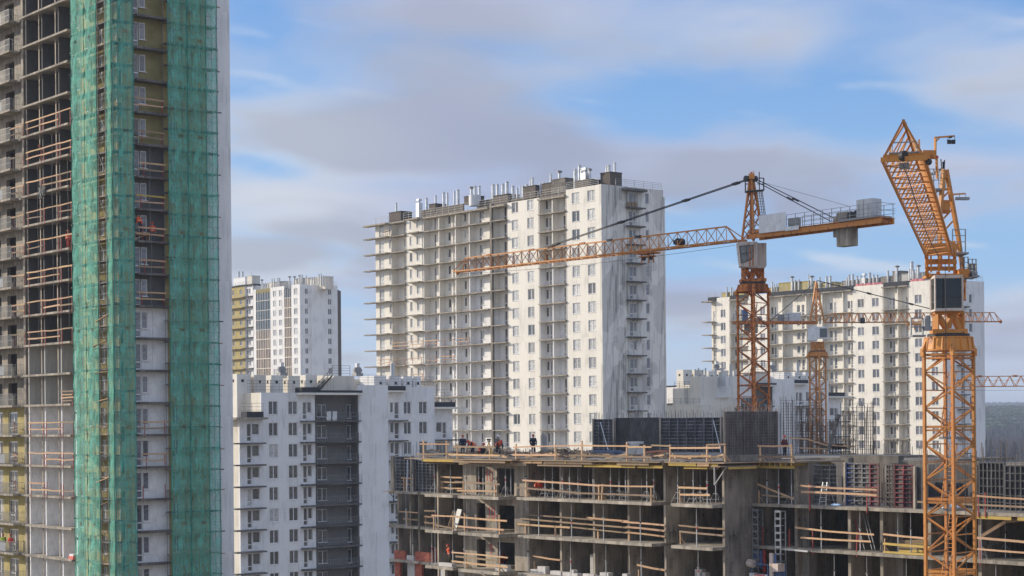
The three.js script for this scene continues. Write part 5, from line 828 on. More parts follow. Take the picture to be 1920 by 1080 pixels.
  // ribbed wall formwork: sheet, uprights, cross ribs
  const form = (ff, p0, p1, b, yB, yT, label, o = {}) => {
    const a0 = fa(ff, p0, b), a1 = fa(ff, p1, b), T = thing('wall_formwork', fpt(ff, (a0 + a1) / 2, yB, b), label, 'formwork panel'), rib = o.rib ?? m_.form_rib, n = o.cols ?? Math.max(1, Math.round((a1 - a0) / 0.8)), rows = o.rows ?? 10, d = o.d ?? 0.12;
    for (let k = 0; k < n; k++) { const x0 = a0 + (a1 - a0) * k / n, x1 = a0 + (a1 - a0) * (k + 1) / n; part(T, ff, 'panel_sheet', o.sheet ?? m_.form_black, x0 + 0.01, x1 - 0.01, yB, yT, b - 0.1, b, rr(0.6, 1.4)); if (o.plain) continue; const rm = o.ribs?.[k] ?? rib; part(T, ff, 'upright_rib', rm, x0, x0 + 0.1, yB, yT, b + 0.001, b + d, rr(0.8, 1.3)); for (let q = 0; q <= rows; q++) { const y = yB + (yT - yB - 0.06) * q / rows; part(T, ff, 'cross_rib', rm, x0 + 0.102, x1 - 0.002, y, y + 0.06, b + 0.001, b + d * 0.9, rr(0.9, 1.6)); } }
    if (!o.plain) part(T, ff, 'upright_rib', o.ribs?.[n - 1] ?? rib, a1, a1 + 0.1, yB, yT, b + 0.001, b + d);
    for (const a of o.edges ?? []) part(T, ff, 'edge_board', m_.raw_concrete, fa(ff, a, b), fa(ff, a, b) + 0.16, yB, yT + 0.05, b - 0.15, b + 0.2, 1.2);
    if (o.brace) { const ab = fa(ff, o.brace[0], b), ac = fa(ff, o.brace[1], b + 1.6); new MB().tube(fpt(ff, ab, yT - 0.3, b + 0.15), fpt(ff, ac, yB + 0.05, b + 1.7), 0.045, 6).build('push_pull_brace', m_.zinc, T); }
    return T;
  };
  form(e, 735, 775, 0.5, L[2], L[2] + 3.05, 'leftmost ribbed black formwork panel at the end of the frame', { edges: [735, 738, 772], cols: 5, brace: [766, 764] });
  form(e, 778, 815, 0.2, L[2], L[2] + 2.75, 'second ribbed black formwork panel, left of the dark room under the deck', { edges: [778], cols: 5 });
  // core walls far back on the deck
  const zb = at(1235, 785, 172).z, cb = FA(zb), yT = L[3] + 3.2;
  form(cb, 1114, 1152, 0, L[3], yT, 'narrow ribbed black formwork at the left end of the core walls on the deck', { edges: [1113, 1151.5], cols: 4, brace: [1128, 1142] });
  form(cb, 1153, 1239, -0.1, L[3], yT + 0.1, 'smooth black formwork sheet between two ribbed panels on the deck', { plain: true, cols: 3 });
  form(cb, 1240, 1354, 0, L[3], yT + 0.05, 'wide ribbed black formwork on the deck, left of the meshed dark wall', { edges: [1239, 1352.5], cols: 7, brace: [1340, 1353] });
  { const gW = FB(x57 + 0.02); form(gW, 1358, 1459, 0, L[3] + 0.46, L[3] + 3.55, 'tall dark formwork side wall with steel mesh, above the big grey wall', { plain: true, cols: 9, sheet: m_.form_grey });
    const T = thing('rebar_mesh', fpt(gW, fa(gW, 1400), L[3] + 0.5, 0.12), 'grid of thin steel bars in front of the tall dark formwork side wall', 'steel mesh'), mb = new MB(); const a0 = fa(gW, 1358), a1 = fa(gW, 1458); for (let k = 0; k < 32; k++) { const a = mix(a0, a1, k / 31); mb.tint(rr(1, 3)).beam(fpt(gW, a, L[3] + 0.5, 0.1), fpt(gW, a, L[3] + 3.6 + rr(0, 0.7), 0.1), 0.016); } for (let k = 0; k < 14; k++) { const y = L[3] + 0.6 + k * 0.21; mb.beam(fpt(gW, a0, y, 0.12), fpt(gW, a1, y, 0.12), 0.014); } stuff(mb.build('bars', m_.rebar, T)); }
  // grey panels of the set back part
  form(r, 1511, 1571, -0.9, L[2], L[2] + 2.75, 'grey ribbed formwork panel behind the long red-posted guard', { cols: 4, rows: 9, rib: m_.form_rib_grey, sheet: m_.form_grey, edges: [1571] });
  form(r, 1587, 1646, -0.7, L[2], L[2] + 2.9, 'grey ribbed formwork panel with blue and red frames', { cols: 4, rows: 9, rib: m_.form_rib_grey, sheet: m_.form_grey, edges: [1584], ribs: [m_.form_rib_blue, m_.form_rib_grey, m_.form_rib_grey, m_.form_rib_red] });
  form(r, 1661, 1710, -0.9, L[2], L[2] + 2.85, 'ribbed formwork panel with a bright red frame at its right half', { cols: 3, rows: 9, rib: m_.form_rib_grey, sheet: m_.form_grey, ribs: [m_.form_rib_grey, m_.form_rib_red, m_.form_rib_red] });
  form(r, 1717, 1736, 0.1, L[2], L[2] + 2.75, 'plain dark formwork sheet with a pale edge, left of the big crane mast', { plain: true, cols: 1, edges: [1714.5] });
  form(r, 1740, 1832, -2.6, L[2], L[2] + 2.85, 'dark formwork wall seen through the big crane mast', { plain: true, cols: 5 });
  form(r, 1836, 1882, -1.7, L[2], L[2] + 3.05, 'dark ribbed formwork right of the big crane mast', { cols: 6, rows: 6, rib: m_.form_black });
  form(r, 1884, 1985, -1.2, L[2], L[2] + 2.9, 'dark ribbed formwork at the right edge of the picture', { cols: 10, rows: 6, rib: m_.form_black });
  // walls under way behind, and starter bars
  { const T = thing('concrete_wall', fpt(r, fa(r, 1610, -8), L[2], -8), 'rough wall tops behind the grey ribbed formwork', 'wall'); for (const [p, q, b, t] of [[1492, 1590, -7, 3.1], [1575, 1684, -8.4, 3.25], [1690, 1835, -6, 3.0], [1835, 1990, -5, 2.6]]) part(T, r, 'wall_piece', m_.dark_concrete, fa(r, p, b), fa(r, q, b), L[2], L[2] + t, b - 0.6, b, rr(0.6, 0.9)); part(T, r, 'rough_deck', m_.dark_concrete, fa(r, 1490, -9), fa(r, 1700, -9), L[3] - 0.3, L[3] - 0.1, -22, -9, 0.7); }
  const bars = (ff, p0, p1, b, yB, lo, hi, n, label, cross = 0, m = m_.rebar, w = 0.03) => { const T = thing('starter_bars', fpt(ff, fa(ff, (p0 + p1) / 2, b), yB, b), label, 'steel bars'), mb = new MB(); for (let k = 0; k < n; k++) { const a = fa(ff, mix(p0, p1, (k + rr(-0.3, 0.3)) / n), b), bb = b + rr(-0.12, 0.12); mb.tint(rr(0.6, 1.7)).beam(fpt(ff, a, yB - 0.1, bb), fpt(ff, a + rr(-0.05, 0.05), yB + rr(lo, hi), bb + rr(-0.04, 0.04)), w * rr(0.6, 1.1)); } for (let k = 1; k <= cross; k++) { const y = yB + hi * 0.92 * k / cross; mb.tint(rr(0.7, 1.4)).beam(fpt(ff, fa(ff, p0, b) + rr(0, 0.3), y, b), fpt(ff, fa(ff, p1, b) - rr(0, 0.3), y, b), w * 0.7); } stuff(mb.build('bars', m, T)); return T; };
  bars(cb, 1114, 1358, -0.4, yT - 0.1, 0.5, 0.9, 86, 'row of grey starter bars standing out of the black formwork on the deck', 0, m_.steel_grey, 0.035);
  bars(FA(zb + 1), 1355, 1460, 0, L[3] + 3.3, 0.5, 1.1, 40, 'row of starter bars above the meshed dark side wall', 0, m_.steel_grey, 0.03);
  const mid = FA(at(950, 850, 158).z);
  bars(mid, 752, 850, 2, L[3], 0.9, 1.3, 44, 'starter bars at the left end of the deck, before the white block', 0, m_.steel_grey, 0.03);
  bars(mid, 855, 1010, 0, L[3], 0.45, 0.8, 60, 'short starter bars around the workers on the deck', 0, m_.rebar, 0.025);
  bars(mid, 1012, 1112, 0, L[3], 0.5, 0.85, 46, 'short starter bars left of the black formwork on the deck', 0, m_.rebar, 0.025);
  bars(mid, 1014, 1026, -4, L[3], 1.6, 2.2, 16, 'bundle of tall grey bars right of the lone worker', 0, m_.steel_grey, 0.04);
  const cg = FA(at(1540, 830, 150).z);
  bars(cg, 1461, 1545, -0.5, L[3] - 0.2, 3.6, 5.2, 40, 'tall reinforcement cage right of the meshed dark wall', 20, m_.rebar, 0.038);
  bars(cg, 1462, 1500, 2, L[3] - 0.2, 3, 5.6, 14, 'tallest loose bars beside the meshed dark wall', 0, m_.steel_grey, 0.035);
  bars(cg, 1500, 1570, -6, L[3] - 0.2, 2.5, 3.4, 44, 'reinforcement cage before the small crane mast', 12, m_.rebar, 0.036);
  bars(cg, 1572, 1645, -3, L[3] - 0.2, 3.2, 4.8, 42, 'reinforcement cage in front of the cream block, right of the small crane', 14, m_.rebar, 0.038);
  bars(cg, 1630, 1712, -3, L[3] - 0.2, 0.8, 1.6, 40, 'starter bars in front of the lower cream block', 0, m_.rebar, 0.028);
  bars(r, 1645, 1677, 0.1, L[2], 2.6, 3.1, 22, 'dense reinforcement cage on the slab edge between two ribbed panels', 12, m_.rebar, 0.03);
  bars(r, 1725, 1850, -4, L[2] + 2.9, 0.6, 1.5, 36, 'starter bars seen through and beside the big crane mast', 0, m_.rebar, 0.026);
  bars(r, 1840, 1985, -3.2, L[2] + 0.2, 2.6, 4.3, 60, 'reinforcement mesh at the right edge of the picture', 10, m_.rebar, 0.024);
  { const T = thing('bar_heap', at(1563, 842, 150), 'heap of dark bent bars lying on the rough deck', 'steel bars'), mb = new MB(), w = at(1563, 843, 150); for (let k = 0; k < 60; k++) { const a = rr(0, 6.28), d = rr(0.4, 2.2); mb.tint(rr(0.5, 1.2)).beam(w.clone().add(V(-d * Math.cos(a), rr(0, 0.5), -d * Math.sin(a) * 0.5)), w.clone().add(V(d * Math.cos(a), rr(0, 0.5), d * Math.sin(a) * 0.5)), 0.04); } stuff(mb.build('bars', m_.rebar, T)); }
  { const w = at(1553, 846, 148), T = thing('leaning_column_form', w, 'grey concrete-stained post leaning among the reinforcement', 'post'); new MB().beam(w, at(1573, 777, 148), 0.28, 0.28).build('post_body', m_.dark_concrete, T); }
  // mats of low bars, offcuts and laths lying on the deck
  for (const [p0, p1, z0, n, label] of [[800, 1110, -14, 420, 'low tangle of bars, laths and offcuts on the left half of the deck'], [1010, 1350, -9, 320, 'low tangle of bars, laths and offcuts before the black formwork on the deck']]) { const T = thing('deck_litter', fpt(f, fa(f, (p0 + p1) / 2, -5), L[3] + 0.06, -5), label, 'offcuts'), mb = new MB(), wd = new MB(); for (let k = 0; k < n; k++) { const b = rr(z0, 0.4), a = fa(f, rr(p0, p1), b), y = L[3] + 0.09 + rr(0, 0.16), t = rr(-0.25, 0.25) + (k % 2) * 1.57, l = rr(0.4, 1.6), m2 = k % 7 === 0 ? wd : mb; m2.tint(rr(0.5, 1.3)); m2.beam(fpt(f, a, y, b), fpt(f, a + l * Math.cos(t), y + rr(-0.03, 0.2), b + l * Math.sin(t)), k % 7 === 0 ? 0.12 : 0.03); } stuff(mb.build('bars', m_.rebar, T)); stuff(wd.build('laths', m_.plank_wood, T)); }
  // timber runway seen through the cages
  { const w = at(1480, 822, 149), T = thing('plank_walkway', w, 'timber walkway planks running behind the cages to the small crane', 'planks'); for (const [a, b] of [[[1478, 821], [1512, 823]], [[1510, 822], [1552, 836]], [[1548, 834], [1605, 838]], [[1500, 840], [1560, 842]]]) new MB().tint(rr(0.8, 1.1)).beam(at(...a, 149), at(...b, 149), 0.12, 0.12).build('plank', m_.plank_wood, T); }
  { const ff = FA(at(1130, 851, 160).z), T = thing('sheet_stack', fpt(ff, fa(ff, 1130), L[3] + 0.06, 0), 'low stack of bluish steel sheets on the deck before the left ribbed formwork', 'sheets'); for (let k = 0; k < 5; k++) { const mb = new MB().tint(rr(0.8, 1.3)); fbox(mb, ff, fa(ff, 1104 + rr(0, 3)), fa(ff, 1152 + rr(0, 4)), L[3] + 0.07 + k * 0.07, L[3] + 0.13 + k * 0.07, -1 + rr(0, 0.2), 0.1 + rr(0, 0.2)); mb.build('sheet', k % 2 ? m_.steel_grey : m_.blue_paint, T); } }
  { const ff = FA(at(1226, 852, 152).z), T = thing('timber_stack', fpt(ff, fa(ff, 1226), L[3] + 0.06, 0), 'stack of reddish boards on the deck, right of the coiled cable bundle', 'boards'); for (let k = 0; k < 14; k++) { const q = Math.floor(k / 4), b = -0.4 + (k % 4) * 0.24, mb = new MB().tint(rr(0.6, 1), rr(0.5, 0.8), rr(0.5, 0.8)); mb.beam(fpt(ff, fa(ff, 1208 + rr(0, 3)), L[3] + 0.12 + q * 0.09, b), fpt(ff, fa(ff, 1243 + rr(-3, 4)), L[3] + 0.12 + q * 0.09 + rr(0, 0.12), b + rr(-0.1, 0.1)), 0.2, 0.06); mb.build('board', m_.plank_wood, T); } }
  { const ff = FA(at(1060, 846, 165).z), T = thing('scrap_heap', fpt(ff, fa(ff, 1060), L[3] + 0.06, 0), 'heap of brown offcuts and bent bars at the middle of the deck', 'offcuts'), mb = new MB(); for (let k = 0; k < 90; k++) { const a = fa(ff, rr(1012, 1108)), h = rr(0, 0.5) * (1 - Math.abs(a - fa(ff, 1060)) / 5); mb.tint(rr(0.3, 1)).beam(fpt(ff, a, L[3] + 0.08, rr(-1, 1)), fpt(ff, a + rr(-0.9, 0.9), L[3] + 0.1 + Math.max(0, h), rr(-1, 1)), rr(0.04, 0.16), 0.04); } stuff(mb.build('offcuts', m_.old_wood, T)); }
  // coiled bundle and blocks on the deck
  { const w = at(1192, 850, 150), T = thing('coiled_bundle', V(w.x, L[3] + 0.06, w.z), 'pale bundle of coiled cables in wrapped boxes on the deck', 'cable bundle'); const o = V(w.x, L[3] + 0.06, w.z), mb = new MB(); mb.box(o.x - 0.75, o.x - 0.02, o.y, o.y + 0.9, o.z - 0.4, o.z + 0.4).box(o.x + 0.02, o.x + 0.75, o.y, o.y + 0.8, o.z - 0.4, o.z + 0.4); mb.build('wrapped_box', m_.block_grey, T); const c = new MB(); for (let k = 0; k < 12; k++) { const x = o.x - 0.8 + k * 0.1; c.beam(V(x + 0.6, o.y + 1.0, o.z + 0.42), V(x - 0.1, o.y + 0.05, o.z + 0.6), 0.035); } for (let k = 0; k < 16; k++) { const a = k / 16 * 6.28, b = (k + 1) / 16 * 6.28; for (const d of [0, 0.06, 0.12]) c.beam(V(o.x + 0.8 * Math.cos(a), o.y + 1.05 + d, o.z + 0.5 * Math.sin(a)), V(o.x + 0.8 * Math.cos(b), o.y + 1.05 + d, o.z + 0.5 * Math.sin(b)), 0.06); } c.build('cable', m_.zinc, T); }
  const stackOf = (label, list, ff, lv, b, mat = m_.block_grey) => { const T = thing('block_stack', fpt(ff, fa(ff, list[0][0], b), L[lv], b), label, 'building blocks'); list.forEach(([p, q, lo, hi]) => { const a0 = fa(ff, p, b), n = Math.max(1, Math.round((fa(ff, q, b) - a0) / 0.62)), w = (fa(ff, q, b) - a0) / n; for (let k = 0; k < n; k++) part(T, ff, 'block', mat, a0 + k * w + 0.008, a0 + (k + 1) * w - 0.008, L[lv] + lo, L[lv] + hi - 0.006, b - 0.4 - rr(0, 0.1), b, rr(0.85, 1.1)); }); };
  stackOf('pale blocks at the foot of the dusty room right of the red 9', [[992, 1004, 0, 0.28], [1005, 1020, 0, 0.28], [1005, 1020, 0.28, 0.56]], f, 0, 0.5);
  stackOf('single row of pale blocks beside the first prop right of the dusty room', [[1029, 1049, 0, 0.3]], f, 0, 0.5);
  stackOf('pale blocks behind a prop in the second room right of the red 9', [[1052, 1066, 0, 0.28], [1066, 1080, 0, 0.26], [1066, 1073, 0.26, 0.5]], f, 0, 0.5);
  stackOf('pale block row in front of the second thin partition edge', [[1090, 1111, 0, 0.3]], f, 0, 0.45);
  stackOf('pale blocks in the third room right of the red 9', [[1113, 1121, 0, 0.2], [1122, 1138, 0, 0.26], [1122, 1138, 0.26, 0.5]], f, 0, 0.45);
  stackOf('upright pale block near the fourth thin partition edge', [[1164, 1173, 0, 0.55]], f, 0, 0.45);
  stackOf('tall grey block stack in the dark room beside the big grey wall', [[1300, 1313, 0, 0.55], [1300, 1313, 0.55, 1.1], [1311, 1322, 0, 0.5], [1311, 1320, 0.5, 0.9]], f, 0, -1.6, m_.grout_grey);
  stackOf('grey block column against the partition in the second room', [[1104, 1110, 0, 0.6], [1104, 1110, 0.6, 1.2], [1104, 1110, 1.2, 1.7]], f, 0, -0.5, m_.grout_grey);
  stackOf('flat pallet of grey blocks by the orange-vested worker', [[820, 845, 0, 0.3]], f, 0, 1.6);
  stackOf('pale blocks on the slab in front of the red 9', [[926, 948, 0, 0.26], [926, 948, 0.26, 0.5]], f, 0, 1.2);
  stackOf('red brick pile in the second bay, behind its brick parapet', [[798, 806, 0, 1.05], [812, 818, 0, 1.0]], e, 0, -1.2, m_.red_brick);
  stackOf('small red brick pile in the leftmost bay', [[759, 766, 0, 1.1]], e, 0, -1.2, m_.red_brick);
  { const T = thing('shuttering_bundle', fpt(f, fa(f, 850, 0.9), L[1], 0.9), 'grey steel panel and boards leaning beside a prop, left of the lower red 10', 'panels'); new MB().beam(fpt(f, fa(f, 852, 0.8), L[1], 0.9), fpt(f, fa(f, 856, 0.8), L[1] + 1.75, 0.5), 0.12, 0.62, V(1, 0, 0)).build('steel_panel', m_.steel_grey, T); for (const p of [838, 841, 844]) new MB().tint(rr(0.8, 1.1)).beam(fpt(f, fa(f, p, 0.9), L[1], 1.0), fpt(f, fa(f, p + 9, 0.6), L[1] + 1.6, 0.5), 0.18, 0.05).build('board', m_.old_wood, T); }
  { const T = thing('step_ladder', fpt(r, fa(r, 1546, 0.2), L[2], 0.2), 'folding aluminium step ladder before the grey ribbed formwork', 'ladder'); const a0 = fa(r, 1546, 0.2), mb = new MB(), bk = new MB(); for (const s of [-1, 1]) { mb.beam(fpt(r, a0 + s * 0.32, L[2], 0.5), fpt(r, a0 + s * 0.18, L[2] + 1.6, 0.2), 0.04); bk.beam(fpt(r, a0 + s * 0.38, L[2], -0.4), fpt(r, a0 + s * 0.18, L[2] + 1.6, 0.15), 0.03); } for (let k = 1; k < 6; k++) mb.beam(fpt(r, a0 - 0.3, L[2] + k * 0.27, 0.5 - k * 0.05), fpt(r, a0 + 0.3, L[2] + k * 0.27, 0.5 - k * 0.05), 0.07, 0.03); mb.build('steps', m_.zinc, T); bk.build('rear_frame', m_.zinc, T); }
  { const T = thing('beam_pile', fpt(r, fa(r, 1700, -0.6), L[1], -0.6), 'pile of yellow and brown formwork beams in the room left of the big crane mast', 'beams'); for (let k = 0; k < 26; k++) { const q = Math.floor(k / 7), mb = new MB().tint(rr(0.6, 1.2)); const b = -1.6 + (k % 7) * 0.2; mb.beam(fpt(r, fa(r, 1681 + rr(0, 5), b), L[1] + 0.1 + q * 0.2, b), fpt(r, fa(r, 1728 + rr(0, 6), b), L[1] + 0.1 + q * 0.2 + rr(0, 0.15), b), 0.1, 0.18); mb.build('beam', k % 3 ? m_.old_wood : m_.yellow_beam, T); } }
  { const T = thing('propped_poles', fpt(r, fa(r, 1620, -0.3), L[1], -0.3), 'steel poles leaning in the dark room right of the hoist', 'poles'); [[1600, 1612], [1602, 1620], [1622, 1640], [1617, 1634]].forEach(([p, q], k) => new MB().tube(fpt(r, fa(r, q, 0.1), L[1], 0.1), fpt(r, fa(r, p, -0.6), L[1] + 2.5, -0.6), 0.035, 6).build('pole', k === 0 ? m_.red_paint : m_.steel_grey, T)); }
  { const T = thing('plastic_sheet', fpt(r, fa(r, 1567, 0.5), L[2], 0.5), 'crumpled light blue plastic on the slab behind the red-posted guard', 'plastic sheet'), mb = new MB().tint(0.45, 0.62, 0.85); for (let k = 0; k < 7; k++) mb.add(new THREE.IcosahedronGeometry(0.2, 1), new THREE.Matrix4().makeScale(1.4, 0.5, 1).setPosition(fpt(r, fa(r, 1563 + k * 1.5, 0.5), L[2] + 0.07, 0.5 + rr(-0.2, 0.2)))); mb.build('sheet_folds', m_.plastic, T); }
  { const T = thing('plastic_sheet', fpt(r, fa(r, 1780, 0.3), L[2], 0.3), 'crumpled white and blue sheeting on the slab behind the big crane mast', 'plastic sheet'), mb = new MB().tint(0.6, 0.7, 0.8); for (let k = 0; k < 12; k++) mb.add(new THREE.IcosahedronGeometry(rr(0.2, 0.4), 0), new THREE.Matrix4().makeScale(1.3, 0.9, 1).setPosition(fpt(r, fa(r, 1773 + k * 1.4, 0.3), L[2] + rr(0.1, 0.5), 0.3 + rr(-0.3, 0.3)))); mb.build('sheet_folds', m_.plastic, T); }
  // side platform on the big grey wall
  { const gW = FB(x57 + 0.12), T = thing('bracket_platform', fpt(gW, fa(gW, 1372), L[3] - 0.45, 0.6), 'small bracket platform with a yellow board on the big grey wall', 'platform'), a0 = fa(gW, 1350, 1.2), a1 = fa(gW, 1425, 1.2); const P = (a, y, b) => fpt(gW, a, y, b); const d = new MB(); d.beam(P(a0, L[3] - 0.3, 0.7), P(a1, L[3] - 0.3, 0.7), 0.9, 0.06); d.build('platform_board', m_.old_wood, T); new MB().beam(P(a0 + 0.8, L[3] - 0.42, 1.2), P(a1 - 0.4, L[3] - 0.42, 1.2), 0.06, 0.16).build('edge_board', m_.yellow_beam, T); const s = new MB(); for (const a of [a0 + 0.6]) s.beam(P(a, L[3] - 1.6, 0.02), P(a, L[3] - 0.35, 1.2), 0.08).beam(P(a, L[3] - 1.6, 0.03), P(a, L[3] - 0.3, 0.03), 0.09); s.build('bracket', m_.steel_grey, T); }
  // the construction hoist
  { const b = 1.6, P = (px, dy, bb = b) => fpt(r, fa(r, px, bb), L[1] + dy, bb), T = thing('construction_hoist', P(1430, -4), 'blue and white rack hoist with two ladder masts, at the big grey wall', 'hoist');
    const mast = (p0, p1, top, mat, bb) => { const mb = new MB(), x0 = fa(r, p0, bb), x1 = fa(r, p1, bb), w = x1 - x0; for (const x of [x0, x1]) for (const o of [0, -w]) mb.beam(fpt(r, x, L[1] - 5, bb + o), fpt(r, x, L[1] + top, bb + o), 0.07); for (let y = -5; y < top; y += 0.5) { for (const o of [0, -w]) mb.beam(fpt(r, x0, L[1] + y, bb + o), fpt(r, x1, L[1] + y, bb + o), 0.05, o === 0 ? 0.15 : 0.05); if (p0 < 1430) for (const o of [0, -w]) mb.beam(fpt(r, x0, L[1] + y, bb + o), fpt(r, x1, L[1] + y + 0.5, bb + o), 0.025); for (const x of [x0, x1]) mb.beam(fpt(r, x, L[1] + y, bb), fpt(r, x, L[1] + y, bb - w), 0.04); } mb.build('hoist_mast', mat, T); };
    mast(1409.5, 1419.5, 2.65, m_.steel_grey, 1.0); mast(1452, 1462, 2.55, m_.zinc, 1.2);
    const bx = (name, p0, p1, y0, y1, b0, b1, mat) => { const mb = new MB(); fbox(mb, r, fa(r, p0, b1), fa(r, p1, b1), L[1] + y0, L[1] + y1, b0, b1); return mb.build(name, mat, T); };
    bx('blue_side_panel', 1409, 1426, -1.65, -0.35, 0.7, 0.8, m_.blue_paint); bx('blue_side_panel', 1442, 1452, -1.6, -0.45, 1.5, 1.6, m_.blue_paint); bx('dark_curtain', 1428, 1433, -1.9, -0.3, 0.7, 0.76, m_.red_paint);
    bx('gate_panel', 1408, 1437, -2.75, -1.95, 1.5, 1.6, m_.sheet_white); bx('red_sign_strip', 1411, 1431, -2.06, -1.97, 1.601, 1.62, m_.spray_red); bx('notice_board', 1414, 1433, -2.5, -2.15, 1.601, 1.63, m_.window_white);
    const fr = new MB(); for (const p of [1407, 1437.5]) fr.beam(fpt(r, fa(r, p, 1.65), L[1] - 3, 1.65), fpt(r, fa(r, p, 1.65), L[1] - 1.2, 1.65), 0.07); fr.beam(fpt(r, fa(r, 1407, 1.65), L[1] - 1.2, 1.65), fpt(r, fa(r, 1437.5, 1.65), L[1] - 1.25, 1.65), 0.07); fr.build('gate_frame', m_.blue_paint, T);
    bx('drive_housing', 1440, 1456, -1.65, -1.1, 1.3, 2.0, m_.cab_white); bx('drive_column', 1447, 1461, -4, -1.2, 0.9, 1.5, m_.blue_paint); bx('white_guard', 1440, 1446, -4, -0.4, 1.6, 1.75, m_.cab_white); bx('cable_box', 1402, 1408, -3.4, -1.9, 1.2, 1.7, m_.sheet_white); bx('floor_platform', 1405, 1470, -3.3, -3.1, -0.2, 1.9, m_.old_wood);
    const q = P(1401, -1.2, 1.7); new MB().tube(q, q.clone().add(V(0.5, -0.05, 0)), 0.28, 14).build('cable_drum', m_.cab_white, T);
    new MB().beam(P(1463, -0.12, 1.0), P(1513, -0.18, 1.0), 0.12, 0.12).build('wall_tie', m_.zinc, T); }
  // small bracket with lamps at the left corner of the frame
  { const P = (px, py) => { const a = gx(px, e.p + 0.6); return V(a, fy(e, px, py, 0.6), e.p + 0.6); }, T = thing('bracket_platform', P(738, 925), 'small wooden bracket platform hung at the left corner of the frame', 'platform'); new MB().beam(P(724, 921), P(742, 921), 0.8, 0.06).build('platform_board', m_.plank_wood, T); const mb = new MB(); mb.beam(P(737, 922), P(737, 940), 0.08).beam(P(729, 922), P(737, 934), 0.05).beam(P(732, 940), P(742, 940), 0.3, 0.05); mb.build('bracket', m_.dark_steel, T); }
}
// ---------------------------------------------------------------- tower cranes
const RIGHT = V(CO, 0, -SI), FWD = V(-SI, 0, -CO), UP = V(0, 1, 0);
const lerp = (a, b, t) => a.clone().lerp(b, t);
function obox(mb, c, dir, w, h, d) { const x = dir.clone().setY(0).normalize(), z = V(0, 0, 0).crossVectors(x, UP), m = new THREE.Matrix4().makeBasis(x, UP, z).setPosition(c), g = new MB(); g.t = mb.t; g.box(-w / 2, w / 2, -h / 2, h / 2, -d / 2, d / 2); return mb.merge(g, m); }
const piece = (T, name, mat, fn, tint = rr(0.9, 1.1)) => { const mb = new MB().tint(tint); fn(mb); return mb.build(name, mat, T); };
const barOf = (T, name, mat, a, b, w, h = w) => piece(T, name, mat, (m) => { const k = rr(0.62, 1.12); m.tint(k, k * rr(0.9, 1.02), k * rr(0.8, 1.1)).beam(a, b, w, h); });
// square lattice mast on four legs [front, right, back, left]
function latticeMast(T, legs, yB, yT, pitch, lw, bw, mat, far) {
  const P = (k, y) => V(legs[k % 4].x, y, legs[k % 4].z), n = Math.round((yT - yB) / pitch);
  for (let k = 0; k < 4; k++) barOf(T, 'leg', mat, P(k, yB), P(k, yT), lw);
  const lowSeen = far.y;
  const hidden = new MB();
  for (let q = 0; q < n; q++) for (let k = 0; k < 4; k++) {
    const y0 = yT - q * pitch, y1 = y0 - pitch, odd = (q + (k % 2)) % 2, a = P(odd ? k + 1 : k, y0), b = P(odd ? k : k + 1, y1);
    const jobs = [[a, b, bw, bw]];
    if (q % 4 === 0) { jobs.push([P(k, y0 - 0.04), P(k + 1, y0 - 0.04), bw, bw * 1.6]); if (far.big) jobs.push([P(k, y0 - 0.24), P(k + 1, y0 - 0.24), bw, bw * 1.2]); } else if (k === 0 || k === 2) jobs.push([P(k, y0), P(k + 1, y0), bw * 0.8, bw * 0.8]);
    for (const j of jobs) if (y1 > lowSeen) barOf(T, 'brace', mat, ...j); else hidden.beam(...j);
  }
  if (hidden.p.length) stuff(hidden.build('lower_bracing', mat, T));
  const c = P(0, 0).add(P(2, 0)).multiplyScalar(0.5);
  // inside: inclined ladders and small landings
  for (let y = yT - 1; y > Math.max(lowSeen, yB + 5); y -= pitch * 4) {
    const s = (P(1, 0).sub(P(0, 0))).multiplyScalar(0.28), a = c.clone().setY(y - pitch * 4 + 0.4).sub(s), b = c.clone().setY(y).add(s.clone().multiplyScalar(0.6)), off = P(3, 0).sub(P(0, 0)).setY(0).normalize().multiplyScalar(far.big ? 0.25 : 0.2);
    piece(T, 'ladder', mat, (m) => { m.beam(a.clone().add(off), b.clone().add(off), bw * 0.6).beam(a.clone().sub(off), b.clone().sub(off), bw * 0.6); for (let k = 1; k < 16; k++) { const p = lerp(a, b, k / 16); m.beam(p.clone().add(off), p.clone().sub(off), bw * 0.4); } });
    if (far.big) { const d = P(1, 0).sub(P(0, 0)); const pl = piece(T, 'landing', m_.steel_grey, (m) => obox(m, c.clone().setY(y - pitch * 4 + 0.3).add(d.clone().multiplyScalar(0.1)), d, 1.5, 0.14, 0.8)); piece(pl, 'landing_rail', m_.steel_grey, (m) => { for (const s2 of [-0.7, 0, 0.7]) { const p = c.clone().setY(y - pitch * 4 + 0.3).addScaledVector(d.clone().normalize(), s2); m.beam(p, p.clone().setY(p.y + 1.1), 0.04); } m.beam(c.clone().setY(y - pitch * 4 + 1.4).addScaledVector(d.clone().normalize(), -0.7), c.clone().setY(y - pitch * 4 + 1.4).addScaledVector(d.clone().normalize(), 0.7), 0.04); }); }
  }
  return c;
}
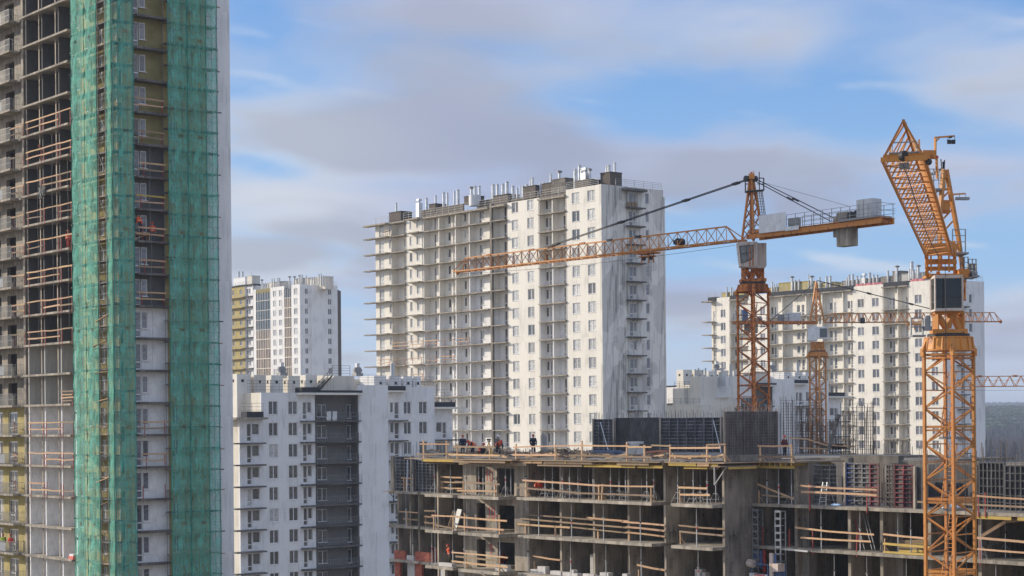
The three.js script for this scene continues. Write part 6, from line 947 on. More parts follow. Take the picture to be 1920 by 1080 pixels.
// triangular lattice boom from a to b (line of its bottom chords' middle)
function latticeBoom(T, a, b, w, h, n, cw, bw, mat, o = {}) {
  const d = b.clone().sub(a).normalize(), s = V(0, 0, 0).crossVectors(d, UP).normalize();
  const B = (t, q) => lerp(a, b, t).addScaledVector(s, q * w / 2), Tp = (t) => lerp(a, b, t).addScaledVector(UP, h);
  for (const q of [-1, 1]) barOf(T, 'bottom_chord', mat, B(0, q), B(1, q), cw);
  barOf(T, 'top_chord', mat, Tp(o.t0 ?? 0.03), Tp(o.t1 ?? 1), cw);
  for (let k = 0; k < n; k++) {
    const t0 = k / n, t1 = (k + 1) / n, tm = (k + 0.5) / n;
    for (const q of [-1, 1]) { if (tm >= (o.t0 ?? 0) - 0.01 && tm <= (o.t1 ?? 1)) { barOf(T, 'brace', mat, B(t0, q), Tp(tm), bw); barOf(T, 'brace', mat, Tp(tm), B(t1, q), bw); } }
    barOf(T, 'cross_tie', mat, B(t0, -1), B(t0, 1), bw); barOf(T, 'cross_tie', mat, B(t0, k % 2 ? -1 : 1), B(t1, k % 2 ? 1 : -1), bw * 0.8);
  }
  barOf(T, 'cross_tie', mat, B(1, -1), B(1, 1), bw * 1.4);
  for (const q of [-1, 1]) { barOf(T, 'brace', mat, B(0, q), Tp(o.t0 ?? 0.03), bw * 1.3); barOf(T, 'brace', mat, B(1, q), Tp(o.t1 ?? 1), bw * 1.2); }
  return { B, Tp, d, s };
}
function slewRing(T, c, y0, y1, r0, r1, mat, legs) {
  piece(T, 'ring_skirt', mat, (m) => { m.add(new THREE.CylinderGeometry(r1, r0, y1 - y0, 20), new THREE.Matrix4().makeTranslation(c.x, (y0 + y1) / 2, c.z)); m.add(new THREE.CylinderGeometry(r1 * 1.04, r1 * 1.04, 0.06, 20), new THREE.Matrix4().makeTranslation(c.x, y1, c.z)).add(new THREE.CylinderGeometry(r0 * 1.03, r0 * 1.03, 0.08, 20), new THREE.Matrix4().makeTranslation(c.x, y0, c.z)); for (let k = 0; k < 16; k++) { const a = k / 16 * 6.283, u = V(Math.cos(a), 0, Math.sin(a)); m.beam(c.clone().setY(y0).addScaledVector(u, r0 + 0.02), c.clone().setY(y1).addScaledVector(u, r1 + 0.02), 0.05, 0.1); } });
  legs.forEach((l) => { const u = V(l.x - c.x, 0, l.z - c.z).normalize(); piece(T, 'knee_bracket', mat, (m) => m.beam(c.clone().setY(y1 - 0.05).addScaledVector(u, r1 * 0.95), c.clone().setY(y0 - 0.1).addScaledVector(u, r0 * 1.12), 0.26, 0.2).beam(c.clone().setY(y0 + 0.1).addScaledVector(u, r0 * 1.1), c.clone().setY(y0 - 0.35).addScaledVector(u, r0 * 1.1), 0.24, 0.24)); });
  piece(T, 'slewing_bearing', m_.dark_steel, (m) => m.add(new THREE.CylinderGeometry(r1 * 0.9, r1 * 0.9, 0.2, 20), new THREE.Matrix4().makeTranslation(c.x, y1 + 0.12, c.z)));
}
// neck of slanted plates between the bearing and the head
function neck(T, c, y0, y1, w, dir, mat) {
  const s = V(0, 0, 0).crossVectors(dir, UP);
  piece(T, 'neck_base', mat, (m) => obox(m, c.clone().setY(y0 + 0.14), dir, w * 1.18, 0.28, w * 1.05));
  piece(T, 'neck_plates', mat, (m) => { for (const q of [-1, 1]) { const o = c.clone().addScaledVector(s, q * w * 0.42); const P = (u, v) => o.clone().addScaledVector(dir, u * w / 2).setY(mix(y0 + 0.28, y1, v)); m.beam(P(-0.86, 0), P(-0.86, 1), 0.1, w * 0.14).beam(P(0.86, 0), P(0.86, 1), 0.1, w * 0.14).beam(P(-0.84, 1), P(-0.1, 0), 0.1, w * 0.13).beam(P(-0.1, 0.05), P(0.15, 1), 0.11, w * 0.2).beam(P(0.2, 1), P(0.75, 0), 0.1, w * 0.13).beam(P(-1, 0.93), P(1, 0.93), 0.12, 0.12); } for (const u of [-0.86, 0.86]) for (const v of [0.1, 0.95]) m.beam(c.clone().addScaledVector(dir, u * w / 2).addScaledVector(s, -w * 0.42).setY(mix(y0 + 0.28, y1, v)), c.clone().addScaledVector(dir, u * w / 2).addScaledVector(s, w * 0.42).setY(mix(y0 + 0.28, y1, v)), 0.12); });
}
function legsFrom(pl, pf, pr, D, a0, a1) { const l = at(pl, 795, D + a0), f = at(pf, 795, D), r = at(pr, 795, D + a1), b = l.clone().add(r).sub(f); return [f, r, b, l]; }

{ // -------- the near orange crane at the right; its jib comes towards the camera
  const D = 107, legs = legsFrom(1733.5, 1787, 1826, 105.5, 1.23, 1.7), c0 = legs[0].clone().add(legs[2]).multiplyScalar(0.5), mat = m_.crane_orange;
  const T = thing('tower_crane', V(c0.x, 0, c0.z), 'large orange tower crane in front at the right, its jib pointing up left', 'crane');
  const Y = (py) => gy(1781, py, c0.x, c0.z), yT = Y(664), c = latticeMast(T, legs, 0, yT, 1.06, 0.17, 0.085, mat, { y: Y(1095), big: true });
  slewRing(T, c, Y(657), Y(633), 1.44, 1.36, mat, legs.slice(0, 4));
  const tip = at(1694, 298, 66.5), jb = at(1761, 484, 105.2).setY(tip.y), dir = tip.clone().sub(jb).normalize(), side = V(0, 0, 0).crossVectors(dir, UP).normalize();
  neck(T, c, Y(627), Y(585), 1.7, RIGHT.clone().addScaledVector(FWD, -0.12).normalize(), mat);
  // operator's cab with its big front pane
  const cc = c.clone().setY(Y(553)).addScaledVector(FWD, -0.75).addScaledVector(RIGHT, -0.28), cd = RIGHT.clone().addScaledVector(FWD, -0.05).normalize(), cs = V(0, 0, 0).crossVectors(cd, UP), w = 1.58, h = 1.85, dep = 1.5;
  const P = (u, v, z) => cc.clone().addScaledVector(cd, u * w / 2).addScaledVector(UP, v * h / 2).addScaledVector(cs, z * dep / 2);
  const cab = piece(T, 'operator_cab', m_.cab_white, (m) => { for (const u of [-1, 1]) for (const z of [-1, 1]) m.beam(P(u, -1, z), P(u, 1, z), 0.08); m.beam(P(-1, 1.06, 0), P(1, 1.06, 0), dep * 1.05, 0.16).beam(P(-1, -1.04, 0), P(1, -1.04, 0), dep * 1.05, 0.12); obox(m, P(0, 0, -1), cd, w, h, 0.05); for (const z of [-1, 1]) m.beam(P(-1, 0.97, z), P(1, 0.97, z), 0.06).beam(P(-1, -0.97, z), P(1, -0.97, z), 0.06); });
  piece(cab, 'pane', m_.cab_glass, (m) => obox(m, P(0, 0, 0.99), cd, w - 0.1, h - 0.1, 0.012), 1); for (const u of [-1, 1]) piece(cab, 'pane', m_.cab_glass, (m) => obox(m, P(u * 0.99, 0, 0), cs, dep - 0.1, h - 0.1, 0.012), 1);
  piece(cab, 'window_bar', m_.dark_steel, (m) => m.beam(P(-1, -0.25, 1.02), P(1, -0.25, 1.02), 0.025).beam(P(-0.45, -1, 1.02), P(-0.45, 1, 1.02), 0.025)); piece(cab, 'cab_wall', m_.dark_steel, (m) => obox(m, P(0, 0, -0.94), cd, w - 0.12, h - 0.1, 0.03), 1); piece(cab, 'seat', m_.dark_steel, (m) => { obox(m, P(0.2, -0.55, -0.25), cd, 0.55, 0.15, 0.5); obox(m, P(0.2, -0.1, -0.6), cd, 0.55, 0.75, 0.14); obox(m, P(-0.5, -0.6, 0), cd, 0.25, 0.5, 0.4); }, 1);
  globalThis.cabSeat = P(0.2, -0.45, -0.15);
  // jib foot
  const J = (py, u, v) => c.clone().setY(Y(py)).addScaledVector(RIGHT, u).addScaledVector(dir, v);
  piece(T, 'jib_foot', mat, (m) => { for (const s2 of [-0.9, 0.75]) { const o = -0.35; m.beam(J(517, s2 + o, 0.2), J(455, s2 + o, 0.9), 0.16, 0.2).beam(J(517, s2 + o, -1), J(462, s2 + o, -0.2), 0.16, 0.2).beam(J(505, s2 + o, 1), J(470, s2 + o, -0.4), 0.12).beam(J(480, s2 + o, 1.2), J(480, s2 + o, -1), 0.16, 0.24); } for (const [py, v] of [[517, 0], [505, 0.6], [492, 0.9], [474, 1.0], [474, -0.4], [490, -0.6], [465, 1.1]]) m.beam(J(py, -1.3, v), J(py, 0.5, v), 0.16, 0.24); m.beam(J(470, -1.4, 1.35), J(470, 0.55, 1.35), 0.22, 0.55); for (const u of [-0.95, -0.5, 0.1]) m.beam(J(478, u, 1.3), J(512, u, 0.9), 0.1, 0.14); });
  piece(T, 'slewing_frame', mat, (m) => m.beam(J(517, -1.3, -0.5), J(517, 0.75, -0.5), 2.0, 0.14).beam(J(512, 0.55, -0.6), J(512, 1.15, -0.6), 0.9, 0.5).beam(J(505, 0.6, -1), J(540, 0.55, -1), 0.16, 0.16));
  const boom = latticeBoom(T, jb, tip, 1.52, 1.5, 23, 0.11, 0.042, mat, { t0: 0.02, t1: 0.97 });
  // end frame of the jib with its peak
  const end = lerp(jb, tip, 0.955), pk = tip.clone().addScaledVector(UP, 1.42).addScaledVector(dir, -0.1);
  piece(T, 'end_beam', mat, (m) => m.beam(tip.clone().addScaledVector(side, -0.86), tip.clone().addScaledVector(side, 0.82), 0.14, 0.17).beam(tip.clone().addScaledVector(side, -0.76).addScaledVector(UP, 0.2).addScaledVector(dir, -0.5), tip.clone().addScaledVector(side, 0.76).addScaledVector(UP, 0.2).addScaledVector(dir, -0.5), 0.1, 0.1));
  for (const s2 of [-1, 1]) { barOf(T, 'end_strut', mat, tip.clone().addScaledVector(side, s2 * 0.76), pk, 0.07); barOf(T, 'end_strut', mat, lerp(jb, tip, 0.96).addScaledVector(side, s2 * 0.5).addScaledVector(UP, 0.9), lerp(jb, tip, 0.99).addScaledVector(side, s2 * 0.55), 0.07); }
  barOf(T, 'end_strut', mat, pk, boom.Tp(0.94), 0.1);
  piece(T, 'end_pulley', m_.dark_steel, (m) => m.add(new THREE.CylinderGeometry(0.2, 0.2, 0.16, 14), new THREE.Matrix4().makeRotationZ(Math.PI / 2).setPosition(tip.x, tip.y + 0.1, tip.z)).add(new THREE.CylinderGeometry(0.12, 0.12, 0.1, 10), new THREE.Matrix4().makeRotationX(1.5).setPosition(tip.x - side.x * 0.9, tip.y - 0.15, tip.z - side.z * 0.9)));
  piece(T, 'trolley', m_.steel_grey, (m) => { const o = lerp(jb, tip, 0.985); obox(m, o.clone().addScaledVector(UP, -0.18), side, 0.36, 0.2, 0.36); obox(m, o.clone().addScaledVector(UP, 0.3), side, 1.1, 0.05, 0.3); for (const q of [-0.45, 0.45]) m.beam(o.clone().addScaledVector(side, q), o.clone().addScaledVector(side, q).addScaledVector(UP, 0.7), 0.04); m.beam(o.clone().addScaledVector(side, -0.45).addScaledVector(UP, 0.7), o.clone().addScaledVector(side, 0.45).addScaledVector(UP, 0.7), 0.04); });
  piece(T, 'cable', m_.dark_steel, (m) => { let p = tip.clone().addScaledVector(UP, -0.25); for (let k = 1; k <= 10; k++) { const q = lerp(tip, jb, k / 10).addScaledVector(UP, -0.1 - 0.5 * Math.sin(k / 10 * 3.14)); m.beam(p, q, 0.03); p = q; } });
  piece(T, 'hoist_rope', m_.dark_steel, (m) => m.beam(c.clone().addScaledVector(FWD, -1.75).addScaledVector(RIGHT, -0.58).setY(Y(500)), c.clone().addScaledVector(FWD, -1.75).addScaledVector(RIGHT, -0.5).setY(0), 0.028).beam(c.clone().addScaledVector(FWD, -1.9).addScaledVector(RIGHT, 0.42).setY(Y(668)), c.clone().addScaledVector(FWD, -1.7).addScaledVector(RIGHT, 0.62).setY(0), 0.028));
  // tower head behind the jib
  const at2 = (px, py, d = 108.5) => at(px, py, d), A1 = at2(1771, 318);
  piece(T, 'tower_head', mat, (m) => { m.beam(at2(1763, 395, 108), at2(1769, 318, 108.4), 0.24, 0.2).beam(at2(1796, 440, 109), at2(1774, 318, 108.5), 0.24, 0.2).beam(at2(1808, 530, 109.5), at2(1796, 438, 109), 0.22, 0.2).beam(at2(1762, 500, 108), at2(1763, 392, 108), 0.2, 0.2).beam(at2(1768, 325), at2(1776, 325), 0.2, 0.25).beam(at2(1762, 388), at2(1780, 388), 0.2, 0.8).beam(at2(1762, 376), at2(1778, 360), 0.1).beam(at2(1764, 415), at2(1783, 395), 0.1).beam(at2(1764, 355), at2(1778, 355), 0.1, 0.14).beam(at2(1778, 450), at2(1800, 470), 0.12).beam(at2(1764, 440), at2(1786, 415), 0.1); });
  piece(T, 'head_pulley', m_.dark_steel, (m) => m.beam(at2(1769, 332), at2(1770, 352), 0.14).beam(at2(1764, 298), at2(1766, 318), 0.05).beam(at2(1768, 303), at2(1769, 318), 0.06).beam(at2(1771, 300), at2(1770, 318), 0.06));
  piece(T, 'stay_plate', m_.steel_grey, (m) => m.beam(at2(1744, 328), at2(1768, 316), 0.06, 0.16)); piece(T, 'stay_rod', m_.steel_grey, (m) => m.beam(at2(1744, 328), boom.Tp(0.3), 0.06));
  const rail2 = (name, a, b, n) => piece(T, name, m_.steel_grey, (m) => { const [x0, y0] = a, [x1, y1] = b; for (const d of [107.6, 109.2]) { for (let k = 0; k <= n; k++) m.beam(at(mix(x0, x1, k / n), y0, d), at(mix(x0, x1, k / n), y1, d), 0.05); for (const t of [0, 0.25, 0.5]) m.beam(at(x0, mix(y0, y1, t), d), at(x1, mix(y0, y1, t), d), 0.04); } m.beam(at(x0, y1, 108.4), at(x1, y1, 108.4), 1.7, 0.1); for (const x of [x0, x1]) for (const t of [0, 0.5]) m.beam(at(x, mix(y0, y1, t), 107.6), at(x, mix(y0, y1, t), 109.2), 0.04); });
  rail2('head_platform', [1741, 317], [1760, 358], 2); rail2('side_platform', [1786, 430], [1810, 477], 1); rail2('rear_platform', [1801, 482], [1815, 522], 2); rail2('rear_platform', [1816, 486], [1830, 520], 2);
  piece(T, 'winch', m_.steel_grey, (m) => { obox(m, at(1822, 503, 109.5), RIGHT, 0.5, 0.5, 0.5); m.add(new THREE.CylinderGeometry(0.25, 0.25, 0.5, 12), new THREE.Matrix4().makeRotationZ(1.57).setPosition(at(1822, 514, 108))); });
  piece(T, 'head_ladder', m_.steel_grey, (m) => { for (const x of [1751, 1755]) m.beam(at(x, 360, 107.9), at(x + 3, 470, 107.9), 0.035); for (let k = 0; k < 14; k++) m.beam(at(1751 + k * 0.2, 362 + k * 8, 107.9), at(1755 + k * 0.2, 362 + k * 8, 107.9), 0.025); });
  // left platform with slewing motor
  piece(T, 'motor_platform', m_.steel_grey, (m) => { const d0 = 105.5; const Q = (px, py, d = d0) => at(px, py, d); m.beam(Q(1708, 630), Q(1733, 630), 0.9, 0.1); for (const [a, b] of [[[1708, 597], [1708, 630]], [[1730, 596], [1730, 630]], [[1708, 597], [1730, 596]], [[1708, 613], [1730, 613]]]) m.beam(Q(...a), Q(...b), 0.08).beam(Q(...a, 106.4), Q(...b, 106.4), 0.08); });
  piece(T, 'slewing_motor', m_.steel_grey, (m) => m.tube(at(1739, 620, 105.6), at(1738.5, 592, 105.6), 0.19, 12).tube(at(1739, 620, 105.6), at(1739, 612, 105.6), 0.27, 12));
  // lamps
  const lamp = (name, fn) => piece(T, name, mat, fn); const dl = 68;
  const la = lamp('lamp_bracket', (m) => m.beam(at(1730, 290, dl), at(1754, 290, dl), 0.08, 0.33).beam(at(1753.5, 298, dl), at(1753.5, 257, dl), 0.06, 0.08).beam(at(1753, 258, dl), at(1790, 255, dl), 0.06).beam(at(1754, 266, dl), at(1762, 258, dl), 0.05).beam(at(1756, 297, dl), at(1757, 335, dl), 0.07)); for (const x of [1779.5, 1787.5]) piece(la, 'lamp', m_.dark_steel, (m) => obox(m, at(x, 266, dl), RIGHT, 0.13, 0.15, 0.12)); piece(la, 'lamp_yoke', m_.dark_steel, (m) => m.beam(at(1777, 258, dl), at(1777, 265, dl), 0.015).beam(at(1790, 257, dl), at(1790, 265, dl), 0.015).beam(at(1779, 258, dl), at(1785, 257, dl), 0.06)); piece(la, 'red_lamp', m_.spray_red, (m) => m.tube(at(1757, 297, dl), at(1757, 292, dl), 0.05, 8));
  const lb = lamp('lamp_bracket', (m) => m.beam(at(1780, 365, 108), at(1810, 363, 108), 0.09).beam(at(1781, 371, 108), at(1788, 365, 108), 0.07)); piece(lb, 'flood_lamp', m_.steel_grey, (m) => m.beam(at(1792, 372.5, 108), at(1817, 372.5, 108), 0.3, 0.16)); piece(lb, 'lamp_yoke', m_.dark_steel, (m) => m.beam(at(1799, 364, 108), at(1799, 370, 108), 0.02).beam(at(1811, 363, 108), at(1811, 370, 108), 0.02));
  piece(T, 'ballast_plate', mat, (m) => m.beam(at(1761, 388, 108.2), at(1781, 388, 108.2), 0.1, 0.4));
  piece(T, 'counter_jib', mat, (m) => { const p = c.clone().setY(Y(512)); for (const q of [-0.6, 0.6]) m.beam(p.clone().addScaledVector(side, q).addScaledVector(dir, -1), p.clone().addScaledVector(side, q).addScaledVector(dir, -13), 0.2, 0.4); obox(m, p.clone().addScaledVector(dir, -12.5), dir, 2, 1.6, 1.6); });
}
{ // -------- the rusty crane in the middle
  const D = 165, legs = legsFrom(1385, 1415.5, 1442.5, 163.6, 1.26, 1.5), c0 = legs[0].clone().add(legs[2]).multiplyScalar(0.5), mat = m_.crane_rust, om = m_.crane_orange;
  const T = thing('tower_crane', V(c0.x, 0, c0.z), 'rusty orange tower crane whose long jib crosses in front of the tall cream block', 'crane');
  const Y = (py) => gy(1413, py, c0.x, c0.z), yT = Y(547), c = latticeMast(T, legs, 0, yT, 1.06, 0.17, 0.09, mat, { y: Y(800), big: false });
  slewRing(T, c, Y(547), Y(534), 1.38, 1.3, mat, legs);
  neck(T, c, Y(529), Y(501), 1.9, RIGHT, mat);
  // cab: curved window box at the left, closed box at the right
  const q = (px, py, d = 164) => at(px, py, d);
  const cab = piece(T, 'operator_cab', m_.cab_white, (m) => { const sh = new THREE.Shape(); [[-1.28, 1.05], [-1.05, -1.0], [-0.75, -1.1], [0.35, -1.02], [0.35, 1.1], [-0.9, 1.1]].forEach(([x, y], k) => (k ? sh.lineTo(x, y) : sh.moveTo(x, y))); const g = new THREE.ExtrudeGeometry(sh, { depth: 1.5, bevelEnabled: true, bevelSize: 0.06, bevelThickness: 0.06, bevelSegments: 2 }); const z = V(0, 0, 0).crossVectors(RIGHT, UP); m.add(g, new THREE.Matrix4().makeBasis(RIGHT, UP, z).setPosition(at(1408, 480, 164.6))); obox(m, at(1424.5, 479, 164.4), RIGHT, 0.98, 2.1, 1.7); m.beam(at(1403, 502, 163.9), at(1433, 502, 163.9), 1.6, 0.12); });
  piece(cab, 'pane', m_.glass_dark, (m) => { const sh = new THREE.Shape(); [[-1.2, 0.72], [-1.06, -0.75], [-0.2, -0.42], [-0.02, -0.25], [-0.02, 0.82]].forEach(([x, y], k) => (k ? sh.lineTo(x, y) : sh.moveTo(x, y))); const z = V(0, 0, 0).crossVectors(RIGHT, UP); m.add(new THREE.ExtrudeGeometry(sh, { depth: 0.02, bevelEnabled: false }), new THREE.Matrix4().makeBasis(RIGHT, UP, z).setPosition(at(1408, 480, 164.6).addScaledVector(z, 1.565))); }, 1);
  piece(cab, 'window_frame', m_.dark_steel, (m) => { const z = V(0, 0, 0).crossVectors(RIGHT, UP), o = at(1408, 480, 164.6).addScaledVector(z, 1.6), P = (x, y) => o.clone().addScaledVector(RIGHT, x).addScaledVector(UP, y), l = [[-1.22, 0.75], [-1.08, -0.78], [-0.2, -0.44], [0, -0.27], [0, 0.84]]; l.forEach((p, k) => m.beam(P(...p), P(...l[(k + 1) % 5]), 0.05)); m.beam(P(-1.15, 0.05), P(0, 0.2), 0.03).beam(P(-0.6, 0.78), P(-0.55, -0.55), 0.03); }, 1);
  piece(cab, 'cab_seam', mat, (m) => { for (const px of [1406, 1412]) m.beam(q(px, 462, 163.0), q(px, 499, 163.0), 0.09, 0.05); });
  // jib, from the mast to the left
  const tip = at(858, 510, 198), foot = at(1391, 451, 166.2).setY(tip.y), yj = tip.y;
  const boom = latticeBoom(T, foot, tip, 1.35, 1.42, 33, 0.13, 0.065, om, { t0: 0.045, t1: 0.965 });
  piece(T, 'end_block', mat, (m) => m.add(new THREE.IcosahedronGeometry(0.22, 1), new THREE.Matrix4().makeTranslation(tip.x, tip.y - 0.1, tip.z)));
  const along = (px) => { let lo = 0, hi = 1; for (let k = 0; k < 30; k++) { const t = (lo + hi) / 2, p = lerp(foot, tip, t), d = depthOf(p.x, p.z), s = (CO * p.x - SI * p.z) / d * F + CX; if (s > px) lo = t; else hi = t; } return lo; };
  const tr = along(1217); piece(T, 'trolley', mat, (m) => { const o = lerp(foot, tip, tr); obox(m, o.clone().addScaledVector(UP, -0.25), boom.d, 2.2, 0.14, 1.3); for (const s2 of [-0.8, -0.2, 0.8]) m.beam(o.clone().addScaledVector(boom.d, s2).addScaledVector(UP, -0.2), o.clone().addScaledVector(boom.d, s2).addScaledVector(UP, -1.2), 0.09); obox(m, o.clone().addScaledVector(UP, -0.55), boom.d, 1.6, 0.1, 0.9); obox(m, o.clone().addScaledVector(boom.d, 0.8).addScaledVector(UP, 0.25).addScaledVector(boom.s, 0.9), boom.d, 1.3, 0.05, 0.7); });
  piece(T, 'trolley_wheel', m_.dark_steel, (m) => { for (const s2 of [-0.5, 0.5]) { const o = lerp(foot, tip, tr).addScaledVector(boom.d, s2).addScaledVector(UP, -0.7); m.add(new THREE.CylinderGeometry(0.24, 0.24, 0.12, 14), new THREE.Matrix4().makeRotationX(Math.PI / 2).premultiply(new THREE.Matrix4().makeRotationY(Math.atan2(-boom.d.z, boom.d.x))).setPosition(o)); } });
  piece(T, 'jib_winch', m_.dark_steel, (m) => { const o = lerp(foot, tip, along(1278)).addScaledVector(UP, 0.5); m.tube(o.clone().addScaledVector(boom.s, -0.4), o.clone().addScaledVector(boom.s, 0.4), 0.34, 12); obox(m, o.clone().addScaledVector(boom.d, 0.45), boom.d, 0.4, 0.4, 0.5); });
  for (const [px, k] of [[920, 0.14], [1000, 0.12], [1095, 0.16], [1146, 0.2], [1200, 0.22]]) piece(T, 'chord_fitting', k > 0.17 ? m_.dark_steel : mat, (m) => obox(m, boom.Tp(along(px)).addScaledVector(UP, 0.05), boom.d, 0.7, k * 1.2, 0.24));
  piece(T, 'trolley_rope', m_.dark_steel, (m) => { const p = lerp(foot, tip, 0.99).addScaledVector(UP, -0.25), r2 = lerp(foot, tip, 0.02).addScaledVector(UP, -0.4); let a = p; for (let k = 1; k <= 12; k++) { const b = lerp(p, r2, k / 12).addScaledVector(UP, -0.35 * Math.sin(k / 12 * 3.14)); m.beam(a, b, 0.03); a = b; } });
  // tower head
  const head = at(1409, 333, 165), hl = [at(1391, 452, 164.2), at(1413, 452, 163.8), at(1430, 445, 165.4), at(1408, 446, 166.2)];
  hl.forEach((p, k) => barOf(T, 'head_leg', om, p, head.clone().addScaledVector(RIGHT, [-0.14, 0, 0.14, 0][k]).addScaledVector(FWD, [0, -0.14, 0, 0.14][k]), 0.16));
  for (let k = 0; k < 4; k++) for (let j = 0; j < 5; j++) { const t0 = j / 6, t1 = (j + 1) / 6, P = (n, t) => lerp(hl[n % 4], head, t); barOf(T, 'brace', mat, P(k, t0), P(k + 1, t1), 0.06); barOf(T, 'brace', mat, P(k + 1, t0), P(k, t1), 0.06); }
  piece(T, 'head_cap', om, (m) => { obox(m, head.clone().addScaledVector(UP, 0.1), RIGHT, 0.5, 0.5, 0.45); m.beam(at(1413, 330, 165), at(1413, 320, 165), 0.05); }); piece(T, 'red_lamp', m_.spray_red, (m) => m.tube(at(1409, 327, 165), at(1409, 322.5, 165), 0.09, 8)); piece(T, 'head_pulley', m_.dark_steel, (m) => { for (const px of [1400, 1415]) m.add(new THREE.CylinderGeometry(0.28, 0.28, 0.3, 14), new THREE.Matrix4().makeRotationX(1.57).setPosition(at(px, 335, 165))); });
  piece(T, 'head_cage', m_.dark_steel, (m) => { for (const d of [164.4, 165.6]) { for (const [a, b] of [[[1397.5, 335], [1397.5, 360]], [[1432, 334], [1432, 357]], [[1397.5, 345], [1403, 345]], [[1397.5, 360], [1432, 357]], [[1416, 334], [1432, 334]], [[1420, 345], [1432, 345]]]) m.beam(at(...a, d), at(...b, d), 0.08); } m.beam(at(1398, 360, 165), at(1432, 357, 165), 1.1, 0.08).beam(at(1423.5, 322, 165), at(1424, 358, 165), 0.06); });
  piece(T, 'caged_ladder', m_.steel_grey, (m) => { const P = (u, t, d = 165.2) => at(mix(1419, 1429, u) + 8 * t * 0.8, mix(357, 403, t), d); for (const u of [0, 0.4, 0.75, 1]) m.beam(P(u, 0), P(u, 1), 0.05).beam(P(u, 0, 166), P(u, 1, 166), 0.04); for (let k = 0; k <= 9; k++) { m.beam(P(0, k / 9), P(1, k / 9), 0.05); } m.beam(P(0.2, 1), at(1433, 440, 165.2), 0.05).beam(P(0.6, 1), at(1437, 440, 165.2), 0.05); });
  // pendant to the jib
  const pt = along(1028), pe = boom.Tp(pt).addScaledVector(UP, 0.1), ps = at(1401, 337, 165); for (const s2 of [-0.18, 0.18]) piece(T, 'pendant_rod', m_.dark_steel, (m) => m.beam(ps.clone().addScaledVector(boom.s, s2), pe.clone().addScaledVector(boom.s, s2), 0.075)); for (const t of [0.05, 0.28, 0.6, 0.965]) piece(T, 'pendant_joint', m_.dark_steel, (m) => m.beam(lerp(ps, pe, t - 0.012 - (t > 0.9 ? 0.02 : 0)), lerp(ps, pe, t + 0.012), 0.45, 0.18));
  // counter jib
  const ce = at(1667, 417, 152), cf = foot.clone(), dd = ce.clone().sub(c).setY(0).normalize(), cs = V(0, 0, 0).crossVectors(dd, UP), cy = yj + 0.1; const K = (px) => { let lo = 0, hi = 20; for (let k = 0; k < 30; k++) { const t = (lo + hi) / 2, p = c.clone().addScaledVector(dd, t), s = (CO * p.x - SI * p.z) / depthOf(p.x, p.z) * F + CX; if (s < px) lo = t; else hi = t; } return lo; };
  const E = (px, y, s2 = 0) => c.clone().addScaledVector(dd, K(px)).addScaledVector(cs, s2).setY(cy + y);
  for (const s2 of [-0.8, 0.8]) barOf(T, 'counter_jib_beam', om, E(1416, 0, s2), E(1667, 0, s2), 0.2, 0.42);
  piece(T, 'counter_jib_deck', mat, (m) => { m.beam(E(1440, 0.28), E(1667, 0.28), 1.9, 0.07); for (let k = 0; k < 9; k++) m.beam(E(1430 + k * 29, 0, -0.8), E(1430 + k * 29, 0, 0.8), 0.14, 0.3); m.beam(E(1418, 0.45), E(1447, 0.45), 1.7, 0.3); });
  piece(T, 'sheet_panel', m_.sheet_white, (m) => { m.beam(E(1442, 0.95, 1.05), E(1474, 0.95, 1.05), 0.03, 1.6).beam(E(1474, 0.95, 1.06), E(1492, 0.95, 1.06), 0.03, 1.62).beam(E(1492, 0.25, 1.07), E(1517, 0.25, 1.07), 0.03, 0.36); }, 1);
  piece(T, 'counter_jib_railing', m_.steel_grey, (m) => { for (const s2 of [-1, 1]) { for (let px = 1493; px < 1668; px += 17) m.beam(E(px, 0.3, s2), E(px, 1.5, s2), 0.045); for (const y of [0.7, 1.1, 1.5]) m.beam(E(1493, y, s2), E(1667, y, s2), 0.035); for (let px = 1424; px < 1443; px += 9) m.beam(E(px, 0.3, s2), E(px, 1.5, s2), 0.04); for (const y of [0.9, 1.5]) m.beam(E(1418, y, s2), E(1443, y, s2), 0.035); } m.beam(E(1667, 1.5, -1), E(1667, 1.5, 1), 0.04).beam(E(1667, 0.9, -1), E(1667, 0.9, 1), 0.04); });
  for (const [a, b, y0, y1] of [[1572, 1578, -0.9, 0.9], [1578.3, 1585, -1.75, 1.15], [1585.4, 1592, -1.75, 1.2], [1592.4, 1605, -1.75, 1.1]]) piece(T, 'counterweight', m_.slab_concrete, (m) => m.beam(E(a, (y0 + y1) / 2), E(b, (y0 + y1) / 2), 0.9, y1 - y0), rr(0.85, 1.1));
  piece(T, 'switch_cabinet', m_.sheet_white, (m) => { m.beam(E(1620, 1.25, 0.1), E(1633, 1.25, 0.1), 1.2, 1.5).beam(E(1634, 1.25, 0.1), E(1649, 1.25, 0.1), 1.2, 1.5); }, 0.8); piece(T, 'hoist_winch', m_.dark_steel, (m) => { const o = E(1605, 0.75), p = E(1616, 0.75); m.tube(o.clone().addScaledVector(cs, -0.4), o.clone().addScaledVector(cs, 0.5), 0.4, 14).tube(p.clone().addScaledVector(cs, -0.4), p.clone().addScaledVector(cs, 0.5), 0.42, 14); }); piece(T, 'winch_base', m_.steel_grey, (m) => m.beam(E(1592, 0.36), E(1660, 0.4), 2.1, 0.18)); piece(T, 'control_box', m_.steel_grey, (m) => m.beam(E(1493, 0.8, 0.6), E(1511, 0.8, 0.6), 0.4, 0.8));
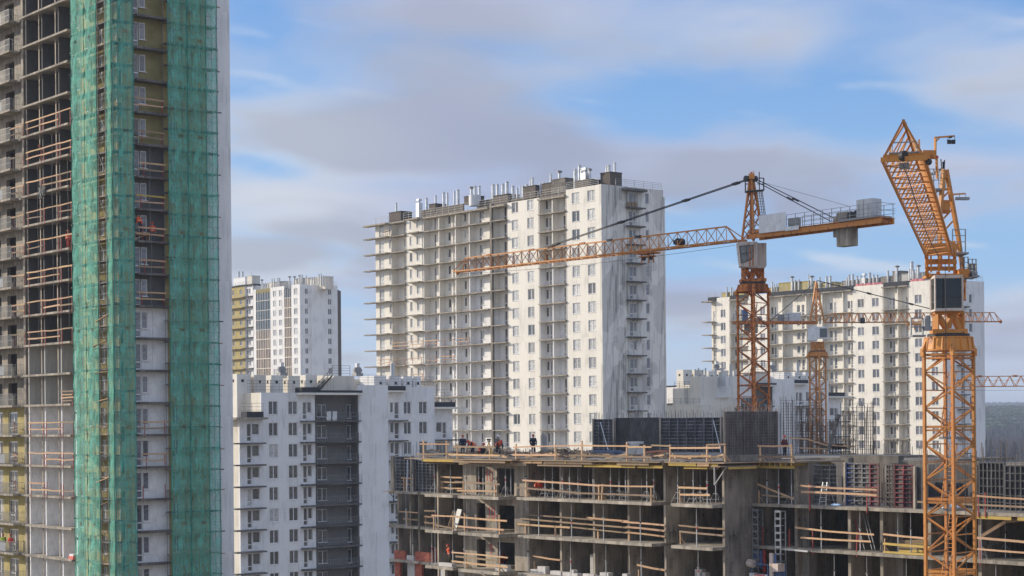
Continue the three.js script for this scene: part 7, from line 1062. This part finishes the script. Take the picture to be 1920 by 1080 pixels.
  for (const s2 of [-0.35, 0.35]) piece(T, 'counter_pendant', m_.dark_steel, (m) => m.beam(at(1414, 336, 165).addScaledVector(cs, s2), E(1571, 0.5, s2 * 2), 0.07)); piece(T, 'pendant_joint', m_.dark_steel, (m) => { const a = at(1414, 336, 165), b = E(1571, 0.5); for (const s2 of [-0.35, 0.35]) m.beam(lerp(a, b, 0.45).addScaledVector(cs, s2), lerp(a, b, 0.52).addScaledVector(cs, s2), 0.16); }); piece(T, 'thin_rope', m_.dark_steel, (m) => m.beam(at(1416, 338, 165), E(1594, 1.7), 0.025));
}
{ // -------- the small far crane
  const D = 306, legs = legsFrom(1519, 1537, 1549, 304.5, 1.2, 1.9), c0 = legs[0].clone().add(legs[2]).multiplyScalar(0.5), mat = m_.crane_orange;
  const T = thing('tower_crane', V(c0.x, 0, c0.z), 'smaller orange tower crane with a white cab in front of the right cream block', 'crane');
  const Y = (py) => gy(1534, py, c0.x, c0.z), c = latticeMast(T, legs, 0, Y(669), 1.35, 0.2, 0.11, mat, { y: Y(850), big: false });
  slewRing(T, c, Y(668), Y(660), 1.7, 1.5, mat, legs); neck(T, c, Y(658), Y(641), 2.0, RIGHT, mat);
  const cab = piece(T, 'operator_cab', m_.sheet_white, (m) => { obox(m, at(1523.5, 626, 305.5), RIGHT, 1.35, 2.3, 1.6); obox(m, at(1541, 624, 305), RIGHT, 1.75, 2.0, 1.5); }, 1.15); piece(cab, 'pane', m_.glass_blue, (m) => { obox(m, at(1544, 624, 304.22), RIGHT, 1.25, 1.5, 0.05); }, 0.6);
  const jy = Y(605), foot = at(1545, 605, D).setY(jy), tip = at(1876, 603, D + 2).setY(jy), boom = latticeBoom(T, foot, tip, 1.3, 1.55, 24, 0.14, 0.08, mat, { t0: 0.04, t1: 0.965 });
  piece(T, 'end_block', m_.crane_rust, (m) => m.add(new THREE.IcosahedronGeometry(0.3, 1), new THREE.Matrix4().makeTranslation(tip.x, tip.y, tip.z)));
  const head = at(1530, 527, D), hl = [at(1519, 604, 305), at(1531, 606, 304.5), at(1545, 602, 306), at(1530, 600, 307)]; hl.forEach((p, k) => barOf(T, 'head_leg', mat, p, head, 0.22)); for (let k = 0; k < 4; k++) for (let j = 0; j < 5; j++) { const P = (n, t) => lerp(hl[n % 4], head, t); barOf(T, 'brace', mat, P(k + (j % 2), j / 6), P(k + 1 - (j % 2), (j + 1) / 6), 0.09); }
  piece(T, 'head_cage', m_.steel_grey, (m) => { for (const y of [536, 541.5]) m.beam(at(1525, y, D), at(1547, y, D), 0.1); m.beam(at(1547, 536, D), at(1547, 542, D), 0.08).beam(at(1526, 542, D), at(1547, 542, D), 0.9, 0.1); });
  piece(T, 'pendant_rod', m_.dark_steel, (m) => m.beam(at(1532, 526, D), at(1748, 580, D), 0.14)); for (const px of [1629, 1708]) piece(T, 'pendant_joint', m_.dark_steel, (m) => { const t = (px - 1532) / 216; m.beam(at(px - 4, 526 + (t - 0.02) * 54, D), at(px + 4, 526 + (t + 0.02) * 54, D), 0.3); });
  const ce = at(1375, 603, D - 2).setY(jy); piece(T, 'counter_jib_beam', m_.crane_rust, (m) => m.beam(at(1531, 604, D).setY(jy), ce, 1.5, 0.5)); piece(T, 'counter_jib_railing', m_.steel_grey, (m) => { const n = 14; for (let k = 0; k <= n; k++) { const p = lerp(at(1520, 604, D).setY(jy), ce, k / n); m.beam(p, p.clone().addScaledVector(UP, 1.4), 0.06); } for (const y of [0.8, 1.4]) m.beam(at(1520, 604, D).setY(jy + y), ce.clone().addScaledVector(UP, y), 0.05); }); piece(T, 'sheet_panel', m_.sheet_white, (m) => m.beam(at(1472, 595, D - 0.5).setY(jy + 0.95), at(1502, 595, D - 0.5).setY(jy + 0.95), 0.06, 1.5), 0.9); piece(T, 'control_box', m_.steel_grey, (m) => m.beam(at(1459, 595, D - 0.3).setY(jy + 0.8), at(1470, 595, D - 0.3).setY(jy + 0.8), 0.6, 1.2)); piece(T, 'switch_cabinet', m_.blue_paint, (m) => m.beam(at(1392, 590, D - 1).setY(jy + 1.2), at(1402, 590, D - 1).setY(jy + 1.2), 0.8, 2)); piece(T, 'hoist_winch', m_.steel_grey, (m) => { for (const px of [1412, 1424]) m.tube(at(px, 598, D - 2).setY(jy + 0.6), at(px, 598, D).setY(jy + 0.6), 0.5, 10); });
  for (const d of [-0.4, 0.4]) piece(T, 'counter_pendant', m_.dark_steel, (m) => m.beam(at(1526, 532, D + d), at(1443, 597, D + d).setY(jy + 0.3), 0.1));
  piece(T, 'jib_winch', m_.dark_steel, (m) => m.tube(at(1613, 601, D - 0.4), at(1621, 601, D - 0.4), 0.5, 12)); piece(T, 'trolley', mat, (m) => { m.beam(at(1700, 608, D), at(1728, 608, D), 1.3, 0.35); for (const px of [1704, 1715, 1725]) m.beam(at(px, 608, D), at(px, 619, D), 0.14); });
  piece(T, 'counterweight', m_.slab_concrete, (m) => m.beam(at(1396, 612, D - 1), at(1420, 612, D - 1), 1.4, 2.2));
}
{ // -------- only the jib end of a fourth crane reaches in from the right
  const D = 250, base = at(2075, 720, D), jy = at(1880, 724.5, D).y, T = thing('tower_crane', V(base.x, 0, base.z), 'thin orange lattice jib reaching in from the right edge of the picture', 'crane'), mat = m_.crane_orange;
  const tip = at(1800, 724, D).setY(jy), foot = at(2070, 724, D).setY(jy); latticeBoom(T, foot, tip, 1.1, 1.4, 13, 0.11, 0.065, mat, { t0: 0.03, t1: 0.97 });
  piece(T, 'mast', mat, (m) => { for (const [a, b] of [[-1, -1], [1, -1], [1, 1], [-1, 1]]) m.beam(base.clone().add(V(a, 0, b)).setY(0), base.clone().add(V(a, 0, b)).setY(jy + 5), 0.2); for (let y = 0; y < jy; y += 2) m.beam(base.clone().add(V(-1, 0, -1)).setY(y), base.clone().add(V(1, 0, -1)).setY(y + 2), 0.1).beam(base.clone().add(V(-1, 0, 1)).setY(y + 2), base.clone().add(V(1, 0, 1)).setY(y), 0.1).beam(base.clone().add(V(-1, 0, -1)).setY(y), base.clone().add(V(-1, 0, 1)).setY(y + 2), 0.1); });
  piece(T, 'chord_fitting', m_.crane_rust, (m) => { for (const px of [1903, 1837]) m.beam(at(px - 4, 705, D).setY(jy + 1.42), at(px + 4, 705, D).setY(jy + 1.42), 0.3, 0.25); }); piece(T, 'trolley_rope', m_.dark_steel, (m) => m.beam(at(1805, 733, D).setY(jy - 0.55), at(2070, 733, D).setY(jy - 0.55), 0.03).beam(at(1805, 713, D).setY(jy + 0.85), at(2070, 713, D).setY(jy + 0.85), 0.025));
}
// ---------------------------------------------------------------- workers
// A figure is one skin over tapered bones, meshed from a distance field and coloured by the nearest bone; helmet and vest are its children.
function figure(pos, face, pose, look, label) {
  const T = thing('person', pos, label, 'person'); T.rotation.y = face;
  const J = {}; const S = (k, x, y, z) => (J[k] = V(x, y, z));
  const { hip = [0, 0.92, 0], lean = [0, 0], knees, feet, hands, elbows, head = [0, 0] } = pose; // lean: forward tilt, sideways tilt of the trunk
  const H = V(...hip), up = V(lean[1], Math.cos(lean[0]), Math.sin(lean[0])).normalize(), R = V(1, 0, 0), chest = H.clone().addScaledVector(up, 0.36), nk = H.clone().addScaledVector(up, 0.54), hd = nk.clone().addScaledVector(V(head[1], Math.cos(lean[0] * 0.6 + head[0]), Math.sin(lean[0] * 0.6 + head[0])).normalize(), 0.17);
  const bones = [], add = (a, b, r0, r1, c) => bones.push([a, b, r0, r1, c]);
  const { jacket, legs: lc, skin = [0.5, 0.3, 0.22], shoes = [0.03, 0.03, 0.03], glove = [0.35, 0.3, 0.22] } = look;
  add(H, chest, 0.17, 0.185, jacket); add(chest.clone().addScaledVector(R, -0.1), chest.clone().addScaledVector(R, 0.11), 0.15, 0.15, jacket); add(H.clone().addScaledVector(R, -0.07), H.clone().addScaledVector(R, 0.07), 0.14, 0.14, lc); add(nk, hd, 0.06, 0.06, skin); add(hd, hd.clone().addScaledVector(up, 0.05), 0.098, 0.09, skin);
  const fw = V(0, -Math.sin(lean[0] * 0.6 + head[0]), Math.cos(lean[0] * 0.6 + head[0])); add(hd.clone().addScaledVector(fw, 0.09), hd.clone().addScaledVector(fw, 0.115).addScaledVector(up, -0.02), 0.016, 0.022, skin); for (const s of [-1, 1]) add(hd.clone().addScaledVector(R, s * 0.095), hd.clone().addScaledVector(R, s * 0.1), 0.024, 0.02, skin);
  const fin = [];
  [-1, 1].forEach((s, i) => {
    const sh = H.clone().addScaledVector(up, 0.47).addScaledVector(R, s * 0.205), el = V(...elbows[i]), ha = V(...hands[i]), hp = H.clone().addScaledVector(R, s * 0.09), kn = V(...knees[i]), ft = V(...feet[i]);
    add(sh, el, 0.085, 0.07, jacket); add(el, ha, 0.066, 0.048, jacket); const dv = ha.clone().sub(el).normalize(), palm = ha.clone().addScaledVector(dv, 0.09); add(ha, palm, 0.034, 0.032, glove); fin.push([ha, palm, dv, s]);
    add(hp, kn, 0.098, 0.072, lc); add(kn, ft.clone().setY(ft.y + 0.09), 0.072, 0.05, lc); add(ft.clone().setY(ft.y + 0.05), ft.clone().add(V(s * 0.03, 0.04, 0.17)), 0.05, 0.042, shoes);
  });
  const res = 64, mc = new MarchingCubes(res, m_.cloth, false, false, 60000); mc.isolation = 0;
  const half = res / 2, sc = 1.02, cy = 0.92, tmp = V(0, 0, 0);
  const dist = (p, b) => { const [a, e, r0, r1] = b, ax = e.x - a.x, ay = e.y - a.y, az = e.z - a.z, L2 = ax * ax + ay * ay + az * az || 1e-6, t = clamp(((p.x - a.x) * ax + (p.y - a.y) * ay + (p.z - a.z) * az) / L2, 0, 1); return Math.hypot(p.x - a.x - ax * t, p.y - a.y - ay * t, p.z - a.z - az * t) - mix(r0, r1, t); };
  for (let z = 0; z < res; z++) for (let y = 0; y < res; y++) for (let x = 0; x < res; x++) { tmp.set((x - half) / half * sc, (y - half) / half * sc + cy, (z - half) / half * sc); let d = 9; for (const b of bones) { const e = dist(tmp, b); const k = 0.03, h = clamp(0.5 + 0.5 * (e - d) / k, 0, 1); d = e * (1 - h) + d * h - k * h * (1 - h); if (d > 8) d = e; } mc.field[x + y * res + z * res * res] = -d; }
  mc.update();
  const n = mc.count, mb = new MB();
  for (let k = 0; k < n; k++) { const p = V(mc.positionArray[k * 3] * sc, mc.positionArray[k * 3 + 1] * sc + cy, mc.positionArray[k * 3 + 2] * sc); let best = 9, col = jacket; for (const b of bones) { const e = dist(p, b); if (e < best) { best = e; col = b[4]; } } mb.p.push(p.x, p.y, p.z); mb.n.push(mc.normalArray[k * 3], mc.normalArray[k * 3 + 1], mc.normalArray[k * 3 + 2]); mb.u.push(p.x, p.y); mb.c.push(...col); mb.i.push(k); }
  // fingers and thumbs, eyes
  mb.tint(...glove);
  for (const [ha, palm, dv, s] of fin) { const sd = V(0, 0, 0).crossVectors(dv, Math.abs(dv.y) > 0.8 ? V(0, 0, 1) : UP).normalize(), nn = V(0, 0, 0).crossVectors(sd, dv); for (let k = 0; k < 4; k++) { const b = palm.clone().addScaledVector(sd, (k - 1.5) * 0.02), m1 = b.clone().addScaledVector(dv, 0.045 - 0.006 * Math.abs(k - 1.2)).addScaledVector(nn, 0.008), e = m1.clone().addScaledVector(dv, 0.03).addScaledVector(nn, 0.022); mb.tube(b, m1, 0.01, 5, 0.009).tube(m1, e, 0.009, 5, 0.007); } mb.tube(ha.clone().addScaledVector(dv, 0.03).addScaledVector(sd, 0.03 * s), ha.clone().addScaledVector(dv, 0.075).addScaledVector(sd, 0.062 * s).addScaledVector(nn, 0.015), 0.012, 5, 0.009); }
  mb.tint(0.03, 0.025, 0.02); for (const s of [-1, 1]) { const q = hd.clone().addScaledVector(fw, 0.088).addScaledVector(R, s * 0.034).addScaledVector(up, 0.025); mb.box(q.x - 0.012, q.x + 0.012, q.y - 0.007, q.y + 0.007, q.z - 0.01, q.z + 0.01); } mb.tint(0.32, 0.12, 0.1); { const q = hd.clone().addScaledVector(fw, 0.09).addScaledVector(up, -0.045); mb.box(q.x - 0.025, q.x + 0.025, q.y - 0.005, q.y + 0.005, q.z - 0.012, q.z + 0.008); }
  mb.local('body', m_.cloth, T);
  const ht = hd.clone().addScaledVector(up, 0.06), q = new THREE.Quaternion().setFromUnitVectors(UP, V(0, Math.cos(lean[0] * 0.6 + head[0]), Math.sin(lean[0] * 0.6 + head[0])));
  const hm = new MB().tint(...look.helmet); hm.add(new THREE.SphereGeometry(0.132, 14, 8, 0, 6.284, 0, 1.62), new THREE.Matrix4().compose(ht, q, V(0.95, 1.02, 1.1))); hm.add(new THREE.CylinderGeometry(0.15, 0.158, 0.015, 14), new THREE.Matrix4().compose(ht.clone().addScaledVector(fw, 0.02), q, V(0.9, 1, 1.15))); hm.local('helmet', m_.plastic, T);
  if (look.vest) { const v = new MB().tint(...look.vest), uq = new THREE.Quaternion().setFromUnitVectors(UP, up); v.add(new THREE.CylinderGeometry(0.22, 0.22, 0.46, 16, 1, true), new THREE.Matrix4().compose(H.clone().addScaledVector(up, 0.25), uq, V(1.22, 1, 0.92))); v.add(new THREE.SphereGeometry(0.22, 16, 6, 0, 6.284, 0, 1.2), new THREE.Matrix4().compose(H.clone().addScaledVector(up, 0.45), uq, V(1.2, 0.42, 0.9))); const vm = v.local('vest', m_.cloth, T); const b = new MB().tint(0.75, 0.75, 0.7); b.add(new THREE.CylinderGeometry(0.223, 0.223, 0.05, 16, 1, true), new THREE.Matrix4().compose(H.clone().addScaledVector(up, 0.14), uq, V(1.22, 1, 0.92))); b.local('reflective_band', m_.cloth, vm); }
  return T;
}
const POSE = {
  stand: { knees: [[-0.1, 0.5, 0.02], [0.1, 0.5, 0.03]], feet: [[-0.12, 0, 0], [0.13, 0, -0.03]], elbows: [[-0.28, 1.13, -0.04], [0.28, 1.13, -0.02]], hands: [[-0.26, 0.9, 0.08], [0.27, 0.9, 0.1]] },
  reach: { lean: [0.25, 0], knees: [[-0.1, 0.5, 0.06], [0.1, 0.5, 0.02]], feet: [[-0.14, 0, 0], [0.14, 0, -0.1]], elbows: [[-0.27, 1.12, 0.2], [0.3, 1.1, 0.12]], hands: [[-0.2, 1.02, 0.42], [0.33, 0.88, 0.25]], head: [0.2, 0] },
  bend: { hip: [0, 0.88, -0.12], lean: [1.15, 0], knees: [[-0.12, 0.48, 0.06], [0.12, 0.48, 0.08]], feet: [[-0.16, 0, 0], [0.16, 0, -0.02]], elbows: [[-0.26, 0.86, 0.36], [0.26, 0.86, 0.38]], hands: [[-0.16, 0.58, 0.44], [0.17, 0.58, 0.46]], head: [0.1, 0] },
  crouch: { hip: [0, 0.34, -0.15], lean: [0.6, 0], knees: [[-0.16, 0.5, 0.26], [0.16, 0.48, 0.28]], feet: [[-0.14, 0, 0], [0.15, 0, 0.02]], elbows: [[-0.27, 0.5, 0.28], [0.28, 0.5, 0.26]], hands: [[-0.14, 0.3, 0.46], [0.15, 0.28, 0.45]], head: [0.2, 0] },
  sit: { hip: [0, 0.42, 0], lean: [0.05, 0], knees: [[-0.12, 0.46, 0.42], [0.12, 0.46, 0.42]], feet: [[-0.13, 0, 0.45], [0.13, 0, 0.45]], elbows: [[-0.27, 0.66, 0.1], [0.27, 0.66, 0.1]], hands: [[-0.2, 0.62, 0.36], [0.2, 0.62, 0.36]] },
};
{
  const navy = [0.018, 0.024, 0.06], red = [0.5, 0.045, 0.03], orange = [0.85, 0.13, 0.03], dark = [0.03, 0.03, 0.035], grey = [0.16, 0.165, 0.17], helm = [0.55, 0.06, 0.03], { f, r, e } = site, toCam = Math.atan2(SI, CO), y3 = L[3] + 0.062;
  const on = (px, py, D, y) => { const p = at(px, py, D); p.y = y; return p; };
  const W = (pos, ang, pose, look, label) => figure(pos, toCam + ang, POSE[pose], { helmet: helm, legs: navy, jacket: navy, ...look }, label);
  W(on(868, 854, 163.5, y3), Math.PI + 0.25, 'stand', {}, 'standing worker in dark blue jacket and red helmet, seen from behind on the deck');
  W(on(1000, 853, 163.5, y3), 0.15, 'stand', { jacket: [0.02, 0.022, 0.035], legs: dark }, 'lone standing worker in dark clothes and red helmet, left of the black formwork');
  W(on(934, 856, 158, y3), 0.5, 'bend', { vest: orange, jacket: dark, legs: dark }, 'worker in orange vest bending forward, before the one with the white helmet');
  W(on(931, 852, 165, y3), 0.9, 'reach', { jacket: grey, legs: grey, helmet: [0.75, 0.75, 0.73] }, 'worker in grey clothes with a white helmet, behind the bending worker');
  W(on(887, 855, 160, y3), -0.9, 'bend', { vest: orange, jacket: navy }, 'stooping worker with an orange vest behind the deck guard, right of the dark blue jacket');
  W(on(902, 856, 160, y3), 1.1, 'crouch', { vest: orange, jacket: navy }, 'crouching worker with an orange vest behind the deck guard, left of the yellow tripod');
  W(fpt(f, fa(f, 1007, 0.2), L[2], 0.2), 0.3, 'bend', { vest: orange, jacket: red, legs: dark }, 'worker in red bending down among the props under the deck');
  W(fpt(f, fa(f, 842, 0.5), L[0], 0.5), -1.0, 'reach', { vest: orange, jacket: navy, legs: [0.05, 0.05, 0.03] }, 'worker in an orange vest standing in the room left of the red 9');
  W(on(1471, 843, 146, L[3] - 0.1), 0.6, 'stand', { jacket: [0.1, 0.03, 0.03], legs: dark }, 'worker in dark red with a red helmet beside the reinforcement cage');
  W(fpt(f, fa(f, 939, -1.6), L[0], -1.6), 0.5, 'crouch', { jacket: red }, 'figure in red deep in the dark opening right of the red 9');
  const { f: tf, g: tg, ys, yK } = tower, near = (y) => ys.reduce((p, q) => (Math.abs(q - y) < Math.abs(p - y) ? q : p));
  const yb = near(fy(tg, 285, 452, 0.9)) + 0.003;
  // trestle on the shaded balcony with a worker on it
  { const a = fa(tg, 269, 0.45), T = thing('work_trestle', fpt(tg, a, yb, 0.45), 'wooden work trestle on the shaded balcony, under the worker in an orange vest', 'trestle'); const mb = new MB(); const P = (da, dy, b) => fpt(tg, a + da, yb + dy, b); mb.beam(P(-0.9, 0.72, 0.45), P(0.7, 0.72, 0.45), 0.6, 0.06); mb.build('trestle_top', m_.plank_wood, T); const l = new MB(); for (const [da, b] of [[-0.85, 0.2], [-0.85, 0.7], [0.65, 0.2], [0.65, 0.7]]) l.beam(P(da, 0, b), P(da, 0.69, b), 0.07); l.beam(P(-0.85, 0.1, 0.7), P(0.65, 0.65, 0.7), 0.06).beam(P(-0.85, 0.1, 0.2), P(0.65, 0.65, 0.2), 0.06); l.build('trestle_leg', m_.plank_wood, T);
    const w = fpt(tg, fa(tg, 267, 0.5), yb + 0.753, 0.5); figure(w, Math.PI / 2 + Math.PI + 0.5, { ...POSE.reach, lean: [0.5, 0] }, { helmet: dark, jacket: orange, legs: navy, vest: orange }, 'worker in orange vest and dark trousers up on a trestle at the shaded balcony'); }
  figure(fpt(tg, fa(tg, 289, 0.5), yb, 0.5), Math.PI / 2 - 0.6, POSE.reach, { helmet: helm, jacket: red, legs: [0.12, 0.14, 0.2], vest: orange }, 'worker in red with a red helmet on the shaded balcony, right of the trestle');
  figure(fpt(tf, fa(tf, 132, 0.3), near(yK(470)) + 0.003, 0.35), 0.4, POSE.stand, { helmet: helm, jacket: red, legs: red, vest: orange }, 'worker all in red in the right loggia of the netted tower');
  figure(fpt(tf, fa(tf, 81, 0.3), near(yK(302)) + 0.003, 0.4), 0.6, POSE.stand, { helmet: helm, jacket: dark, legs: dark }, 'dark-clad worker with a red helmet in the left loggia, near the top of the tower');
  figure(fpt(tf, fa(tf, 17, 0.9), near(yK(1030)) + 0.003, 0.85), Math.PI + 0.4, POSE.stand, { helmet: helm, jacket: [0.6, 0.05, 0.03], legs: dark }, 'worker in a red jacket on the balcony at the lower left corner');
  figure(fpt(tf, fa(tf, 3, 0.9), near(yK(1030)) + 0.003, 0.85), 0.8, POSE.stand, { helmet: helm, jacket: navy, legs: dark, vest: [0.45, 0.6, 0.05] }, 'worker in dark blue with a yellow vest at the left edge, beside the red jacket');
  figure(globalThis.cabSeat.clone().add(V(0, -0.42, 0)), toCam + 0.1, POSE.sit, { helmet: dark, jacket: [0.05, 0.1, 0.35], legs: dark }, 'crane driver in blue sitting behind the big front pane of the near crane');
  // levelling instrument on its yellow tripod
  { const o = on(917, 857, 152, y3), T = thing('survey_tripod', o, 'levelling instrument on a yellow tripod among the workers on the deck', 'tripod'); for (let k = 0; k < 3; k++) { const a = k * 2.09 + 0.5; new MB().beam(o.clone().add(V(0, 1.25, 0)), o.clone().add(V(0.45 * Math.cos(a), 0, 0.45 * Math.sin(a))), 0.06).build('tripod_leg', m_.yellow_beam, T); } new MB().box(o.x - 0.1, o.x + 0.1, o.y + 1.25, o.y + 1.38, o.z - 0.1, o.z + 0.1).tube(o.clone().add(V(-0.15, 1.46, 0.1)), o.clone().add(V(0.15, 1.46, -0.1)), 0.07, 10).build('level_head', m_.dark_steel, T); }
}
// ---------------------------------------------------------------- ground, fields, wood, hills
{
  const hgt = (x, z) => { const d = depthOf(x, z); const far = Math.hypot(x, z); return 2.2 * fbm3(x * 0.002, z * 0.002, 1, 3) * smooth(400, 1200, far) + 40 * smooth(1750, 3200, far) + 48 * smooth(3600, 6500, far) * (0.7 + 0.8 * fbm3(x * 0.0004 + 3, z * 0.0004, 2, 3)); };
  const NR = 90, NT = 128, P = [], U = [], I = [], C = [];
  for (let a = 0; a <= NR; a++) { const R = a === 0 ? 0 : 40 * Math.pow(9500 / 40, (a - 1) / (NR - 1)); for (let b = 0; b <= NT; b++) { const t = b / NT * 2 * Math.PI, x = R * Math.cos(t), z = R * Math.sin(t); P.push(x, R < 450 ? 0 : hgt(x, z), z); U.push(x, z); const n = fbm3(x * 0.004, z * 0.004, 4, 3) + 0.5, g = R > 900 ? clamp(n + 0.1, 0, 1) : 0; C.push(mix(1, 1.2, g), mix(1, 1.18, g), mix(1, 0.62, g)); } }
  for (let a = 0; a < NR; a++) for (let b = 0; b < NT; b++) { const k = a * (NT + 1) + b, m = k + NT + 1; I.push(k, k + 1, m, k + 1, m + 1, m); }
  const g = new THREE.BufferGeometry(); g.setAttribute('position', new THREE.Float32BufferAttribute(P, 3)); g.setAttribute('uv', new THREE.Float32BufferAttribute(U, 2)); g.setAttribute('color', new THREE.Float32BufferAttribute(C, 3)); g.setIndex(I); g.computeVertexNormals();
  structure(put('ground', g, m_.earth));
  M('leafless', 1, 1, 1, null);
  const inst = (name, label, geo, list) => { const m = new THREE.InstancedMesh(geo, m_.leafless, list.length), M4 = new THREE.Matrix4(), q = new THREE.Quaternion(), col = new THREE.Color(); list.forEach((t, k) => { q.setFromAxisAngle(UP, t.r); M4.compose(t.p, q, t.s); m.setMatrixAt(k, M4); m.setColorAt(k, col.setRGB(...t.c)); }); m.name = name; m.castShadow = m.receiveShadow = true; m.userData = { label, category: 'forest', kind: 'stuff' }; scene.add(m); return m; };
  // a fir: stacked ragged skirts; a bare birch: stem with fine upright twigs
  const fir = new MB(); for (let k = 0; k < 5; k++) { const y = 0.12 + k * 0.17, R = 0.2 * (1 - k * 0.17), n = 9; for (let q = 0; q < n; q++) { const a = q / n * 6.283 + k, d = V(Math.cos(a), 0, Math.sin(a)), s = V(-d.z, 0, d.x), w = R * 0.45, top = [0, y + 0.24, 0]; const p = (v) => [v.x, v.y, v.z]; fir.quad(top, p(d.clone().multiplyScalar(R).addScaledVector(s, -w).setY(y + rr(-0.02, 0.02))), p(d.clone().multiplyScalar(R * 1.15).setY(y - 0.05)), p(d.clone().multiplyScalar(R).addScaledVector(s, w).setY(y)), [d.x * 0.8, 0.6, d.z * 0.8], [0, 0, 0, 0, 0, 0, 0, 0]); } } fir.tube(V(0, 0, 0), V(0, 0.4, 0), 0.012, 4);
  const bare = new MB().tint(1.0); bare.tube(V(0, 0, 0), V(0, 0.95, 0), 0.014, 4, 0.003); for (let k = 0; k < 34; k++) { const y = rr(0.3, 0.9), a = rr(0, 6.283), l = rr(0.08, 0.26) * (1.2 - y * 0.6), d = V(Math.cos(a) * 0.55, 0.85, Math.sin(a) * 0.55).normalize(), b = V(0, y, 0); bare.tint(rr(0.6, 1.1)); bare.tube(b, b.clone().addScaledVector(d, l), 0.006, 3, 0.002); for (let q = 0; q < 3; q++) { const c = b.clone().addScaledVector(d, l * rr(0.3, 0.9)); bare.tube(c, c.clone().add(V(rr(-0.06, 0.06), rr(0.03, 0.1), rr(-0.06, 0.06))), 0.004, 3, 0.0015); } }
  const pine = new MB(); pine.tube(V(0, 0, 0), V(0, 0.75, 0), 0.014, 4); for (let k = 0; k < 22; k++) { const a = rr(0, 6.283), R = rr(0.02, 0.14), y = rr(0.55, 0.98); pine.tint(rr(0.7, 1.3)).add(new THREE.IcosahedronGeometry(rr(0.045, 0.08), 0), new THREE.Matrix4().makeScale(1.2, 0.7, 1.2).setPosition(R * Math.cos(a), y, R * Math.sin(a))); }
  const A = [], Bt = [], Cc = [];
  const spot = (px, D) => { const p = at(px, 800, D); p.y = hgt(p.x, p.z) - 0.3; return p; };
  for (let k = 0; k < 2600; k++) { const D = 1560 + Math.pow(rnd(), 1.4) * 700, px = rr(1560, 2140), p = spot(px, D), h = rr(15, 23); if (rnd() < 0.22 + 0.25 * fbm3(p.x * 0.01, p.z * 0.01, 3, 2)) A.push({ p, r: rr(0, 6), s: V(h * 0.85, h * rr(0.8, 1.05), h * 0.85), c: [0.03 * rr(0.7, 1.3), 0.045 * rr(0.8, 1.2), 0.032] }); else Bt.push({ p, r: rr(0, 6), s: V(h, h * rr(0.9, 1.1), h), c: [0.13 * rr(0.85, 1.15), 0.115 * rr(0.9, 1.1), 0.11] }); }
  for (let k = 0; k < 5200; k++) { const D = 2200 + rnd() * 1300, p = spot(rr(1540, 2160), D), h = rr(17, 23); if (rnd() < 0.8) Cc.push({ p, r: rr(0, 6), s: V(h * 1.15, h, h * 1.15), c: [0.06 * rr(0.8, 1.25), 0.085 * rr(0.8, 1.2), 0.042] }); else Bt.push({ p, r: rr(0, 6), s: V(h, h, h), c: [0.16, 0.12, 0.11] }); }
  for (let k = 0; k < 4200; k++) { const D = 3600 + rnd() * 3200, p = spot(rr(1200, 2250), D), h = rr(18, 26); Cc.push({ p, r: rr(0, 6), s: V(h * 2, h, h * 2), c: [0.06, 0.07, 0.06] }); }
  for (let k = 0; k < 1500; k++) { const D = 1700 + rnd() * 2200, p = spot(rr(430, 1330), D), h = rr(17, 23); Cc.push({ p, r: rr(0, 6), s: V(h * 1.4, h, h * 1.4), c: [0.06, 0.08, 0.045] }); }
  inst('forest', 'dark firs at the near edge of the wood beyond the field', fir.geo(), A); inst('forest_001', 'bare purple-brown birches of the wood beyond the field', bare.geo(), Bt); inst('forest_002', 'green pine wood and blue hills on the horizon', pine.geo(), Cc);
  // thin air, dry grass
  const gs = new MB(); M('dry_grass', 0.5, 0.38, 0.2, null);
  const field = new MB(); for (let k = 0; k < 2600; k++) { const D = rr(1180, 1560), p = spot(rr(1780, 2050), D); field.tint(rr(0.6, 1.3)); for (let q = 0; q < 4; q++) { const x = p.x + rr(-6, 6), z = p.z + rr(-6, 6), h = rr(0.6, 1.6); field.quad([x - 1.5, p.y, z], [x + 1.5, p.y, z + 1], [x + 1.2, p.y + h, z + 1], [x - 1.2, p.y + h, z], [0.5, 0.7, 0.5], [0, 0, 1, 0, 1, 1, 0, 1]); } }
  const fm = field.build('field_grass', m_.dry_grass, scene); fm.userData = { kind: 'stuff', label: 'strip of dry yellow grass before the wood at the right', category: 'grass' };
}
scene.fog = new THREE.FogExp2(new THREE.Color(0.62, 0.72, 0.9), 0.00016);
renderer.render(scene, camera);
